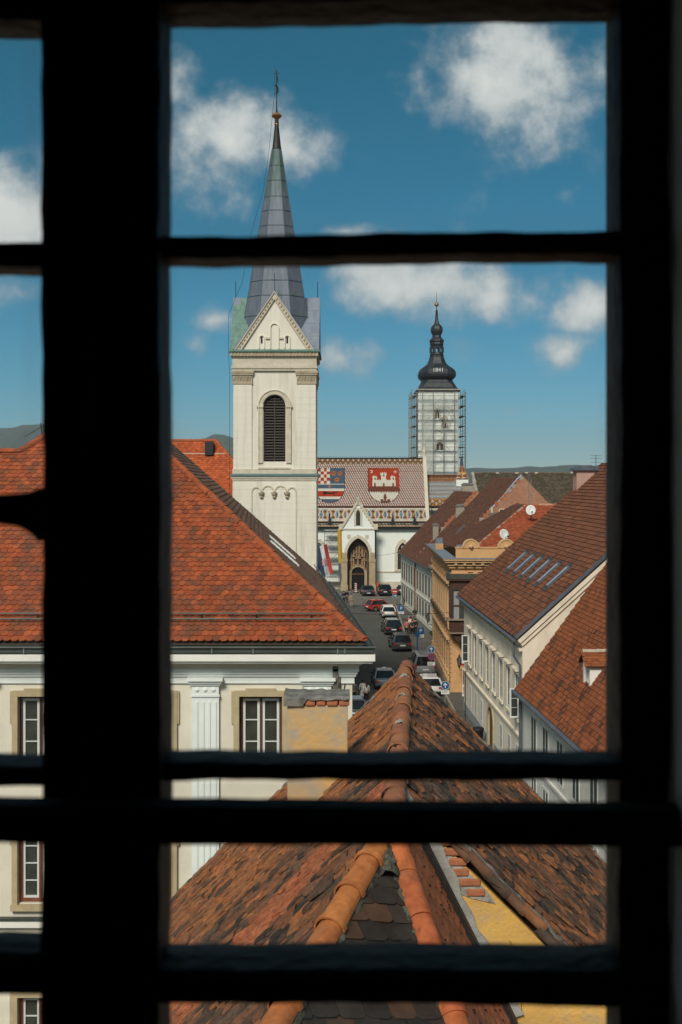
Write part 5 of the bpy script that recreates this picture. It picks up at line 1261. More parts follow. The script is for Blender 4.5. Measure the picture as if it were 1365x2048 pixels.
ln_.lathe([(13.6 * B_, byc(696)), (13.8 * B_, byc(690)), (14.8 * B_, byc(688)), (14 * B_, byc(685)), (16 * B_, byc(682.5)), (15 * B_, byc(680)), (10 * B_, byc(675)), (9 * B_, byc(670.5)), (9.5 * B_, byc(669.5)), (12.6 * B_, byc(664)), (13.1 * B_, byc(659.5)), (12.2 * B_, byc(654.5)), (9.2 * B_, byc(650.5)), (5.6 * B_, byc(647)), (3.4 * B_, byc(638)), (2.2 * B_, byc(622)), (2.9 * B_, byc(620.6)), (1.0 * B_, byc(619)), (.8 * B_, byc(612))], 8, ph=q8); ln_.build('lantern', M_dark, bt_, smooth=30)
gb_ = MB(); gb_.lathe([(.06, -.36), (.22, -.29), (.35, -.1), (.37, 0), (.35, .1), (.22, .29), (.06, .36)], 10, (0, 0, byc(608.5))); gb_.build('gilded_ball', M_gold, bt_, smooth=True)
rp = MB(); rp.tube([(0, 0, byc(606)), (0, 0, byc(583))], .035, 5); rp.build('lightning_rod', M_black, bt_)
M_paint = mat('white_sign_paint', (.75, .76, .74), .6)
o = obj('year_numerals', text_mesh('1841', 11.5 * B_, 'year_numerals', M_paint, .02), bt_, (.0, -38.6 * B_, byc(743.0))); o.rotation_euler = (R(90), 0, 0)
# scaffolding
sc1 = thing('scaffolding', 'tube scaffolding with white netting wrapped around the bell tower', 'scaffolding', (bX, DB + bh, 0))
M_tube = mat('scaffold_tube', (.30, .30, .29), .5, (.12, .12, .11), 3, .5, metal=.6); M_plank = mat('scaffold_plank', (.14, .085, .05), .9, (.09, .06, .04), 3, .5); M_net = bpy.data.materials.new('scaffold_netting'); M_net.use_nodes = True
N, L = M_net.node_tree.nodes, M_net.node_tree.links; b_ = N['Principled BSDF']; b_.inputs['Base Color'].default_value = (.68, .72, .66, 1); b_.inputs['Roughness'].default_value = .9
tr2 = N.new('ShaderNodeBsdfTransparent'); mxs = N.new('ShaderNodeMixShader'); ntx = N.new('ShaderNodeTexNoise'); ntx.inputs['Scale'].default_value = .9; ntx.inputs['Detail'].default_value = 4
tcc = N.new('ShaderNodeTexCoord'); L.new(tcc.outputs['Object'], ntx.inputs['Vector']); mrr = N.new('ShaderNodeMapRange'); mrr.inputs['From Min'].default_value = .3; mrr.inputs['From Max'].default_value = .7; mrr.inputs['To Min'].default_value = .22; mrr.inputs['To Max'].default_value = .55; L.new(ntx.outputs[0], mrr.inputs['Value'])
L.new(mrr.outputs[0], mxs.inputs[0]); L.new(tr2.outputs[0], mxs.inputs[1]); tl_ = N.new('ShaderNodeBsdfTranslucent'); tl_.inputs[0].default_value = (.75, .78, .72, 1); ms2 = N.new('ShaderNodeMixShader'); ms2.inputs[0].default_value = .4; L.new(b_.outputs[0], ms2.inputs[1]); L.new(tl_.outputs[0], ms2.inputs[2]); L.new(ms2.outputs[0], mxs.inputs[2]); L.new(mxs.outputs[0], N['Material Output'].inputs['Surface'])
so_ = bh + 1.15; si_ = bh + .35; levels = [by(y) for y in (792, 812, 832, 852, 872, 894, 914, 936)]
topz, botz = by(784), by(950)
pos = []
for a in np.linspace(-so_, so_, 6):
    for b in (-so_, -si_): pos.append((a, b))
for b in np.linspace(-bh, so_, 3):
    for a in (-so_, -si_, si_, so_): pos.append((a, b))
st_ = MB(); st_.tube([(0, 0, 0), (0, 0, topz)], .05, 5); stm_ = st_.mesh('standard', M_tube)
for (a, b) in pos: obj('standard', stm_, sc1, (a, b, 0))
for z in levels:
    d = MB(); d.box(-so_, so_, -so_, -so_ + .4, z - .04, z + .01); d.build('deck', M_plank, sc1)
    for s in (-1, 1):
        d = MB(); a0, a1 = sorted((s * si_, s * so_)); d.box(a0, a1, -si_, so_, z - .06, z + .02); d.build('deck', M_plank, sc1)
    g = MB()
    for dz in (.5, 1.0): g.tube([(-so_, so_, z + dz), (-so_, -so_, z + dz), (so_, -so_, z + dz), (so_, so_, z + dz)], .035, 5)
    g.build('guard_rails', M_tube, sc1)
br_ = MB()
for i in range(len(levels) - 1):
    s = 1 if i % 2 else -1; br_.tube([(s * -1.0, -so_, levels[i]), (s * 1.0, -so_, levels[i + 1])], .03, 5); br_.tube([(s * 1.4, -so_, levels[i]), (s * 2.6, -so_, levels[i + 1])], .03, 5)
br_.build('braces', M_tube, sc1)
def sheet(pts, n, name, amp, seed):
    """netting: a sheet between two edges, rippled"""
    rnd = random.Random(seed); mb = MB(); (a0, a1), (b0, b1) = pts; a0, a1, b0, b1 = [Vector(v) for v in (a0, a1, b0, b1)]; m = 8; vs_ = []
    for j in range(n + 1):
        l, r = a0.lerp(a1, j / n), b0.lerp(b1, j / n)
        for i in range(m + 1):
            p = l.lerp(r, i / m); vs_.append(p + Vector((0, -amp * (1 + math.sin(i * 2.1 + j * .8 + seed)) * .5, 0)))
    mb.add(vs_, [(j * (m + 1) + i, j * (m + 1) + i + 1, (j + 1) * (m + 1) + i + 1, (j + 1) * (m + 1) + i) for j in range(n) for i in range(m)]); return mb.build(name, M_net, sc1, smooth=True)
Xb = lambda x: (x - 877) * B_
yn = -so_ - .06
sheet((((Xb(838), yn, by(784))), (Xb(838), yn, by(950))), 14, 'netting', .1, 1) if False else None
sheet([((Xb(837), yn, by(784)), (Xb(840), yn, by(950))), ((Xb(866), yn, by(786)), (Xb(866), yn, by(950)))], 14, 'netting', .12, 1)
sheet([((Xb(866), yn, by(785)), (Xb(868), yn, by(815))), ((Xb(908), yn, by(786)), (Xb(905), yn, by(812)))], 6, 'netting', .12, 2)
sheet([((Xb(908), yn, by(785)), (Xb(912), yn, by(925))), ((Xb(919), yn, by(786)), (Xb(916), yn, by(925)))], 14, 'netting', .25, 3)
sheet([((Xb(905), yn, by(812)), (Xb(877), yn, by(880))), ((Xb(898), yn - .3, by(812)), (Xb(882), yn - .3, by(858)))], 12, 'netting', .3, 4)
sheet([((Xb(913), yn - .1, by(900)), (Xb(914), yn - .4, by(990))), ((Xb(917), yn - .1, by(900)), (Xb(917), yn - .4, by(985)))], 12, 'netting', .2, 5)
sheet([((Xb(822), -2, by(790)), (Xb(820), -2, by(930))), ((Xb(827), yn, by(788)), (Xb(826), yn, by(925)))], 12, 'netting', .2, 6)
# ================================================================ houses along the right of the street
M_glass_bright = M_glass
M_glass = mat('dull_old_glass', (.030, .034, .032), .55, (.05, .055, .05), 1.5, .5, 0, spec=.3)
def roof_plane(parent, name, pts, eave_a, eave_b, w, e, palette, colour, m, kind='plain', jit=(.01, .01, .003), seed=1, singles=0, L=None, th=.022):
    """pts: outline; eave_a->eave_b runs so that the slope rises to its left-hand upward side"""
    a, b = Vector(eave_a), Vector(eave_b); U = (b - a).normalized(); c = sum((Vector(p) for p in pts), Vector()) / len(pts)
    Vv = (c - a); Vv = (Vv - U * Vv.dot(U)).normalized()
    if U.cross(Vv).z < 0: U = -U
    bd = MB(); nn_ = U.cross(Vv).normalized(); bd.add([Vector(p) - nn_ * .03 for p in pts], [tuple(range(len(pts)))]); bd.build('gap_shade_boarding', M_underlay, parent)
    # tiles are laid in the frame of the parent; the colour rule gets the local point
    tile_field(parent, name, a, U, Vv, uvp(a, U, Vv, pts), w, e, L or e * 1.9, th, palette, colour, m, kind, jit, singles, seed=seed)
PB1 = [(.195, .076, .040), (.17, .067, .037), (.22, .086, .044), (.115, .052, .033), (.25, .096, .046)]
PB0 = [(.265, .084, .034), (.245, .078, .033), (.285, .092, .036), (.215, .070, .031), (.12, .05, .030)]
PRD = [(.36, .088, .038), (.32, .078, .036), (.41, .105, .042), (.27, .068, .034)]
PBR = [(.145, .065, .042), (.12, .055, .036), (.175, .075, .045), (.09, .045, .032)]
PGR = [(.085, .068, .045), (.065, .055, .038), (.11, .085, .055), (.055, .05, .03)]
def mixcol(n, ws):
    def f(u, v, p, r):
        x = r.random() + .10 * math.sin(p.y * .9 + p.z * 2.1) + .08 * math.sin(p.y * .31 - p.z * .7)
        s = 0
        for i, w in enumerate(ws):
            s += w
            if x < s: return i
        return len(ws) - 1
    return f
# ---------------------------------------------------------------- B1: cream house with six roof windows
A, rz, L1 = frame_of((9.74, 64.4), (9.02, 88.0))
b1 = thing('cream_house', 'long cream house with brown tile roof and a row of six roof windows', 'house', A, rz)
E1z, sl1, Wd = 8.5, .90, 10.2
wu = [1.4 + 2.67 * k for k in range(8)]
lowu = [1.4, 4.1, 7.0, 14.8, 17.4, 20.0]
ho = []
door = (9.7, 12.1)
ho.append((door[0], door[1], 0, 2.85))
M_b1 = mat('warm_cream_plaster', (.76, .68, .55), .9, (.69, .61, .48), 1.0, .5, .1, 12, stain=(.45, .39, .30), stain_scale=.5, stain_amt=.4, stretch=(1, 1, .5))
mb = MB(); mb.wall((0, 0, 0), Y_, -X_, 0, L1, 0, E1z - .1, ho, .3)
mb.add([(0, 0, 0), (2 * Wd, 0, 0), (2 * Wd, 0, E1z - .1), (Wd, 0, E1z + sl1 * Wd - .12), (0, 0, E1z - .1)], [(0, 1, 2, 3, 4)]); mb.add([(0, L1, 0), (2 * Wd, L1, 0), (2 * Wd, L1, E1z - .1), (Wd, L1, E1z + sl1 * Wd - .12), (0, L1, E1z - .1)], [(0, 1, 2, 3, 4)])
mb.build('wall', M_b1, b1)
pls = MB(); pls.box(-.06, .0, 0, door[0] - .2, 0, .75); pls.box(-.06, 0, door[1] + .2, L1, 0, .75); pls.build('plinth', mat('grey_blue_plinth', (.30, .33, .34), .9, (.24, .26, .27), 2, .5), b1)
for u in wu:
    o = window(b1, (-.014, u, 4.0), R(-90), 1.1, 2.3, M_whitewood, 2, 3, M_whitewood, .06, .04, thin=True)
    hd = MB(); hd.box(-.66, .66, -.16, -.01, 2.42, 2.56); hd.box(-.78, .78, -.26, -.01, 2.56, 2.66); hd.box(-.6, .6, -.07, -.01, 2.3, 2.42); hd.box(-.74, -.55, -.045, -.01, -.1, 2.42); hd.box(.55, .74, -.045, -.01, -.1, 2.42); hd.box(-.7, .7, -.12, -.01, -.22, -.08)
    if 'hood1' not in WCACHE: WCACHE['hood1'] = hd.mesh('hood', M_b1)
    obj('hood', WCACHE['hood1'], o)
for u in lowu: window(b1, (-.014, u, .95), R(-90), .9, 1.5, M_whitewood, 2, 2, M_whitewood, .05, .04, thin=True)
# casements standing open
for (u, z, w_) in ((20.95, 4.0, .5), (1.0, 4.0, .5)):
    op_ = window(b1, (-.27, u, z), R(180 + 4), w_, 1.9 if u > 5 else 1.6, M_whitewood, 1, 3, M_whitewood, .05, .03, name='open_casement')
sc2 = MB(); sc2.box(-.12, 0, 0, L1, 3.0, 3.12); sc2.box(-.08, 0, 0, L1, 2.9, 3.0); sc2.build('string_course', M_b1, b1)
ec = MB(); ec.box(-.18, 0, 0, L1, E1z - .75, E1z - .6); ec.box(-.30, 0, 0, L1, E1z - .25, E1z - .1); ec.box(-.42, 0, 0, L1, E1z - .1, E1z - .02); ec.build('eaves_cornice', M_b1, b1)
dr = MB(); dc = (door[0] + door[1]) / 2; dr.prism([(-.95, 0), (.95, 0)] + [(-x, z) for x, z in arch(0, 1.75, .95, 10)], (.12, dc, 0), -Y_, Z_, -X_, -.05, .05); do_ = dr.build('arched_door', mat('brown_door', (.13, .07, .035), .7, (.09, .05, .028), 5, .5), b1)
da = MB(); da.ring([(-1.25, 0)] + arch(0, 1.75, 1.25, 10) + [(1.25, 0)], [(-.95, 0)] + arch(0, 1.75, .95, 10) + [(.95, 0)], (0, dc, 0), -Y_, Z_, -X_, -.25, .07); da.build('door_surround', M_tan, do_)
fil = MB()
ap_ = arch(0, 1.75, .95, 10)
for i in range(10): fil.quad((-.005, dc - ap_[i][0], ap_[i][1]), (-.005, dc - ap_[i + 1][0], ap_[i + 1][1]), (-.005, dc - ap_[i + 1][0], 2.87), (-.005, dc - ap_[i][0], 2.87))
for s in (-1, 1): fil.quad((-.005, dc + s * .95, 0), (-.005, dc + s * 1.22, 0), (-.005, dc + s * 1.22, 2.87), (-.005, dc + s * .95, 2.87))
fil.build('door_wall', M_b1, b1)
o1 = .42   # eave overhang
ze = E1z - .02
pts = [(-o1, -.15, ze - sl1 * o1 + .38), (-o1, L1 + .15, ze - sl1 * o1 + .38), (Wd, L1 + .15, ze + sl1 * Wd + .38), (Wd, -.15, ze + sl1 * Wd + .38)]
c1 = mixcol(5, (.34, .3, .16, .12, .08))
def col_b1(u, v, p, r):
    if p.z < 12.2 and math.sin(p.y * 1.7 + p.z * 3) + math.sin(p.y * 4.3 - p.z * 5.1) > 1.05 and r.random() < .8: return 3
    return c1(u, v, p, r)
roof_plane(b1, 'roof_tiles', pts, pts[0], pts[1], .22, .32, PB1, col_b1, M_tile_clean, 'plain', (.008, .010, .005), 31, th=.055)
rs = MB(); rs.add([(Wd, -.15, ze + sl1 * Wd + .36), (Wd, L1 + .15, ze + sl1 * Wd + .36), (2 * Wd + .4, L1 + .15, ze), (2 * Wd + .4, -.15, ze)], [(0, 1, 2, 3)]); rs.build('rear_roof_slope', M_brick, b1)
rm1 = [ridge_tile_mesh(.13, .12, .42, .016, c, M_tile_clean, 6) for c in ((.17, .07, .04), (.14, .06, .04))]
ridge_line(b1, (Wd, -.1, ze + sl1 * Wd + .40), (Wd, L1, ze + sl1 * Wd + .40), rm1, .40)
# verge flashing and cream moulding at the near gable
vf = MB(); a, b = Vector((-o1, -.17, ze - sl1 * o1 + .40)), Vector((Wd, -.17, ze + sl1 * Wd + .40)); vf.beam(a, b, .22, .16, up=(0, 0, 1)); vf.build('verge_flashing', M_gutter_blue, b1)
vm_ = MB(); dn = Vector((.67, 0, -.745)) * .30; vm_.beam(a + dn + V3(.0, .1, 0), b + dn + V3(0, .1, 0), .22, .22); vm_.beam(a + dn * 1.8 + V3(0, .14, 0), b + dn * 1.8 + V3(0, .14, 0), .14, .16); vm_.build('verge_moulding', M_b1, b1)
vf2 = MB(); vf2.beam(a + V3(0, L1 + .34, 0), b + V3(0, L1 + .34, 0), .15, .12); vf2.build('verge_flashing', M_gutter_blue, b1)
gt = MB(); gt.tube([(-o1 - .08, -.15, ze - .1), (-o1 - .08, L1 + .1, ze - .1)], .11, 8); gt.beam((-o1 + .02, -.15, ze - .03), (-o1 + .02, L1, ze - .03), .14, .06); gt.build('gutter', M_gutter_blue, b1)
for k in range(6):
    g = MB(); g.box(-o1 + .2, -o1 + .35, 2 + k * 3.9, 2.14 + k * 3.9, ze + .15, ze + .35); g.build('snow_guard', M_gutter_blue, b1)
sg = MB(); sg.tube([(-o1 + .22, 1, ze + .42), (-o1 + .22, 9, ze + .42)], .03, 6); sg.build('snow_guard_rail', M_gutter, b1)
dpi = MB(); dpi.tube([(-o1 - .02, .15, ze - .15), (-o1 - .02, .15, ze - 1.0), (-.12, .12, ze - 1.5), (-.12, .12, .2)], .065, 8); dpi.build('downpipe', M_gutter_blue, b1)
# six roof windows: photo positions, seen edge-on
nr = Vector((-sl1, 0, 1)).normalized(); vr = Vector((1, 0, sl1)).normalized()
for k in range(6):
    y0 = 3.55 + 2.62 * k; p = Vector((2.05, y0, ze + sl1 * 2.05 + .53))
    Mx = Matrix.Translation(p) @ Matrix(((0, 1, 0, 0), (*vr, 0), (*nr, 0), (0, 0, 0, 1))).transposed()
    f_ = MB()
    for (a_, b_2, c_, d_) in ((-.27, -.22, 0, 1.75), (.22, .27, 0, 1.75), (-.22, .22, 0, .1), (-.22, .22, 1.65, 1.75)): f_.box(a_, b_2, c_, d_, -.1, .12)
    fo = f_.build('roof_window', M_gutter_blue, b1); fo.matrix_local = Mx
    g = MB(); g.box(-.22, .22, .1, 1.65, .07, .10); g.build('pane', mat('painted_sky_glass', (.42, .47, .52), .12, spec=1.0), fo)  # reflected sky painted into the pane's pale base colour
    fl_ = MB(); fl_.box(-.34, .34, -.28, 0, 0, .03); fl_.box(-.30, .30, 1.75, 1.9, .0, .15); fl_.build('flashing', M_gutter, fo)
chm = thing('pink_chimney', 'broad pinkish plastered chimney with dark cap on the cream house ridge', 'chimney', A, rz)
px0 = 8.0; mb = MB(); mb.box(px0, px0 + 1.45, L1 - 1.4, L1 - .2, ze + sl1 * px0 - .3, 17.62); mb.build('shaft', mat('pink_plaster', (.50, .31, .25), .9, (.42, .26, .21), 1.5, .5), chm)
mb = MB(); mb.box(px0 - .2, px0 + 1.65, L1 - 1.6, L1 - .0, 17.62, 17.75); mb.prism([(px0 - .15, 17.75), (px0 + 1.6, 17.75), (px0 + 1.1, 18.0), (px0 + .3, 18.0)], (0, L1 - 1.5, 0), X_, Z_, Y_, 0, 1.4); mb.build('cap', M_gutter_blue, chm)
an = MB(); an.tube([(px0 + 1.5, L1 - 1, 17.4), (px0 + 1.5, L1 - 1, 18.75)], .02, 5)
for z in (18.2, 18.5, 18.7): an.beam((px0 + 1.1, L1 - 1, z), (px0 + 1.9, L1 - 1, z), .02)
an.build('antenna', M_black, chm)

# ---------------------------------------------------------------- B0: nearer house with orange-brown roof and a white dormer
A0, rz0, L0 = frame_of((11.15, 36.0), (9.70, 64.2))
b0 = thing('grey_white_house', 'pale house with steep orange brown roof and a small white dormer', 'house', A0, rz0)
sl0, W0, E0z = 1.36, 6.5, 6.0
M_b0 = mat('greyed_white_plaster', (.66, .65, .59), .9, (.58, .57, .52), 1.2, .5, .1, 12, stain=(.38, .37, .33), stain_scale=.6, stain_amt=.4)
wu0 = [25.3, 22.6, 19.6, 16.6, 13.6, 10.6]
ho = []
mb = MB(); mb.wall((0, 0, 0), Y_, -X_, 0, L0, 0, E0z - .05, ho, .25); mb.add([(0, 0, 0), (2 * W0, 0, 0), (2 * W0, 0, E0z), (W0, 0, E0z + sl0 * W0 - .1), (0, 0, E0z - .05)], [(0, 1, 2, 3, 4)])
mb.build('wall', M_b0, b0)
for u in wu0:
    window(b0, (-.014, u, 2.8), R(-90), 1.3, 2.1, M_whitewood, 2, 2, mat('green_grey_paint', (.16, .20, .17), .6), .10, .05, thin=True)
    window(b0, (-.014, u, .6), R(-90), 1.3, 1.3, M_whitewood, 2, 1, M_whitewood, .10, .05, thin=True)
sc3 = MB(); sc3.box(-.1, 0, 0, L0, 2.35, 2.5); sc3.build('string_course', M_b0, b0)
pts = [(-.35, 0, E0z - .30), (-.35, L0 - .02, E0z - .30), (W0, L0 - .02, E0z + sl0 * W0 + .17), (W0, 0, E0z + sl0 * W0 + .17)]
c0_ = mixcol(5, (.40, .30, .18, .10, .02))
def col_b0(u, v, p, r):
    if v < 3.6 and math.sin(p.y * 1.9 + p.z * 1.5) + math.sin(p.y * 3.1 - p.z * 3.4 + 1) > 1.15 and r.random() < .75: return 4
    return c0_(u, v, p, r)
roof_plane(b0, 'roof_tiles', pts, pts[0], pts[1], .20, .23, PB0, col_b0, M_tile_clean, 'round', (.01, .012, .005), 32, th=.045, singles=0)
rs = MB(); rs.add([(W0, 0, E0z + sl0 * W0 + .15), (W0, L0, E0z + sl0 * W0 + .15), (2 * W0 + .4, L0, E0z - .3), (2 * W0 + .4, 0, E0z - .3)], [(0, 1, 2, 3)]); rs.build('rear_roof_slope', M_brick, b0)
gt = MB(); gt.tube([(-.46, 0, E0z - .38), (-.46, L0, E0z - .38)], .11, 8); gt.beam((-.38, 0, E0z - .30), (-.38, L0, E0z - .30), .1, .1); gt.build('gutter', M_gutter_blue, b0)
ec = MB(); ec.box(-.3, 0, 0, L0, E0z - .48, E0z - .3); ec.build('eaves_board', M_b0, b0)
dpi = MB(); dpi.tube([(-.1, L0 - .2, E0z - .5), (-.1, L0 - .2, .2)], .06, 8); dpi.build('downpipe', M_gutter_blue, b0)
# dormer
dm = thing('roof_dormer', 'small white dormer with orange tiled cap on the steep roof', 'dormer', A0, rz0)
dy = 18.6; dx = .98; zb = E0z + sl0 * dx - .05; dh = 1.35; dw_ = .62; zt = zb + dh; xend = dx + dh / sl0 + .15
mb = MB(); mb.wall((dx, 0, 0), Y_, -X_, dy - dw_, dy + dw_, zb, zt, [(dy - .38, dy + .38, zb + .25, zt - .12)], .12)
for s in (-1, 1): mb.tri((dx, dy + s * dw_, zb), (xend, dy + s * dw_, zt), (dx, dy + s * dw_, zt))
mb.tri((dx, dy - dw_, zt), (dx, dy + dw_, zt), (dx, dy, zt + .45)); mb.build('wall', M_white, dm)
window(dm, (dx + .1, dy, zb + .25), R(-90), .76, dh - .37, M_whitewood, 2, 1, M_whitewood, .07, .04)
xr2 = dx + (dh + .45) / sl0 + .2
for s in (-1, 1):
    q = [(dx - .18, dy + s * (dw_ + .14), zt - .08), (xend + .1, dy + s * (dw_ + .14), zt - .08), (xr2, dy, zt + .52), (dx - .18, dy, zt + .52)]
    a = Vector(q[0]); U = Vector((1, 0, 0)); Vv = (Vector(q[3]) - a); Vv = Vv.normalized()
    if U.cross(Vv).z < 0: U = -U
    pp = uvp(a, U, Vv, q); tile_field(dm, 'roof_tiles', a, U, Vv, pp, .18, .16, .3, .02, PB0, lambda u, v, p, r: r.choice((0, 2, 2, 1)), M_tile_clean, 'plain', (.01, .01, .003), 0, seed=40 + s)
    bd = MB(); bd.add([Vector(p) - V3(0, 0, .03) for p in q], [(0, 1, 2, 3)]); bd.build('gap_shade_boarding', M_underlay, dm)
cpm = [ridge_tile_mesh(.11, .10, .40, .016, c, M_tile_clean, 6) for c in ((.52, .44, .34), (.46, .38, .30))]
ridge_line(dm, (dx - .2, dy, zt + .53), (xr2, dy, zt + .53), cpm, .36)

# ---------------------------------------------------------------- B2: ornate ochre house with a wooden oriel
A2, rz2, L2_ = frame_of((8.75, 95.0), (8.92, 116.0))
b2 = thing('ochre_house', 'ornate ochre town house with wooden oriel and roof parapet with lion masks', 'house', A2, rz2)
M_oc = mat('ochre_stucco', (.62, .355, .165), .9, (.54, .31, .14), 1.3, .5, .15, 10, stain=(.33, .22, .11), stain_scale=.7, stain_amt=.5)
M_oc2 = mat('ochre_trim', (.64, .41, .22), .9, (.54, .34, .17), 2, .5, .15, 12, stain=(.36, .26, .16), stain_scale=1, stain_amt=.5)
Zc = 10.4; W2 = 16
ws = [2.2 + 2.5 * k for k in range(8)]
ho = []
mb = MB(); mb.wall((0, 0, 0), Y_, -X_, 0, L2_, 0, Zc, ho, .35)
hs_ = [(1.30, 1.72, 9.25, 9.62), (2.05, 2.47, 9.25, 9.62)]
mb.wall((0, 0, 0), X_, -Y_, 0, W2, 0, Zc, hs_, .3); mb.quad((0, L2_, 0), (W2, L2_, 0), (W2, L2_, Zc), (0, L2_, Zc)); mb.build('wall', M_oc, b2)
for h_ in hs_:
    g = MB(); g.quad((h_[0], .25, h_[2]), (h_[1], .25, h_[2]), (h_[1], .25, h_[3]), (h_[0], .25, h_[3])); g.build('attic_window', mat('attic_void', (.01, .01, .01), .9), b2)
for u in ws:
    for (z, h_) in ((5.9, 2.5), (1.6, 2.3)):
        o = window(b2, (-.014, u, z), R(-90), .72, h_, M_wood, 2, 3, M_wood, .06, .04, thin=True)
        k_ = ('hood2', h_)
        if k_ not in WCACHE:
            hd = MB(); hd.box(-.62, -.36, -.06, 0, -.1, h_); hd.box(.36, .62, -.06, 0, -.1, h_); hd.box(-.85, .85, -.16, 0, h_, h_ + .2); hd.box(-.95, .95, -.30, 0, h_ + .2, h_ + .32); hd.box(-.85, .85, -.2, 0, -.3, -.1)
            for s in (-.65, .65): hd.box(s - .08, s + .08, -.2, 0, -.75, -.3)
            WCACHE[k_] = hd.mesh('hood', M_oc2)
        obj('hood', WCACHE[k_], o)
# pilaster strips between windows, banded rustication below
pl2 = MB(); pl2.box(-.10, 0, -.2, .2, 5.2, 9.0); pl2.box(-.2, 0, -.3, .3, 9.0, 9.35); pme2 = pl2.mesh('pilaster', M_oc2)
for k in range(9): obj('pilaster', pme2, b2, (0, .9 + 2.5 * k, 0))
for k in range(12):
    r_ = MB(); r_.box(-.09, 0, 0, L2_, .6 + k * .37, .6 + k * .37 + .30)
    r2 = MB()
    us = [0] + [x for u in ws for x in (u - .78, u + .78)] + [L2_]; z0 = .6 + k * .37
    for i in range(0, len(us) - 1, 2): r2.box(-.09, 0, us[i], us[i + 1], z0, z0 + .30)
    r2.build('rustication_course', M_oc, b2)
st2 = MB()
for (z, p_) in ((4.95, .14), (5.1, .26), (9.4, .12), (9.95, .2), (10.15, .34)): st2.box(-p_, 0, -p_, L2_, z, z + .15); st2.box(0, W2, -p_, 0, z, z + .15)
st2.box(-.1, 0, -.1, L2_, 0, .6)
st2.build('string_course', M_oc2, b2)
bal = MB()
for k in range(28): bal.box(-.40, -.26, .3 + k * .72, .42 + k * .72, 5.2, 5.62) if k % 3 else None
bal.build('balusters', mat('dark_iron_spikes', (.06, .05, .04), .8), b2)
cn = MB(); cn.box(-.55, 0, -.55, L2_, Zc, Zc + .18); cn.box(0, W2, -.55, 0, Zc, Zc + .18); cn.box(-.68, .2, -.68, L2_, Zc + .18, Zc + .3); cn.box(.2, W2, -.68, .2, Zc + .18, Zc + .3); cn.build('cornice', M_oc2, b2)
mdl = MB()
for k in range(30): mdl.box(-.48, 0, .1 + k * .7, .32 + k * .7, Zc - .2, Zc)
for k in range(18): mdl.box(.2 + k * .7, .42 + k * .7, -.48, 0, Zc - .2, Zc)
mdl.build('cornice_brackets', M_oc2, b2)
cf = MB(); cf.box(-.72, .35, -.72, L2_, Zc + .3, Zc + .36); cf.box(.35, W2, -.72, .35, Zc + .3, Zc + .36); cf.build('cornice_flashing', mat('pale_zinc_flashing', (.26, .29, .32), .5, (.20, .23, .26), 1, .5, metal=.3), b2)
pa = MB(); px1 = 5.4; pa.box(.35, px1, .1, .5, Zc + .36, Zc + 1.1); pa.box(.3, px1 + .05, .05, .55, Zc + 1.1, Zc + 1.2); pa.build('parapet', M_oc, b2)
for cx_ in (1.55, 4.35):
    r_ = MB(); r_.prism([(-.6, 0)] + arch(0, .05, .6, 12) + [(.6, 0)], (cx_, .1, Zc + 1.12), X_, Z_, Y_, -.06, .4); o = r_.build('parapet_roundel', M_oc, b2)
    r3 = MB(); r3.ring(arch(0, .05, .68, 12), arch(0, .05, .58, 12), (cx_, .1, Zc + 1.12), X_, Z_, Y_, -.12, .5); r3.build('roundel_coping', M_oc2, o)
    mk_ = MB(); mk_.lathe([(.02, -.16), (.14, -.1), (.20, .0), (.15, .1), (.02, .16)], 8); mk_.lathe([(.02, -.1), (.07, -.05), (.07, .05), (.02, .1)], 6, (0, -.12, -.05)); m_ = mk_.build('lion_mask', M_oc2, o, smooth=40); m_.location = (cx_, 0, Zc + 1.25)
for (cx_, cy_) in ((.75, .6), (-.1, 12.0)):
    c_ = MB(); c_.box(cx_ - .35, cx_ + .35, cy_ - .3, cy_ + .3, Zc + .3, Zc + .85); o = c_.build('parapet_pier', M_oc, b2); h_ = MB(); h_.box(cx_ - .3, cx_ + .3, cy_ - .25, cy_ + .25, Zc + .85, Zc + 1.35); h_.build('zinc_cap', M_zinc, o)
# oriel
orl = MB(); ox0, ox1, oy = -.2, 2.15, -1.15; oz0, oz1 = 4.95, 9.05
M_or = mat('dark_oriel_wood', (.075, .035, .022), .6, (.05, .024, .016), 5, .5, .1, 30, stretch=(1, 1, .3))
orl.box(ox0, ox1, oy, 0, oz0, oz0 + 1.0); orl.box(ox0, ox1, oy, 0, oz1 - .75, oz1)
for x in (ox0, (ox0 + ox1) / 2 - .09, ox1 - .18): orl.box(x, x + .18, oy, oy + .18, oz0 + 1.0, oz1 - .75)
orl.box(ox0, ox1, oy + .02, oy + .14, 7.0, 7.15)
orl.box(ox0, ox0 + .12, -.18, -.01, oz0 + 1, oz1 - .75); orl.box(ox0 - .22, ox1 + .22, oy - .22, 0, oz1, oz1 + .14)
orl.prism([(ox0 + .1, oz0), (ox1 - .1, oz0), (ox1 - .6, oz0 - .7), (ox0 + .6, oz0 - .7)], (0, oy + .2, 0), X_, Z_, Y_, 0, .9)
oo = orl.build('oriel', M_or, b2)
for (xa, xb) in ((ox0 + .18, (ox0 + ox1) / 2 - .09), ((ox0 + ox1) / 2 + .09, ox1 - .18)):
    g = MB(); g.box(xa, xb, oy + .05, oy + .07, oz0 + 1.0, oz1 - .75); g.build('pane', M_glass, oo)
    c_ = MB(); c_.box(xa + .1, xa + .1 + .42, oy + .035, oy + .049, oz0 + 1.1, oz1 - .85); c_.build('curtain', mat('grey_curtain', (.30, .31, .30), .9, (.22, .23, .23), 6, .5, stretch=(8, 1, .3)), oo)
g = MB(); g.box(ox0 + .03, ox0 + .05, oy + .2, -.15, oz0 + 1.0, oz1 - .75); g.build('pane', M_glass, oo)
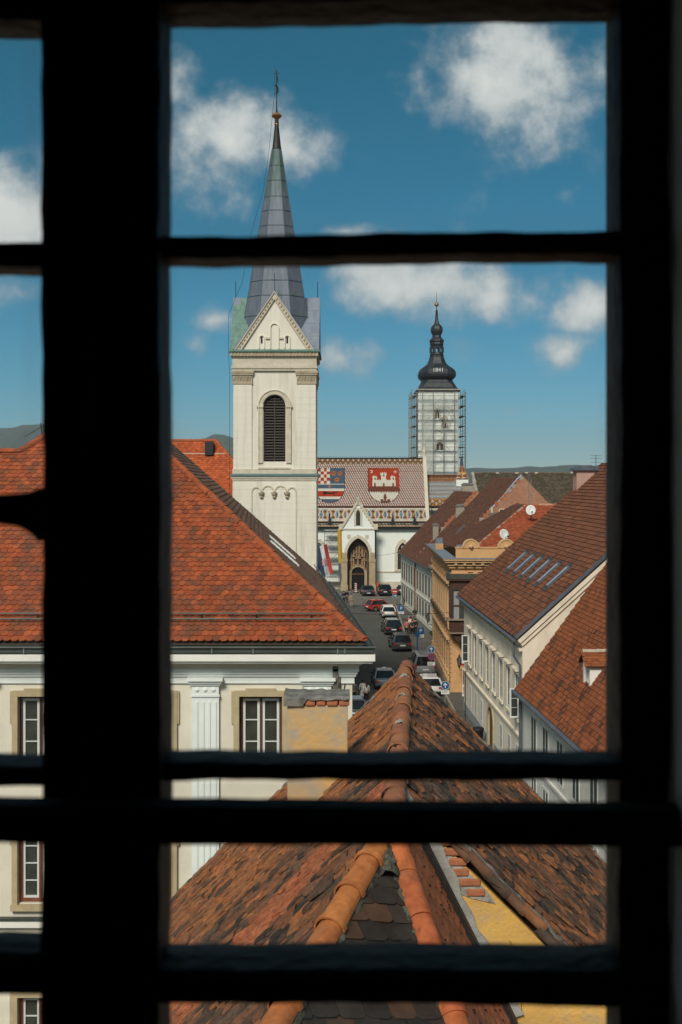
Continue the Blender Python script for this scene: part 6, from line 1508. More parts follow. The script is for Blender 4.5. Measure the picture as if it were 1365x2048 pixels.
orf = MB(); orf.add([(ox0 - .25, oy - .25, oz1 + .145), (ox1 + .25, oy - .25, oz1 + .145), (ox1 + .25, 0, oz1 + .5), (ox0 - .25, 0, oz1 + .5), (ox0 - .25, 0, oz1 + .145), (ox1 + .25, 0, oz1 + .145)], [(0, 1, 2, 3), (0, 3, 4), (1, 5, 2)]); orf.build('oriel_roof', M_gutter, oo)
osl = MB(); osl.box(ox0 - .2, ox1 + .15, oy - .2, 0, oz0 + 1.0, oz0 + 1.12); osl.box(ox0 - .06, ox1 + .05, oy - .06, 0, oz0 - .05, oz0 + .05); osl.build('oriel_sill', mat('worn_tin_sill', (.30, .22, .17), .7, (.2, .15, .12), 3, .5), oo)
# red roof behind the parapet: hipped towards the street
zr_, zb_ = 14.6, Zc + .4
hip = [(1.6, 1.2, zb_ + .35), (16, 1.2, zb_ + .35), (16, 14.5, zr_), (8.0, 14.5, zr_)]
roof_plane(b2, 'roof_tiles', hip, hip[0], hip[1], .22, .24, PRD, mixcol(4, (.4, .3, .2, .1)), M_tile_clean, 'plain', (.008, .008, .003), 33, th=.024)
lhp = [(1.6, 1.2, zb_ + .35), (8.0, 14.5, zr_), (8.0, 20.5, zr_), (.3, 20.5, zb_)]
roof_plane(b2, 'roof_tiles', lhp, lhp[0], lhp[3], .22, .24, PBR, mixcol(4, (.4, .3, .2, .1)), M_tile_clean, 'plain', (.008, .008, .003), 34, th=.024)
hmr = [ridge_tile_mesh(.13, .12, .42, .016, c, M_tile_clean, 6) for c in ((.42, .13, .06), (.48, .30, .22), (.38, .10, .05))]
ridge_line(b2, (1.6, 1.2, zb_ + .38), (8.0, 14.5, zr_ + .03), hmr, .4); ridge_line(b2, (8.0, 14.5, zr_ + .03), (16, 14.5, zr_ + .03), hmr, .4)

# satellite dishes
def dish(name_label, loc, aim, r=.42):
    t = thing('satellite_dish', name_label, 'dish', loc, aim, 'satellite dishes on the red roof')
    d = MB(); n = 18; prof = [(0.001, .10), (r * .35, .085), (r * .7, .05), (r, 0), (r * 1.02, .0), (r, -.012), (r * .7, .035), (0.001, .082)]
    vs_ = []
    for (q, z) in prof:
        for k in range(n): a = 2 * math.pi * k / n; vs_.append((q * math.cos(a), z, q * math.sin(a) * 1.08))
    d.add(vs_, [(i * n + k, i * n + (k + 1) % n, (i + 1) * n + (k + 1) % n, (i + 1) * n + k) for i in range(len(prof) - 1) for k in range(n)]); do = d.build('reflector', mat('dish_white', (.66, .68, .66), .5), t, smooth=True); do.location = (0, 0, .95); do.rotation_euler = (R(-18), 0, 0)
    a = MB(); a.tube([(0, .12, .95), (0, .12, 0)], .035, 6); a.tube([(0, .05, .62), (.12, -.42, .78)], .018, 5); a.box(.06, .18, -.5, -.36, .72, .86); a.tube([(0, .15, .95), (.12, .12, .1)], .02, 5); a.build('mast_arm', M_black, t)
p = W(1009, 1092, 96.4); dish('left satellite dish, tilted, standing just behind the ochre parapet', p, R(20), .40)
p = W(1062, 1042, 103.9); dish('right satellite dish, rounder, high on the red roof', p, R(-10), .42)
am = thing('antenna_mast', 'thin grey lattice antenna mast rising above the red roof', 'antenna', W(1060, 1018, 109))
m_ = MB()
for (dx_, dy_) in ((-.12, 0), (.12, 0)): m_.tube([(dx_, dy_, 0), (dx_, dy_, 3.2)], .02, 5)
for k in range(10): m_.beam((-.12, 0, k * .32), (.12, 0, k * .32 + .3), .015)
m_.tube([(0, 0, 3.0), (0, 0, 3.75)], .02, 5); m_.beam((-1.1, 0, 3.7), (.05, 0, 3.7), .02); m_.build('mast', M_tube, am)

# ---------------------------------------------------------------- B3: pale house in two sections, each with a brick fire wall
def row_house(name, label, A, B, Ez, slope, half, palette, seed, fire=True, notch=None, wins=(), mw=None, chims=()):
    Aa, rz_, Ln = frame_of(A, B); t = thing(name, label, 'house', Aa, rz_); mw = mw or M_b3
    hl = []
    mb = MB(); mb.wall((0, 0, 0), Y_, -X_, 0, Ln, 0, Ez, hl, .3)
    mb.add([(0, Ln, 0), (2 * half, Ln, 0), (2 * half, Ln, Ez), (half, Ln, Ez + slope * half - .1), (0, Ln, Ez)], [(0, 1, 2, 3, 4)]); mb.build('wall', mw, t)
    for u in wins: window(t, (-.014, u, 3.7), R(-90), 1.0, 2.2, M_wood, 2, 3, mat('dark_green_shutter', (.05, .06, .05), .7), .07, .05, thin=True)
    for u in wins[1:]: window(t, (-.014, u, 1.0), R(-90), 1.0, 1.8, M_wood, 2, 3, mat('dark_green_shutter', (.05, .06, .05), .7), .07, .05, thin=True)
    s_ = MB(); s_.box(-.1, 0, 0, Ln, 3.1, 3.25); s_.box(-.3, 0, 0, Ln, Ez - .25, Ez - .05); s_.box(-.05, 0, 0, Ln, 0, .6); s_.build('string_course', mw, t)
    g = MB(); g.tube([(-.45, 0, Ez - .08), (-.45, Ln, Ez - .08)], .1, 6); g.tube([(-.1, .3, Ez - .2), (-.1, .3, .2)], .06, 6); g.build('gutter', M_gutter, t)
    pts = [(-.4, 0, Ez - .4 * slope + .3), (-.4, Ln, Ez - .4 * slope + .3), (half, Ln, Ez + slope * half + .3), (half, 0, Ez + slope * half + .3)]
    roof_plane(t, 'roof_tiles', pts, pts[0], pts[1], .24, .26, palette, mixcol(4, (.4, .3, .2, .1)), M_tile_clean, 'plain', (.01, .012, .005), seed, th=.028)
    rs = MB(); rs.add([(half, 0, Ez + slope * half + .28), (half, Ln, Ez + slope * half + .28), (2 * half, Ln, Ez), (2 * half, 0, Ez)], [(0, 1, 2, 3)]); rs.build('rear_roof_slope', M_brick, t)
    if fire:
        w = MB(); w.prism([(-.1, 0), (2 * half, 0), (2 * half, Ez), (half, Ez + slope * half + .55), (-.1, Ez + .1)], (0, -.02, 0), X_, Z_, Y_, -.28, 0); fw = w.build('fire_wall', M_fire, t)
        rnd = random.Random(seed); n = int(math.hypot(half, slope * half) / .62)
        for k in range(n):   # bricks left standing along the top of the wall
            tt_ = (k + rnd.random() * .3) / n; b = MB(); x = -.1 + (half + .1) * tt_; z = Ez + .1 + (slope * half + .45) * tt_; h_ = rnd.uniform(.10, .26); b.box(x, x + .42, -.33, .0, z - .05, z + h_ + .12); b.build('coping_brick', M_brick if rnd.random() < .7 else M_mortar, t)
    return t, Ln
M_b3 = mat('grey_cream_plaster', (.64, .62, .54), .9, (.56, .54, .46), .8, .5, .1, 8, stain=(.33, .31, .26), stain_scale=.5, stain_amt=.5, stretch=(1, 1, .5))
M_fire = bpy.data.materials.new('brick_fire_wall'); M_fire.use_nodes = True; N, L = M_fire.node_tree.nodes, M_fire.node_tree.links; bs = N['Principled BSDF']; bs.inputs['Roughness'].default_value = .9
tcb = N.new('ShaderNodeTexCoord'); mpb = N.new('ShaderNodeMapping'); mpb.inputs['Rotation'].default_value = (R(90), 0, 0); L.new(tcb.outputs['Object'], mpb.inputs['Vector']); bk_ = N.new('ShaderNodeTexBrick'); L.new(mpb.outputs[0], bk_.inputs['Vector'])
bk_.inputs['Color1'].default_value = (.44, .16, .075, 1); bk_.inputs['Color2'].default_value = (.26, .10, .055, 1); bk_.inputs['Mortar'].default_value = (.36, .28, .20, 1); bk_.inputs['Scale'].default_value = 2.2; bk_.inputs['Mortar Size'].default_value = .022
nb = N.new('ShaderNodeTexNoise'); nb.inputs['Scale'].default_value = .8; nb.inputs['Detail'].default_value = 6; L.new(tcb.outputs['Object'], nb.inputs['Vector']); rb2 = N.new('ShaderNodeMapRange'); rb2.inputs['From Min'].default_value = .48; rb2.inputs['From Max'].default_value = .7; rb2.inputs['To Max'].default_value = .35; L.new(nb.outputs[0], rb2.inputs['Value'])
mbx = N.new('ShaderNodeMixRGB'); mbx.inputs[2].default_value = (.34, .27, .19, 1); L.new(rb2.outputs[0], mbx.inputs[0]); L.new(bk_.outputs[0], mbx.inputs[1]); L.new(mbx.outputs[0], bs.inputs['Base Color'])
lerp2 = lambda a, b, t: (a[0] + (b[0] - a[0]) * t, a[1] + (b[1] - a[1]) * t)
PA, PB_ = (10.2, 131.0), (8.15, 163.0)
mid = lerp2(PA, PB_, .5)
b3, Ln3 = row_house('pale_town_house', 'pale plastered house with brown roof and brick gable with a small dark vent', PA, mid, 7.1, 1.0, 9.7, PBR, 51, True, wins=[1.6, 4.2, 6.8, 9.4, 12.0, 14.6])
b4, Ln4 = row_house('pale_town_house', 'far pale plastered house with brown roof ending at the church square', mid, PB_, 7.1, 1.08, 7.4, PBR, 52, True, wins=[1.6, 4.2, 6.8, 9.4, 12.0, 14.4])
v_ = MB(); v_.box(7.15, 7.95, -.33, -.28, 13.0, 13.65); v_.build('vent_opening', mat('attic_void', (.01, .01, .01)), b3); v2 = MB(); v2.ring([(-.5, -.1), (-.5, .75), (.5, .75), (.5, -.1), (-.5, -.1)], [(-.4, 0), (-.4, .65), (.4, .65), (.4, 0), (-.4, 0)], (7.55, -.28, 13.0), X_, Z_, Y_, -.1, -.0); v2.build('vent_frame', M_pale_stone, b3)
rfc = MB(); a, b = Vector((4.5, -.2, 11.9)), Vector((9.6, -.2, 17.4)); rfc.tube([a.lerp(b, t) + V3(0, 0, .1 * math.sin(t * 9)) for t in np.linspace(.3, 1, 9)], .12, 6); rfc.build('verge_flashing', M_gutter_blue, b3)
def small_chimney(label, px, py0, py1, wpx, D, m, cap=True, dep=.8):
    a, b = W(px - wpx / 2, py1, D), W(px + wpx / 2, py0, D); t = thing('chimney_stack', label, 'chimney', (a.x, D, 0)); w_ = b.x - a.x
    s_ = MB(); s_.box(0, w_, 0, dep, a.z - 1.5, b.z); s_.build('shaft', m, t); c = MB(); c.box(-.1, w_ + .1, -.1, dep + .1, b.z, b.z + .14); c.box(.1, w_ - .1, .1, dep - .1, b.z + .14, b.z + .3); c.build('cap', M_concrete, t)
    return t
M_grch = mat('grey_render', (.33, .29, .23), .92, (.25, .22, .18), 2, .5, .2, 12)
small_chimney('grey rendered chimney on the far brick fire wall', 921, 1013, 1050, 17, 146, M_grch)
small_chimney('slim grey chimney low on the far brown roof', 872, 1051, 1076, 11, 146.3, M_grch)
small_chimney('grey chimney at the foot of the mossy roof gable', 936, 970, 990, 22, 163, M_grch)
wc = small_chimney('short white painted chimney beside the brick gable', 988, 1031, 1041, 14, 128.5, M_white); pp_ = MB(); pp_.tube([(.25, .3, W(0, 1031, 128.5).z), (.2, .3, W(0, 1014, 128.5).z)], .13, 8); pp_.build('flue_pipe', M_pale_stone, wc)
# skylight hatches on the pale houses
for (h_, x, y) in ((b3, 3.2, 5), (b4, 2.2, 9)):
    k_ = MB(); z = 7.1 + x + .35; k_.add([(x, y, z), (x, y + .5, z), (x + 1.0, y + .5, z + 1.0), (x + 1.0, y, z + 1.0), (x, y, z + .2), (x, y + .5, z + .2), (x + 1, y + .5, z + 1.2), (x + 1, y, z + 1.2)], [(4, 5, 6, 7), (0, 1, 5, 4), (0, 4, 7, 3), (1, 5, 6, 2)]); k_.build('roof_window', M_gutter_blue, h_)
zbx = MB(); zbx.box(1.0, 2.2, .4, 1.8, 7.9, 9.1); zbx.box(-.4, 1.2, 0, 1.8, 7.2, 7.5); zbx.build('zinc_box_gutter', M_zinc, b3)
# ---------------------------------------------------------------- the big mossy roof behind
DR = 172.0; g0, g1 = W(946, 947, DR), W(1330, 955, DR)
mh = thing('mossy_roof_house', 'large old house behind with a long grey mossy tile roof', 'house', (g0.x, DR - 9, 0))
lenx = g1.x - g0.x; zt_ = g0.z; sl_ = 1.0
pts = [(0.9, 0, zt_ - 8.6), (lenx, 0, zt_ - 8.6), (lenx, 9, zt_), (0, 9, zt_)]
roof_plane(mh, 'roof_tiles', pts, pts[0], pts[1], .26, .26, PGR, mixcol(4, (.35, .3, .2, .15)), M_tile_clean, 'plain', (.015, .02, .008), 61, th=.03)
mb = MB(); mb.box(.2, lenx, .3, 17.5, 0, zt_ - 8.5); mb.add([(.2, .3, zt_ - 8.5), (.05, 9, zt_ - .1), (.2, 17.5, zt_ - 8.5)], [(0, 1, 2)]); mb.build('wall', M_b3, mh)
rs = MB(); rs.quad((0, 9, zt_ - .02), (lenx, 9, zt_ - .02), (lenx, 18, zt_ - 9), (0, 18, zt_ - 9)); rs.build('rear_roof_slope', M_brick, mh)
rmm = [ridge_tile_mesh(.16, .15, .5, .02, c, M_tile_clean, 6) for c in ((.16, .10, .06), (.12, .09, .06), (.5, .42, .34))]
ridge_line(mh, (0, 9, zt_ + .02), (lenx, 9, zt_ + .02), rmm, .47, jit=.03)
lumps('verge_mortar', (.9, 0, zt_ - 8.6), (0, 9, zt_ + .05), .5, 40, M_mortar, mh, 33, .3)

# ---------------------------------------------------------------- orange roofed house behind the church tower (left)
DO = 92.0; o0 = W(340, 882, DO); o1_ = W(432, 882, DO)
oh_ = thing('orange_roof_house', 'house behind the palace with a bright orange hipped tile roof', 'house', (o0.x, DO - 8, 0))
lx = o1_.x - o0.x; zt_ = o0.z
fr2 = [(-6, 0, zt_ - 8), (lx + 7.5, 0, zt_ - 8), (lx, 8, zt_), (-6, 8, zt_)]
PO2 = [(.44, .10, .036), (.40, .09, .034), (.49, .12, .04), (.34, .08, .034)]
roof_plane(oh_, 'roof_tiles', fr2, fr2[0], fr2[1], .22, .22, PO2, mixcol(4, (.4, .3, .2, .1)), M_tile_clean, 'plain', (.006, .006, .003), 71, th=.022)
hr = [(lx + 7.5, 0, zt_ - 8), (lx + 7.5, 16, zt_ - 8), (lx, 8, zt_)]
mb = MB(); mb.add(hr + [(-6, 8, zt_), (-6, 16, zt_ - 8)], [(0, 1, 2), (2, 1, 4, 3)]); mb.build('rear_roof_slope', M_brick, oh_)
mb = MB(); mb.box(-6, lx + 7.2, .3, 15.7, 0, zt_ - 8); mb.build('wall', M_cream, oh_)
rmo = [ridge_tile_mesh(.13, .12, .42, .016, c, M_tile_clean, 6) for c in ((.44, .12, .05), (.40, .11, .05))]
ridge_line(oh_, (-6, 8, zt_ + .03), (lx, 8, zt_ + .03), rmo, .4); ridge_line(oh_, (lx + 7.5, 0, zt_ - 7.97), (lx, 8, zt_ + .03), rmo, .4, up=(.4, -.4, 1))
lb = MB(); vb = Vector((0, .7071, .7071)); lb.beam((-6, 8 - 1.05, zt_ - .98), (lx + 1.0, 8 - 1.05, zt_ - .98), .08, .06); lb.build('snow_guard_rail', M_pale_stone, oh_)
hx_ = W(418, 889, DO - 7.4 + 6); ht = MB(); ht.box(hx_.x - o0.x - .3, hx_.x - o0.x + .3, 6.6, 7.6, zt_ - 1.1, zt_ - .1); ht.build('roof_hatch', M_black, oh_)
# ---------------------------------------------------------------- plain house on the left of the street, behind the tower
lh = thing('grey_street_house', 'plain grey house on the left of the street behind the church tower', 'house', (-12, 92, 0))
mb = MB(); mb.box(0, 8.4, 0, 40, 0, 8.5); mb.build('wall', M_b3, lh); mb = MB(); mb.add([(-.3, -.3, 8.5), (8.7, -.3, 8.5), (4.2, -.3, 11.5), (-.3, 40, 8.5), (8.7, 40, 8.5), (4.2, 40, 11.5)], [(0, 1, 2), (0, 2, 5, 3), (1, 4, 5, 2), (3, 5, 4)]); mb.build('roof', M_brick, lh)
# ================================================================ cars
M_tyre = mat('tyre_rubber', (.012, .012, .012), .85); M_rim = mat('alloy_rim', (.30, .31, .32), .35, metal=.7); M_carglass = mat('car_glass', (.010, .012, .014), .05, spec=.8)
M_plate = mat('plate_white', (.70, .70, .68), .5); M_tail = mat('tail_light', (.38, .015, .012), .25, spec=.6); M_head = mat('head_light', (.55, .57, .58), .15, spec=.7); M_trim = mat('car_plastic', (.015, .015, .016), .6)
def car(label, loc, heading, paint, kind='hatch', taxi=False, group='cars parked along the street'):
    L, Wd, H = {'hatch': (3.9, 1.74, 1.46), 'estate': (4.5, 1.76, 1.45), 'suv': (4.5, 1.86, 1.66), 'van': (4.9, 1.92, 1.86), 'sedan': (4.7, 1.84, 1.45)}[kind]
    t = thing('parked_car' if not taxi else 'taxi_car', label, 'car', loc, heading, group)
    h = L / 2; hw_ = Wd / 2; sill = .22; belt = H * .60 if kind != 'van' else H * .56; bon = H * .56
    # lower body: stations along the length (y, half width, bottom, top)
    st = [(-h, hw_ * .80, .38, belt * .78), (-h + .06, hw_ * .90, .28, belt * .93), (-h + .35, hw_ * .97, sill, belt), (-h * .45, hw_, sill, belt), (h * .25, hw_, sill, belt * .99), (h * .40, hw_ * .99, sill, bon * 1.04), (h - .45, hw_ * .95, sill, bon * .93), (h - .10, hw_ * .86, .26, bon * .82), (h, hw_ * .74, .34, bon * .68)]
    b = MB(); vs_ = []
    for (y, w, z0, z1) in st:
        sh = z0 + (z1 - z0) * .62
        vs_ += [(-w * .93, y, z0), (-w, y, z0 + .12), (-w, y, sh), (-w * .93, y, z1), (0, y, z1 + .025), (w * .93, y, z1), (w, y, sh), (w, y, z0 + .12), (w * .93, y, z0)]
    n = 9; fs = [(i * n + k, i * n + (k + 1) % n, (i + 1) * n + (k + 1) % n, (i + 1) * n + k) for i in range(len(st) - 1) for k in range(n)] + [tuple(range(n)), tuple((len(st) - 1) * n + k for k in range(n - 1, -1, -1))]
    b.add(vs_, fs); bo = b.build('body', paint, t, smooth=42)
    # greenhouse
    r0, r1, f1, f0 = {'hatch': (-h + .10, -h + .55, h * .02, h * .42), 'estate': (-h + .12, -h + .45, h * .05, h * .42), 'suv': (-h + .12, -h + .5, h * .08, h * .44), 'van': (-h + .08, -h + .22, h * .30, h * .62), 'sedan': (-h * .72, -h * .38, h * .05, h * .42)}[kind]
    gw, rw = hw_ * .93, hw_ * .70; zt = H - .05
    g = MB(); lo = [(-gw, r0, belt), (gw, r0, belt), (gw, f0, belt), (-gw, f0, belt)]; hi = [(-rw, r1, zt), (rw, r1, zt), (rw, f1, zt), (-rw, f1, zt)]
    g.add([(x, y, z - .02) for x, y, z in lo] + hi, [(0, 1, 5, 4), (1, 2, 6, 5), (2, 3, 7, 6), (3, 0, 4, 7), (4, 5, 6, 7)]); go = g.build('windows', M_carglass, t)
    rf = MB(); rf.add([(-rw - .03, r1 - .10, zt - .03), (rw + .03, r1 - .10, zt - .03), (rw + .03, f1 + .06, zt - .03), (-rw - .03, f1 + .06, zt - .03), (-rw + .06, r1, zt + .06), (rw - .06, r1, zt + .06), (rw - .06, f1, zt + .06), (-rw + .06, f1, zt + .06)], [(0, 1, 5, 4), (1, 2, 6, 5), (2, 3, 7, 6), (3, 0, 4, 7), (4, 5, 6, 7), (0, 3, 2, 1)]); rf.build('roof', paint, t, smooth=30)
    for i, (p, q) in enumerate(zip(lo, hi)):
        pl_ = MB(); d = 1.015; pl_.beam((p[0] * d, p[1], p[2] - .02), (q[0] * d, q[1], q[2]), .11 if i < 2 else .07, .07); pl_.build('pillar', paint, t)
    pb = MB()
    for s in (-1, 1): pb.beam((s * gw * 1.01, (r0 + f0) / 2, belt), (s * rw * 1.01, (r1 + f1) / 2, zt), .08, .05)
    for s in (-1, 1):
        q = MB(); q.beam((s * gw * 1.01, (r0 + f0) / 2, belt), (s * rw * 1.01, (r1 + f1) / 2, zt), .08, .05); q.build('pillar', M_trim, t)
    # wheels
    wr = .32 if kind in ('hatch', 'estate', 'sedan') else .36
    for sx_ in (-1, 1):
        for sy_ in (-h * .60, h * .62):
            ty_ = MB(); vs2 = []
            prof = [(wr * .62, -.10), (wr * .95, -.11), (wr, -.07), (wr, .07), (wr * .95, .11), (wr * .62, .10)]
            for (r_, x) in prof:
                for k in range(14): a = 2 * math.pi * k / 14; vs2.append((x, r_ * math.cos(a), r_ * math.sin(a)))
            ty_.add(vs2, [(i * 14 + k, i * 14 + (k + 1) % 14, (i + 1) * 14 + (k + 1) % 14, (i + 1) * 14 + k) for i in range(5) for k in range(14)]); o = ty_.build('wheel', M_tyre, t, smooth=40); o.location = (sx_ * (hw_ - .10), sy_, wr)
            ri = MB(); ri.tube([(sx_ * .06, 0, 0), (sx_ * .095, 0, 0)], wr * .63, 12); ri.build('rim', M_rim, o)
            ac_ = MB(); ac_.ring([(wr * 1.16 * math.cos(a), wr * 1.16 * math.sin(a)) for a in np.linspace(0, math.pi, 9)], [(wr * 1.02 * math.cos(a), wr * 1.02 * math.sin(a)) for a in np.linspace(0, math.pi, 9)], (sx_ * hw_, sy_, wr), Y_, Z_, X_, -.03, .012); ac_.build('wheel_arch', M_trim, t)
    for s in (-1, 1):
        l_ = MB(); x0_, x1_ = sorted((s * hw_ * .62, s * hw_ * .93)); l_.box(x0_, x1_, -h - .012, -h + .22, belt * .70, belt * .90) if kind not in ('van',) else l_.box(*sorted((s * hw_ * .80, s * hw_ * .95)), -h - .012, -h + .2, belt * .70, belt * 1.1); l_.build('tail_light', M_tail, t, bevel=.02)
        l2 = MB(); x0_, x1_ = sorted((s * hw_ * .45, s * hw_ * .80)); l2.box(x0_, x1_, h - .16, h + .012, bon * .58, bon * .76); l2.build('headlight', M_head, t, bevel=.02)
        mi = MB(); mi.box(*sorted((s * hw_ * .98, s * (hw_ + .17))), f0 - .38, f0 - .28, belt + .0, belt + .14); mi.build('mirror', M_trim if kind != 'hatch' else paint, t, bevel=.03)
    p_ = MB(); p_.box(-.26, .26, -h - .02, -h + .04, belt * .60 if kind != 'sedan' else belt * .48, belt * .60 + .115 if kind != 'sedan' else belt * .48 + .115); p_.build('number_plate', M_plate, t)
    p2 = MB(); p2.box(-.26, .26, h - .04, h + .02, .42, .53); p2.build('number_plate', M_plate, t)
    bp = MB(); bp.box(-hw_ * .84, hw_ * .84, -h - .03, -h + .1, .30, .44); bp.build('bumper', M_trim, t, bevel=.03)
    gr_ = MB(); gr_.box(-hw_ * .40, hw_ * .40, h - .08, h + .015, .48, .62); gr_.build('grille', M_trim, t)
    if taxi: s_ = MB(); s_.prism([(-.2, 0), (.2, 0), (.15, .13), (-.15, .13)], (0, (r1 + f1) / 2, zt + .06), X_, Z_, Y_, -.06, .06); s_.build('roof_sign', M_plate, t, bevel=.02)
    return t
def cp(n, c, r=.25, metal=.2):
    m = mat(n, c, r, tuple(x * .85 for x in c), 1.2, .4, 0, spec=.6); m.node_tree.nodes['Principled BSDF'].inputs['Coat Weight'].default_value = .6; return m
P_dark, P_black, P_grey, P_red, P_white, P_silver, P_blue = cp('paint_dark_blue', (.02, .025, .035)), cp('paint_black', (.010, .010, .011)), cp('paint_anthracite', (.045, .045, .047)), cp('paint_red', (.36, .028, .018)), cp('paint_white', (.66, .66, .62)), cp('paint_silver', (.22, .23, .24)), cp('paint_steel_blue', (.13, .16, .19))
def gp(x, y): D = CAMZ * F / (y - HY); return ((x - HX) / F * D, D, 0)
def on(p, z): return (p[0], p[1], z)
car('dark blue car parked in front of the church porch', on(gp(735, 1190), .02), R(4), P_dark, 'sedan', group='cars on the church square')
car('black car parked to the right of the church porch', on(gp(769, 1190), .02), R(2), P_black, 'suv', group='cars on the church square')
car('black car behind the no-entry sign, partly hidden by the pale house', on(gp(806, 1189), .02), R(-5), P_black, 'hatch', group='cars on the church square')
car('red hatchback standing aslant at the metal barrier', on(gp(761, 1221), 0), R(-62), P_red, 'hatch')
car('white estate car parked beside the red hatchback', on(gp(776, 1233), 0), R(2), P_white, 'estate')
car('black off-roader parked beside the group of walkers', on(gp(783, 1266), 0), R(5), P_black, 'suv')
car('anthracite car with chrome rear trim parked behind the black off-roader', on(gp(800, 1298), 0), R(5), P_grey, 'suv')
car('silver grey van half hidden behind the near roof ridge', on(gp(846, 1346), 0), R(2), P_silver, 'van')
car('white car peeping over the near roof, right of the ridge', on(gp(857, 1384), 0), R(3), P_white, 'estate')
car('silver blue taxi with a white roof sign driving up the street', on(gp(768, 1371), 0), R(3), P_blue, 'sedan', taxi=True, group=None)
car('dark car at the foot of the palace, only its corner showing', on(gp(708, 1432), 0), R(4), P_grey, 'hatch')

# ================================================================ people
def skin_mesh(name, joints, edges, mats, root=0, sub=1):
    me = bpy.data.meshes.new(name + '_cage'); me.from_pydata([j[0] for j in joints], edges, []); o = bpy.data.objects.new(name + '_cage', me); COL.objects.link(o)
    o.modifiers.new('skin', 'SKIN'); o.modifiers['skin'].use_smooth_shade = True
    for i, j in enumerate(joints): me.skin_vertices[0].data[i].radius = j[1] if isinstance(j[1], tuple) else (j[1], j[1])
    me.skin_vertices[0].data[root].use_root = True
    s = o.modifiers.new('sub', 'SUBSURF'); s.levels = sub; s.render_levels = sub
    dg = bpy.context.evaluated_depsgraph_get(); r = bpy.data.meshes.new_from_object(o.evaluated_get(dg)); r.name = name
    bpy.data.objects.remove(o); bpy.data.meshes.remove(me); r.materials.clear(); r.materials.append(mats); return r
M_skin = mat('skin_tone', (.42, .24, .16), .6, (.36, .20, .13), 6, .4)
PCACHE = {}
def person(label, loc, heading, top, bottom, hair, pose='walk', h=1.72, group='people in the street', skirt=False, longhair=False):
    t = thing('person', label, 'person', loc, heading, group); k = h / 1.72
    st = .22 if pose == 'walk' else .03; ar = .20 if pose == 'walk' else .04
    key = (pose,)
    J = [((0, 0, .96), (.13, .10)), ((0, -.01, 1.12), (.125, .09)), ((0, 0, 1.30), (.16, .105)), ((0, 0, 1.43), (.09, .075)), ((0, .0, 1.50), .052), ((0, .015, 1.56), .06), ((0, .02, 1.63), (.078, .092)), ((0, .015, 1.70), (.055, .065)),
         ((-.09, 0, .90), .095), ((-.10, st * .55, .50), .062), ((-.10, -st * .2 + st * .9, .09), .042), ((-.10, st * .7 + .14, .035), .035),
         ((.09, 0, .90), .095), ((.10, -st * .25, .50), .062), ((.10, -st * 1.25, .12), .042), ((.10, -st * 1.25 + .13, .04), .035),
         ((-.19, 0, 1.40), .058), ((-.25, -ar * .5, 1.13), .042), ((-.24, ar * .1, .90), .032), ((-.235, ar * .4 + .02, .80), (.02, .035)),
         ((.19, 0, 1.40), .058), ((.25, ar * .4, 1.13), .042), ((.24, ar * 1.0, .90), .032), ((.235, ar * 1.3 + .02, .80), (.02, .035))]
    E = [(0, 1), (1, 2), (2, 3), (3, 4), (4, 5), (5, 6), (6, 7), (0, 8), (8, 9), (9, 10), (10, 11), (0, 12), (12, 13), (13, 14), (14, 15), (3, 16), (16, 17), (17, 18), (18, 19), (3, 20), (20, 21), (21, 22), (22, 23)]
    if key not in PCACHE: PCACHE[key] = skin_mesh('body', J, E, M_skin)
    bo = obj('body', PCACHE[key], t)
    # fingers: five short separate chains on each hand
    kf = ('hand',) + key
    if kf not in PCACHE:
        hb = MB()
        for s, wi in ((-1, 19), (1, 23)):
            w_ = Vector(J[wi][0])
            for f, (dy, ln) in enumerate(((-.025, .065), (-.008, .08), (.010, .075), (.026, .06))): a = w_ + V3(0, dy, -.015); hb.tube([a, a + V3(s * .004, .006, -ln * .55), a + V3(-s * .008, .016, -ln)], [.009, .0085, .006], 5)
            a = w_ + V3(0, .03, .03); hb.tube([a, a + V3(-s * .006, .03, -.025), a + V3(-s * .008, .035, -.06)], [.010, .0095, .007], 5)
        PCACHE[kf] = hb.mesh('fingers', M_skin)
    obj('fingers', PCACHE[kf], bo)
    kt = ('top',) + key
    if kt not in PCACHE:
        JT = [((0, 0, .93), (.155, .125)), ((0, -.01, 1.12), (.145, .11)), ((0, 0, 1.30), (.178, .122)), ((0, 0, 1.42), (.11, .09)), ((-.195, 0, 1.395), .074), ((-.252, -ar * .5, 1.13), .060), ((-.243, ar * .05, .95), .048), ((.195, 0, 1.395), .074), ((.252, ar * .4, 1.13), .060), ((.243, ar * .9, .95), .048)]
        PCACHE[kt] = skin_mesh('shirt', JT, [(0, 1), (1, 2), (2, 3), (3, 4), (4, 5), (5, 6), (3, 7), (7, 8), (8, 9)], M_white)
    sm_ = PCACHE[kt].copy(); sm_.materials.clear(); sm_.materials.append(top); obj('shirt', sm_, t)
    if skirt:
        kk = MB(); kk.lathe([(.14, .98), (.19, .86), (.24, .62), (.27, .42)], 14); kk.build('skirt', bottom, t, smooth=40)
    else:
        kb = ('trousers',) + key
        if kb not in PCACHE:
            JB = [((0, 0, .98), (.15, .12)), ((-.09, 0, .88), .115), ((-.10, st * .55, .50), .082), ((-.10, st * .7, .13), .066), ((.09, 0, .88), .115), ((.10, -st * .25, .50), .082), ((.10, -st * 1.2, .16), .066)]
            PCACHE[kb] = skin_mesh('trousers', JB, [(0, 1), (1, 2), (2, 3), (0, 4), (4, 5), (5, 6)], M_white)
        bm_ = PCACHE[kb].copy(); bm_.materials.clear(); bm_.materials.append(bottom); obj('trousers', bm_, t)
    hr_ = MB(); vs_ = []; n = 12
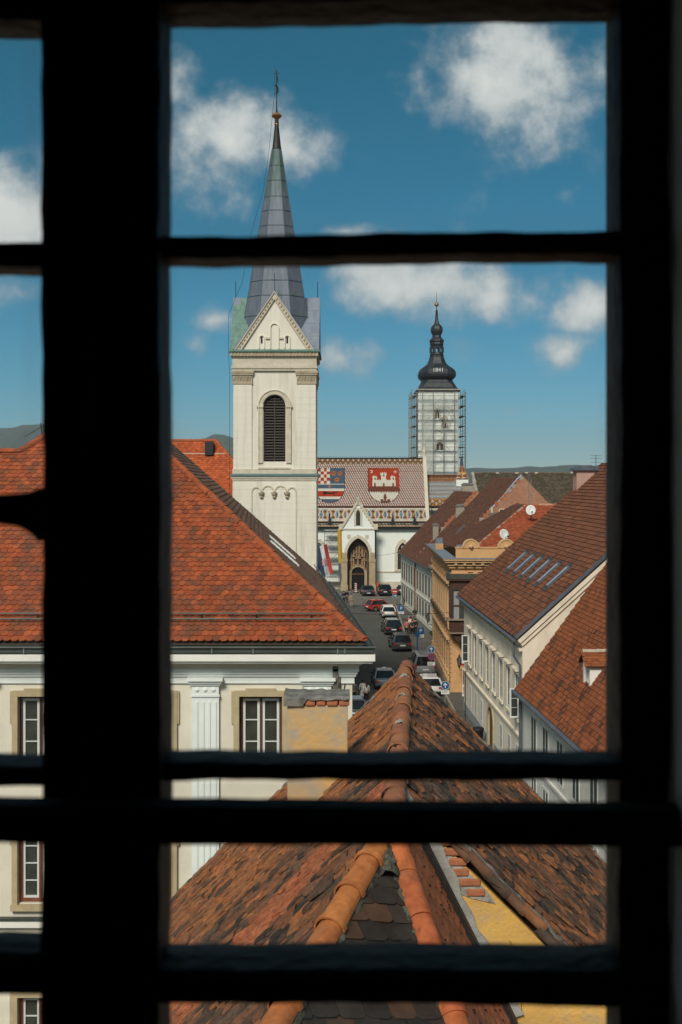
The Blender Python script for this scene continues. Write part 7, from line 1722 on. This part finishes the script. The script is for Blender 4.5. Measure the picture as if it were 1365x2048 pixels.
    for i in range(7):
        a = -.25 + 1.82 * i / 6
        for q in range(n):
            b = 2 * math.pi * q / n; rr_ = math.cos(a); front = max(0, math.sin(b)); vs_.append((.098 * rr_ * math.cos(b), .0 + .115 * rr_ * math.sin(b) - .02 * front, 1.645 + .118 * math.sin(a) + front * .05 * (1 - i / 6)))
    hr_.add(vs_, [(i * n + q, i * n + (q + 1) % n, (i + 1) * n + (q + 1) % n, (i + 1) * n + q) for i in range(6) for q in range(n)])
    if longhair: hr_.tube([(0, -.06, 1.66), (0, -.10, 1.52), (0, -.115, 1.34)], [.08, .095, .05], 8)
    ho_ = hr_.build('hair', hair, t, smooth=True)
    sh_ = MB()
    for i in (11, 15): p = Vector(J[i][0]); q = Vector(J[i - 1][0]); sh_.tube([V3(q.x, q.y - .03, .045), V3(p.x, p.y - .02, .042), V3(p.x, p.y + .05, .035)], [.048, .045, .03], 8)
    sh_.build('shoes', M_trim, t, smooth=True)
    t.scale = (k, k, k); return t
cm = lambda n, c: mat('cloth_' + n, c, .9, tuple(x * .8 for x in c), 8, .5, .2, 60)
C_wh, C_bk, C_nv, C_gr, C_rd, C_pk, C_or, C_be, C_bl = cm('white', (.68, .67, .63)), cm('black', (.014, .014, .015)), cm('navy', (.02, .028, .05)), cm('grey', (.20, .20, .20)), cm('red', (.42, .05, .035)), cm('pink', (.48, .16, .14)), cm('orange', (.52, .13, .05)), cm('beige', (.36, .29, .20)), cm('blue', (.10, .16, .26))
H_dk, H_br, H_gy = cm('dark_hair', (.012, .009, .007)), cm('brown_hair', (.05, .028, .016)), cm('grey_hair', (.25, .24, .23))
person('woman in a white shirt and dark trousers walking up the street', on(gp(733, 1409), 0), R(10), C_wh, C_bk, H_br, 'walk', 1.70, longhair=True)
person('woman in a white dress walking left of the white-shirted woman', on(gp(726, 1403), 0), R(0), C_wh, C_wh, H_dk, 'stand', 1.62, skirt=True)
person('man in a grey shirt at the palace corner, partly hidden', on(gp(708, 1408), 0), R(180), C_gr, C_nv, H_dk, 'stand', 1.78)
person('person in black beside the palace corner, farther up', on(gp(707, 1380), 0), R(170), C_bk, C_bk, H_dk, 'walk', 1.75)
for (x, y, tp, bt2, hc, lab) in ((814, 1272, C_pk, C_bk, H_br, 'walker in a pink top at the left of the group'), (818, 1266, C_rd, C_gr, H_gy, 'walker in a dark red top behind the pink one'), (822, 1268, C_wh, C_bk, H_dk, 'walker in a white top in the middle of the group'), (827, 1270, C_or, C_bk, H_br, 'walker in an orange red top right of the white one'), (831, 1272, C_bk, C_bk, H_dk, 'walker dressed in black at the right of the group'), (825, 1274, C_nv, C_bk, H_dk, 'walker in navy in front of the orange top')):
    person(lab, on(gp(x, y), .12 if gp(x, y)[0] > 7.15 else 0), R(random.choice((0, 10, 170))), tp, bt2, hc, 'walk', 1.74, 'group walking on the pavement')
for (x, y, tp, bt2, lab) in ((682, 1210, C_bl, C_nv, 'person in blue near the palace roof edge on the square'), (688, 1208, C_bk, C_bk, 'person in black with a white front on the square'), (694, 1206, C_bk, C_nv, 'tall person in black on the square'), (703, 1214, C_be, C_be, 'person in beige standing alone by the barrier')):
    person(lab, on(gp(x, y), .02 if gp(x, y)[1] > 162 else 0), R(random.choice((0, 160, 200))), tp, bt2, H_dk, 'stand', 1.76, 'people on the square')

# ================================================================ signs
M_pole = mat('galvanised_pole', (.30, .31, .31), .5, (.22, .23, .23), 4, .5, metal=.5); M_sblue = mat('sign_blue', (.012, .085, .24), .4); M_swhite = mat('sign_white', (.68, .69, .66), .5); M_sred = mat('sign_red', (.42, .03, .02), .4); M_sblk = mat('sign_black', (.02, .02, .02), .5)
def disc(r, y0, y1, n=24, c=(0, 0)):
    m = MB(); m.prism([(c[0] + r * math.cos(2 * math.pi * k / n), c[1] + r * math.sin(2 * math.pi * k / n)) for k in range(n)], (0, 0, 0), X_, Z_, Y_, y0, y1); return m
def sign_post(label, px, ybase, heads, D=None, gid='street signs'):
    """heads: (kind, photo row of the centre, size in photo pixels)"""
    D = D or CAMZ * F / (ybase - HY); base = Vector(((px - HX) / F * D, D, .12)); t = thing('traffic_sign', label, 'sign', base, 0, gid); k = D / F
    top = max(CAMZ - (h[1] - HY) * k for h in heads) + .3 - base.z
    p = MB(); p.tube([(0, .06, -.12), (0, .06, top)], .032, 8); p.build('post', M_pole, t)
    for (kind, y, s) in heads:
        z = CAMZ - (y - HY) * k - base.z; r = s * k / 2
        if kind in ('arrow', 'rarrow'):
            o = disc(r, 0, .02).build('sign_disc', M_sblue, t, loc=(0, 0, z)); rim = MB(); n = 24; rim.ring([(r * math.cos(2 * math.pi * q / n), r * math.sin(2 * math.pi * q / n)) for q in range(n + 1)], [(r * .93 * math.cos(2 * math.pi * q / n), r * .93 * math.sin(2 * math.pi * q / n)) for q in range(n + 1)], (0, 0, 0), X_, Z_, Y_, -.006, .0); rim.build('rim', M_swhite, o)
            a = MB(); a.prism([(-.10 * r, -.6 * r), (.10 * r, -.6 * r), (.10 * r, .25 * r), (.38 * r, 0), (.50 * r, .14 * r), (0, .62 * r), (-.50 * r, .14 * r), (-.38 * r, 0), (-.10 * r, .25 * r)], (0, 0, 0), X_, Z_, Y_, -.008, 0); ao = a.build('arrow', M_swhite, o)
            if kind == 'rarrow': ao.rotation_euler = (0, R(90), 0)
        elif kind == 'nostop':
            o = disc(r, 0, .02).build('sign_disc', M_sred, t, loc=(0, 0, z)); disc(r * .80, -.006, 0).build('field', M_sblue, o)
            for a_ in (45, -45): c = MB(); c.box(-r * .8, r * .8, -.011, -.006, -r * .10, r * .10); co = c.build('bar', M_sred, o); co.rotation_euler = (0, R(a_), 0)
        elif kind == 'noentry':
            o = disc(r, 0, .02).build('sign_disc', M_sred, t, loc=(0, 0, z)); c = MB(); c.box(-r * .7, r * .7, -.008, 0, -r * .16, r * .16); c.build('bar', M_swhite, o)
        elif kind == 'P':
            b = MB(); b.box(-r, r, 0, .02, -r * 1.05, r * 1.05); o = b.build('sign_board', M_sblue, t, loc=(0, 0, z)); l_ = obj('letter', text_mesh('P', r * 1.75, 'letter_p', M_swhite, .004), o, (0, -.006, 0)); l_.rotation_euler = (R(90), 0, 0)
        elif kind == 'plate':
            b = MB(); b.box(-r, r, 0, .02, -r * .48, r * .48); o = b.build('sub_plate', M_swhite, t, loc=(0, 0, z))
            for q in range(2 if r < .3 else 3): l_ = MB(); zz_ = r * .26 - q * r * .26; l_.box(-r * .75, r * (.7 - .2 * q), -.004, 0, zz_ - r * .04, zz_ + r * .04); l_.build('print_line', M_sblk, o)
    return t
sign_post('blue parking sign with white letter by the far pale house', 803, 1244, [('P', 1217, 10.5), ('plate', 1225.5, 10.5)])
sign_post('larger blue parking sign with white plate beside the group of walkers', 842, 1312, [('P', 1262, 12.5), ('plate', 1272, 12.5)])
sign_post('post with blue up arrow, no-stopping disc and white plate', 863, 1364, [('arrow', 1299, 14.5), ('nostop', 1313.5, 14.5), ('plate', 1327.5, 15)])
sign_post('low blue up arrow sign with white plate by the pavement edge', 891, 1440, [('arrow', 1371, 17), ('plate', 1384.5, 16.5)])
sign_post('red no-entry disc over a small blue arrow disc at the square', 790, 1214, [('noentry', 1183, 11.5), ('rarrow', 1191.5, 9)])
# far blue direction post beside the van
bp_ = thing('street_post', 'blue painted post beside the larger parking sign', 'post', on(gp(835, 1312), .12)); m_ = MB(); m_.tube([(0, 0, 0), (0, 0, 1.9)], .06, 8); m_.build('shaft', M_sblue, bp_); m_ = MB(); m_.box(-.22, .22, -.08, .08, 1.75, 2.1); m_.build('head', M_sblue, bp_)
# shop sign and poster on the ochre house corner
ss = thing('shop_sign', 'small red and white shop sign on the ochre house corner', 'sign', W(930, 1327, 93.4)); k = 93.4 / F
m_ = MB(); m_.box(-7 * k, 7 * k, 0, .08, -4.5 * k, 5 * k); so2 = m_.build('board', M_sred, ss); m_ = MB(); m_.box(-6 * k, 6 * k, -.01, 0, .0, 3 * k); m_.build('lettering_band', M_swhite, so2)
pb_ = thing('poster_board', 'tall white poster board with reddish picture at the ochre house corner', 'poster', on(W(931, 1402, 93.2), .12)); m_ = MB(); hgt = W(0, 1336, 93.2).z - .12; m_.box(-6.2 * k, 6.2 * k, 0, .06, 0, hgt); po = m_.build('board', M_swhite, pb_)
m_ = MB(); m_.box(-5.2 * k, 5.2 * k, -.008, 0, hgt * .42, hgt * .92); m_.build('picture', mat('poster_print', (.40, .16, .10), .6, (.05, .03, .03), 1.6, .5), po); m_ = MB(); m_.box(-4.5 * k, 4.5 * k, -.008, 0, hgt * .08, hgt * .34); m_.build('picture', mat('poster_print_red', (.45, .08, .05), .6, (.6, .5, .42), 2.4, .5), po)
# ================================================================ lamps on brackets
def lantern(label, px, py, D, side=1):
    p = W(px, py, D); t = thing('wall_lantern', label, 'lamp', p, 0, 'iron lanterns on wall brackets')
    m_ = MB(); m_.lathe([(.10, -.28), (.19, .16), (.20, .18)], 6); m_.build('glass', mat('lantern_glass', (.16, .16, .14), .15, spec=.6), t)
    m_ = MB(); m_.lathe([(.22, .18), (.13, .36), (.06, .42), (.08, .5), (.02, .62)], 6)
    for k_ in range(6): a = k_ * math.pi / 3; m_.beam((.105 * math.cos(a), .105 * math.sin(a), -.28), (.2 * math.cos(a), .2 * math.sin(a), .18), .025)
    m_.lathe([(.03, -.5), (.11, -.3)], 6); m_.build('cage', M_black, t)
    m_ = MB(); m_.tube([(0, 0, -.5), (0, 0, -.62), (side * 1.1, 0, -.62)], .03, 6); m_.tube([(side * 1.1, 0, -1.1), (side * .7, 0, -.9), (side * .3, 0, -.64)], .022, 6); m_.build('bracket', M_black, t)
lantern('iron lantern on the far pale house', 808, 1203, 150); lantern('iron lantern on the near end of the pale house', 856, 1237, 124); lantern('black iron lantern at the ochre house corner', 919, 1324, 93.5)
# ================================================================ flag, barriers, scaffold by the porch, cables
fg = thing('national_flag', 'red white and blue flag with chequered shield hanging from a slanted pole', 'flag', W(638, 1075, 118)); k = 118 / F
cols = {'r': mat('flag_red', (.50, .06, .035), .8), 'w': mat('flag_white', (.62, .64, .66), .8), 'b': mat('flag_blue', (.03, .055, .11), .8)}
def flag_pt(s, tt_, cx0=0.0):   # s across (0..1), tt_ down (0..1)
    x = (-6 + 22 * s) * k + tt_ * 13 * k - (1 - s) * tt_ * 1.0 * k; z = (-17 - 2 * (1 - s)) * k - tt_ * 58 * k + s * 4 * k - (1 - s) * tt_ * 3 * k
    return Vector((x, .22 * math.sin(s * 7 + tt_ * 3), z))
for (s0, s1, c) in ((0, .34, 'b'), (.34, .70, 'w'), (.70, 1.0, 'r')):
    m_ = MB(); n = 16; vs_ = []
    for j in range(n + 1):
        for i in range(4):
            vs_.append(flag_pt(s0 + (s1 - s0) * i / 3, j / n))
    m_.add(vs_, [(j * 4 + i, j * 4 + i + 1, (j + 1) * 4 + i + 1, (j + 1) * 4 + i) for j in range(n) for i in range(3)]); m_.build({'b': 'blue_stripe', 'w': 'white_stripe', 'r': 'red_stripe'}[c], cols[c], fg, smooth=True)
for col_, nm in (('r', 'shield_check'), ('w', 'shield_check')):
    m_ = MB()
    for i in range(5):
        for j in range(5):
            if ((i + j) % 2 == 0) == (col_ == 'r'):
                s0, t0 = .28 + i * .095, .44 + j * .045; m_.quad(*[flag_pt(s0 + a * .095, t0 + b * .045) + V3(0, -.05, 0) for a, b in ((0, 0), (1, 0), (1, 1), (0, 1))])
    m_.build(nm, cols[col_], fg)
m_ = MB(); m_.tube([(-30 * k, 1.2, -24 * k), (12 * k, 0, -11 * k)], .03, 6); m_.build('pole', M_pole, fg)
f2 = thing('blue_flag', 'plain dark blue flag hanging behind the national flag', 'flag', W(634, 1085, 119)); m_ = MB(); n = 12; vs_ = []
for j in range(n + 1):
    for i in range(6): s, q = i / 5, j / n; vs_.append(((-8 + 14 * s) * k + q * 8 * k, .3 * math.sin(s * 6 + q * 4), -q * 56 * k + (1 - s) * -3 * k))
m_.add(vs_, [(j * 6 + i, j * 6 + i + 1, (j + 1) * 6 + i + 1, (j + 1) * 6 + i) for j in range(n) for i in range(5)]); m_.build('cloth', cols['b'], f2, smooth=True); m_ = MB(); m_.tube([(-26 * k, 1.2, -8 * k), (10 * k, 0, 6 * k)], .03, 6); m_.build('pole', M_pole, f2)
# crowd barriers in a row across the street end
bar = MB(); bar.tube([(-1.1, 0, .12), (-1.1, 0, 1.08), (1.1, 0, 1.08), (1.1, 0, .12), (-1.1, 0, .12)], .022, 6); bars = bar.mesh('barrier_frame', M_tube)
bb = MB()
for i in range(13): bb.tube([(-1.0 + i * .167, 0, .12), (-1.0 + i * .167, 0, 1.08)], .011, 4)
bbm = bb.mesh('barrier_bars', M_tube); ft = MB()
for s in (-.8, .8): ft.beam((s, -.35, .03), (s, .35, .03), .05, .05); ft.beam((s, 0, .03), (s, 0, .2), .04)
ftm = ft.mesh('feet', M_tube)
names = ['leftmost crowd barrier, next to the beige person', 'second crowd barrier from the left', 'third crowd barrier, behind the red hatchback', 'fourth crowd barrier, right of the red hatchback', 'rightmost crowd barrier, by the no-entry sign']
for i in range(5):
    p = Vector(gp(706 + i * 0, 1213)); t = thing('crowd_barrier', names[i], 'barrier', (1.9 + i * 2.25, 161.2 - .1 * i, 0), R(-3), 'crowd barriers across the street end'); obj('frame', bars, t); bo2 = obj('bars', bbm, t); bo2['kind'] = 'stuff'; obj('feet', ftm, t)
rw = thing('traffic_beacon', 'red and white striped warning beacon in front of the porch', 'beacon', on(gp(712, 1186), .02)); m_ = MB(); m_.box(-.45, .45, -.2, .2, 0, .12); m_.build('foot', M_trim, rw); m_ = MB(); m_.box(-.16, .16, -.03, .03, .12, 1.45); bo3 = m_.build('panel', M_swhite, rw)
for q in range(4): m_ = MB(); z = .25 + q * .3; m_.prism([(-.16, z), (.16, z + .12), (.16, z + .27), (-.16, z + .15)], (0, -.03, 0), X_, Z_, Y_, -.008, 0); m_.build('stripe', M_sred, bo3)
sc4 = thing('scaffold_tower', 'narrow scaffold with a yellow and grey debris chute left of the porch', 'scaffolding', (mx_(666), DS - 1.6, 0))
x0_, x1_ = mx_(650) - mx_(666), mx_(678) - mx_(666)
for a in (x0_, x1_):
    for b in (-.5, .6): o = MB(); o.tube([(a, b, 0), (a, b, my(1058))], .045, 5); o.build('standard', M_tube, sc4)
for y in (1152, 1128, 1104, 1080, 1059): o = MB(); o.box(x0_, x1_, -.5, .6, my(y) - .05, my(y)); o.build('deck', M_plank if y != 1059 else M_swhite, sc4)
o = MB()
for i, y in enumerate((1152, 1128, 1104, 1080)): s = 1 if i % 2 else -1; o.tube([(s * x0_ * .9, -.5, my(y)), (-s * x0_ * .7, -.5, my(y - 24))], .03, 4); o.tube([(x0_, -.5, my(y - 8)), (x1_, -.5, my(y - 8))], .03, 4); o.tube([(x0_, -.5, my(y - 14)), (x1_, -.5, my(y - 14))], .03, 4)
o.build('braces', M_tube, sc4)
xc_ = mx_(679.5) - mx_(666); o = MB(); o.tube([(xc_, -.9, my(1057)), (xc_ + .05, -.9, my(1090)), (xc_ + .15, -.9, my(1124))], [.34, .33, .34], 10); o.build('yellow_chute', mat('yellow_plastic', (.52, .30, .02), .6, (.42, .24, .03), 2, .5), sc4, smooth=40); o = MB(); o.tube([(xc_ + .15, -.9, my(1124)), (xc_ + .3, -.9, my(1150)), (xc_ + .35, -.9, my(1168))], [.33, .34, .3], 10); o.build('grey_chute', mat('grey_plastic', (.10, .11, .13), .6), sc4, smooth=40)
# orange tarpaulin beside the porch
tp_ = thing('orange_sheet', 'orange red sheet draped at the right foot of the porch', 'sheet', (mx_(751), DS - 2.2, 0)); m_ = MB(); m_.add([(0, 0, my(1158)), (.25, -.1, my(1160)), (1.0, -.4, my(1179) + .1), (.05, -.1, .1), (.1, .15, my(1160)), (.5, .2, .1)], [(0, 1, 2, 3), (0, 4, 5, 3), (1, 4, 5, 2)]); m_.build('cloth', mat('orange_cloth', (.45, .10, .045), .85), tp_)
# overhead cables
for i, (a, b, sag, lb) in enumerate(((W(712, 1112, 182), W(806, 1103, 160), .25, 'thin cable from the church porch to the pale house'), (W(690, 1226, 118), W(900, 1225, 96), .15, 'thin cable across the street to the oriel'))):
    t = thing('overhead_cable', lb, 'cable', a); m_ = MB(); m_.tube([(b - a) * q + V3(0, 0, -sag * 4 * q * (1 - q)) for q in np.linspace(0, 1, 12)], .018, 5); m_.build('wire', M_black, t)
bn = thing('litter_bin', 'dark bin at the foot of the cream house', 'bin', on(gp(957, 1492), .12)); m_ = MB(); m_.lathe([(.28, 0), (.34, .9), (.36, .92)], 10); m_.build('body', M_black, bn, smooth=40); m_ = MB(); m_.lathe([(.38, .92), (.34, 1.05), (.1, 1.12)], 10); m_.build('lid', M_trim, bn, smooth=40)
lp = thing('street_pole', 'thin dark pole on the pavement beside the cream house', 'pole', on(gp(931, 1472), .12)); m_ = MB(); m_.tube([(0, 0, 0), (0, 0, 4.2)], .035, 6); m_.lathe([(.10, 0), (.07, .3)], 8); m_.build('shaft', M_black, lp)
# small birds resting on the bell tower? none; potted flowers below the lanterns
for (x, y, D, lb) in ((830, 1224, 140, 'hanging flower basket on the far pale house'), (866, 1266, 122, 'hanging flower basket near the larger parking sign')):
    t = thing('flower_basket', lb, 'plant', W(x, y, D), 0, 'flower baskets'); rnd = random.Random(int(x)); m_ = MB()
    for i in range(160):
        d = Vector((rnd.gauss(0, 1), rnd.gauss(0, 1), rnd.gauss(0, .8))).normalized() * rnd.uniform(.15, .36); a = Vector((rnd.gauss(0, 1), rnd.gauss(0, 1), rnd.gauss(0, 1))).normalized() * .07; b = d.cross(a).normalized() * .05
        m_.tri(d + a, d - a + b, d - b * 1.5)
    m_.build('foliage', mat('basket_leaves', (.03, .06, .022), .8, (.05, .09, .03), 6, .5), t); m_ = MB(); m_.lathe([(.08, -.34), (.2, -.2), (.22, -.08)], 8); m_.build('pot', M_brick, t)
    m_ = MB(); m_.beam((0, 0, .0), (1.0, 0, .12), .03); m_.build('bracket', M_black, t)
# ================================================================ the hazy air towards the mountains
hzb = MB(); hzb.box(-4100, 4100, -1600, 5700, -1.1, 230); M_haze = bpy.data.materials.new('pale_haze'); M_haze.use_nodes = True
N, L = M_haze.node_tree.nodes, M_haze.node_tree.links
for nd in list(N): N.remove(nd)
o_ = N.new('ShaderNodeOutputMaterial'); pv_ = N.new('ShaderNodeVolumePrincipled'); pv_.inputs['Color'].default_value = (.80, .88, .95, 1); pv_.inputs['Density'].default_value = .00012; pv_.inputs['Anisotropy'].default_value = .2
L.new(pv_.outputs[0], o_.inputs['Volume']); ho_ = hzb.build('haze', M_haze); tag(ho_, kind='stuff'); ho_.visible_shadow = True
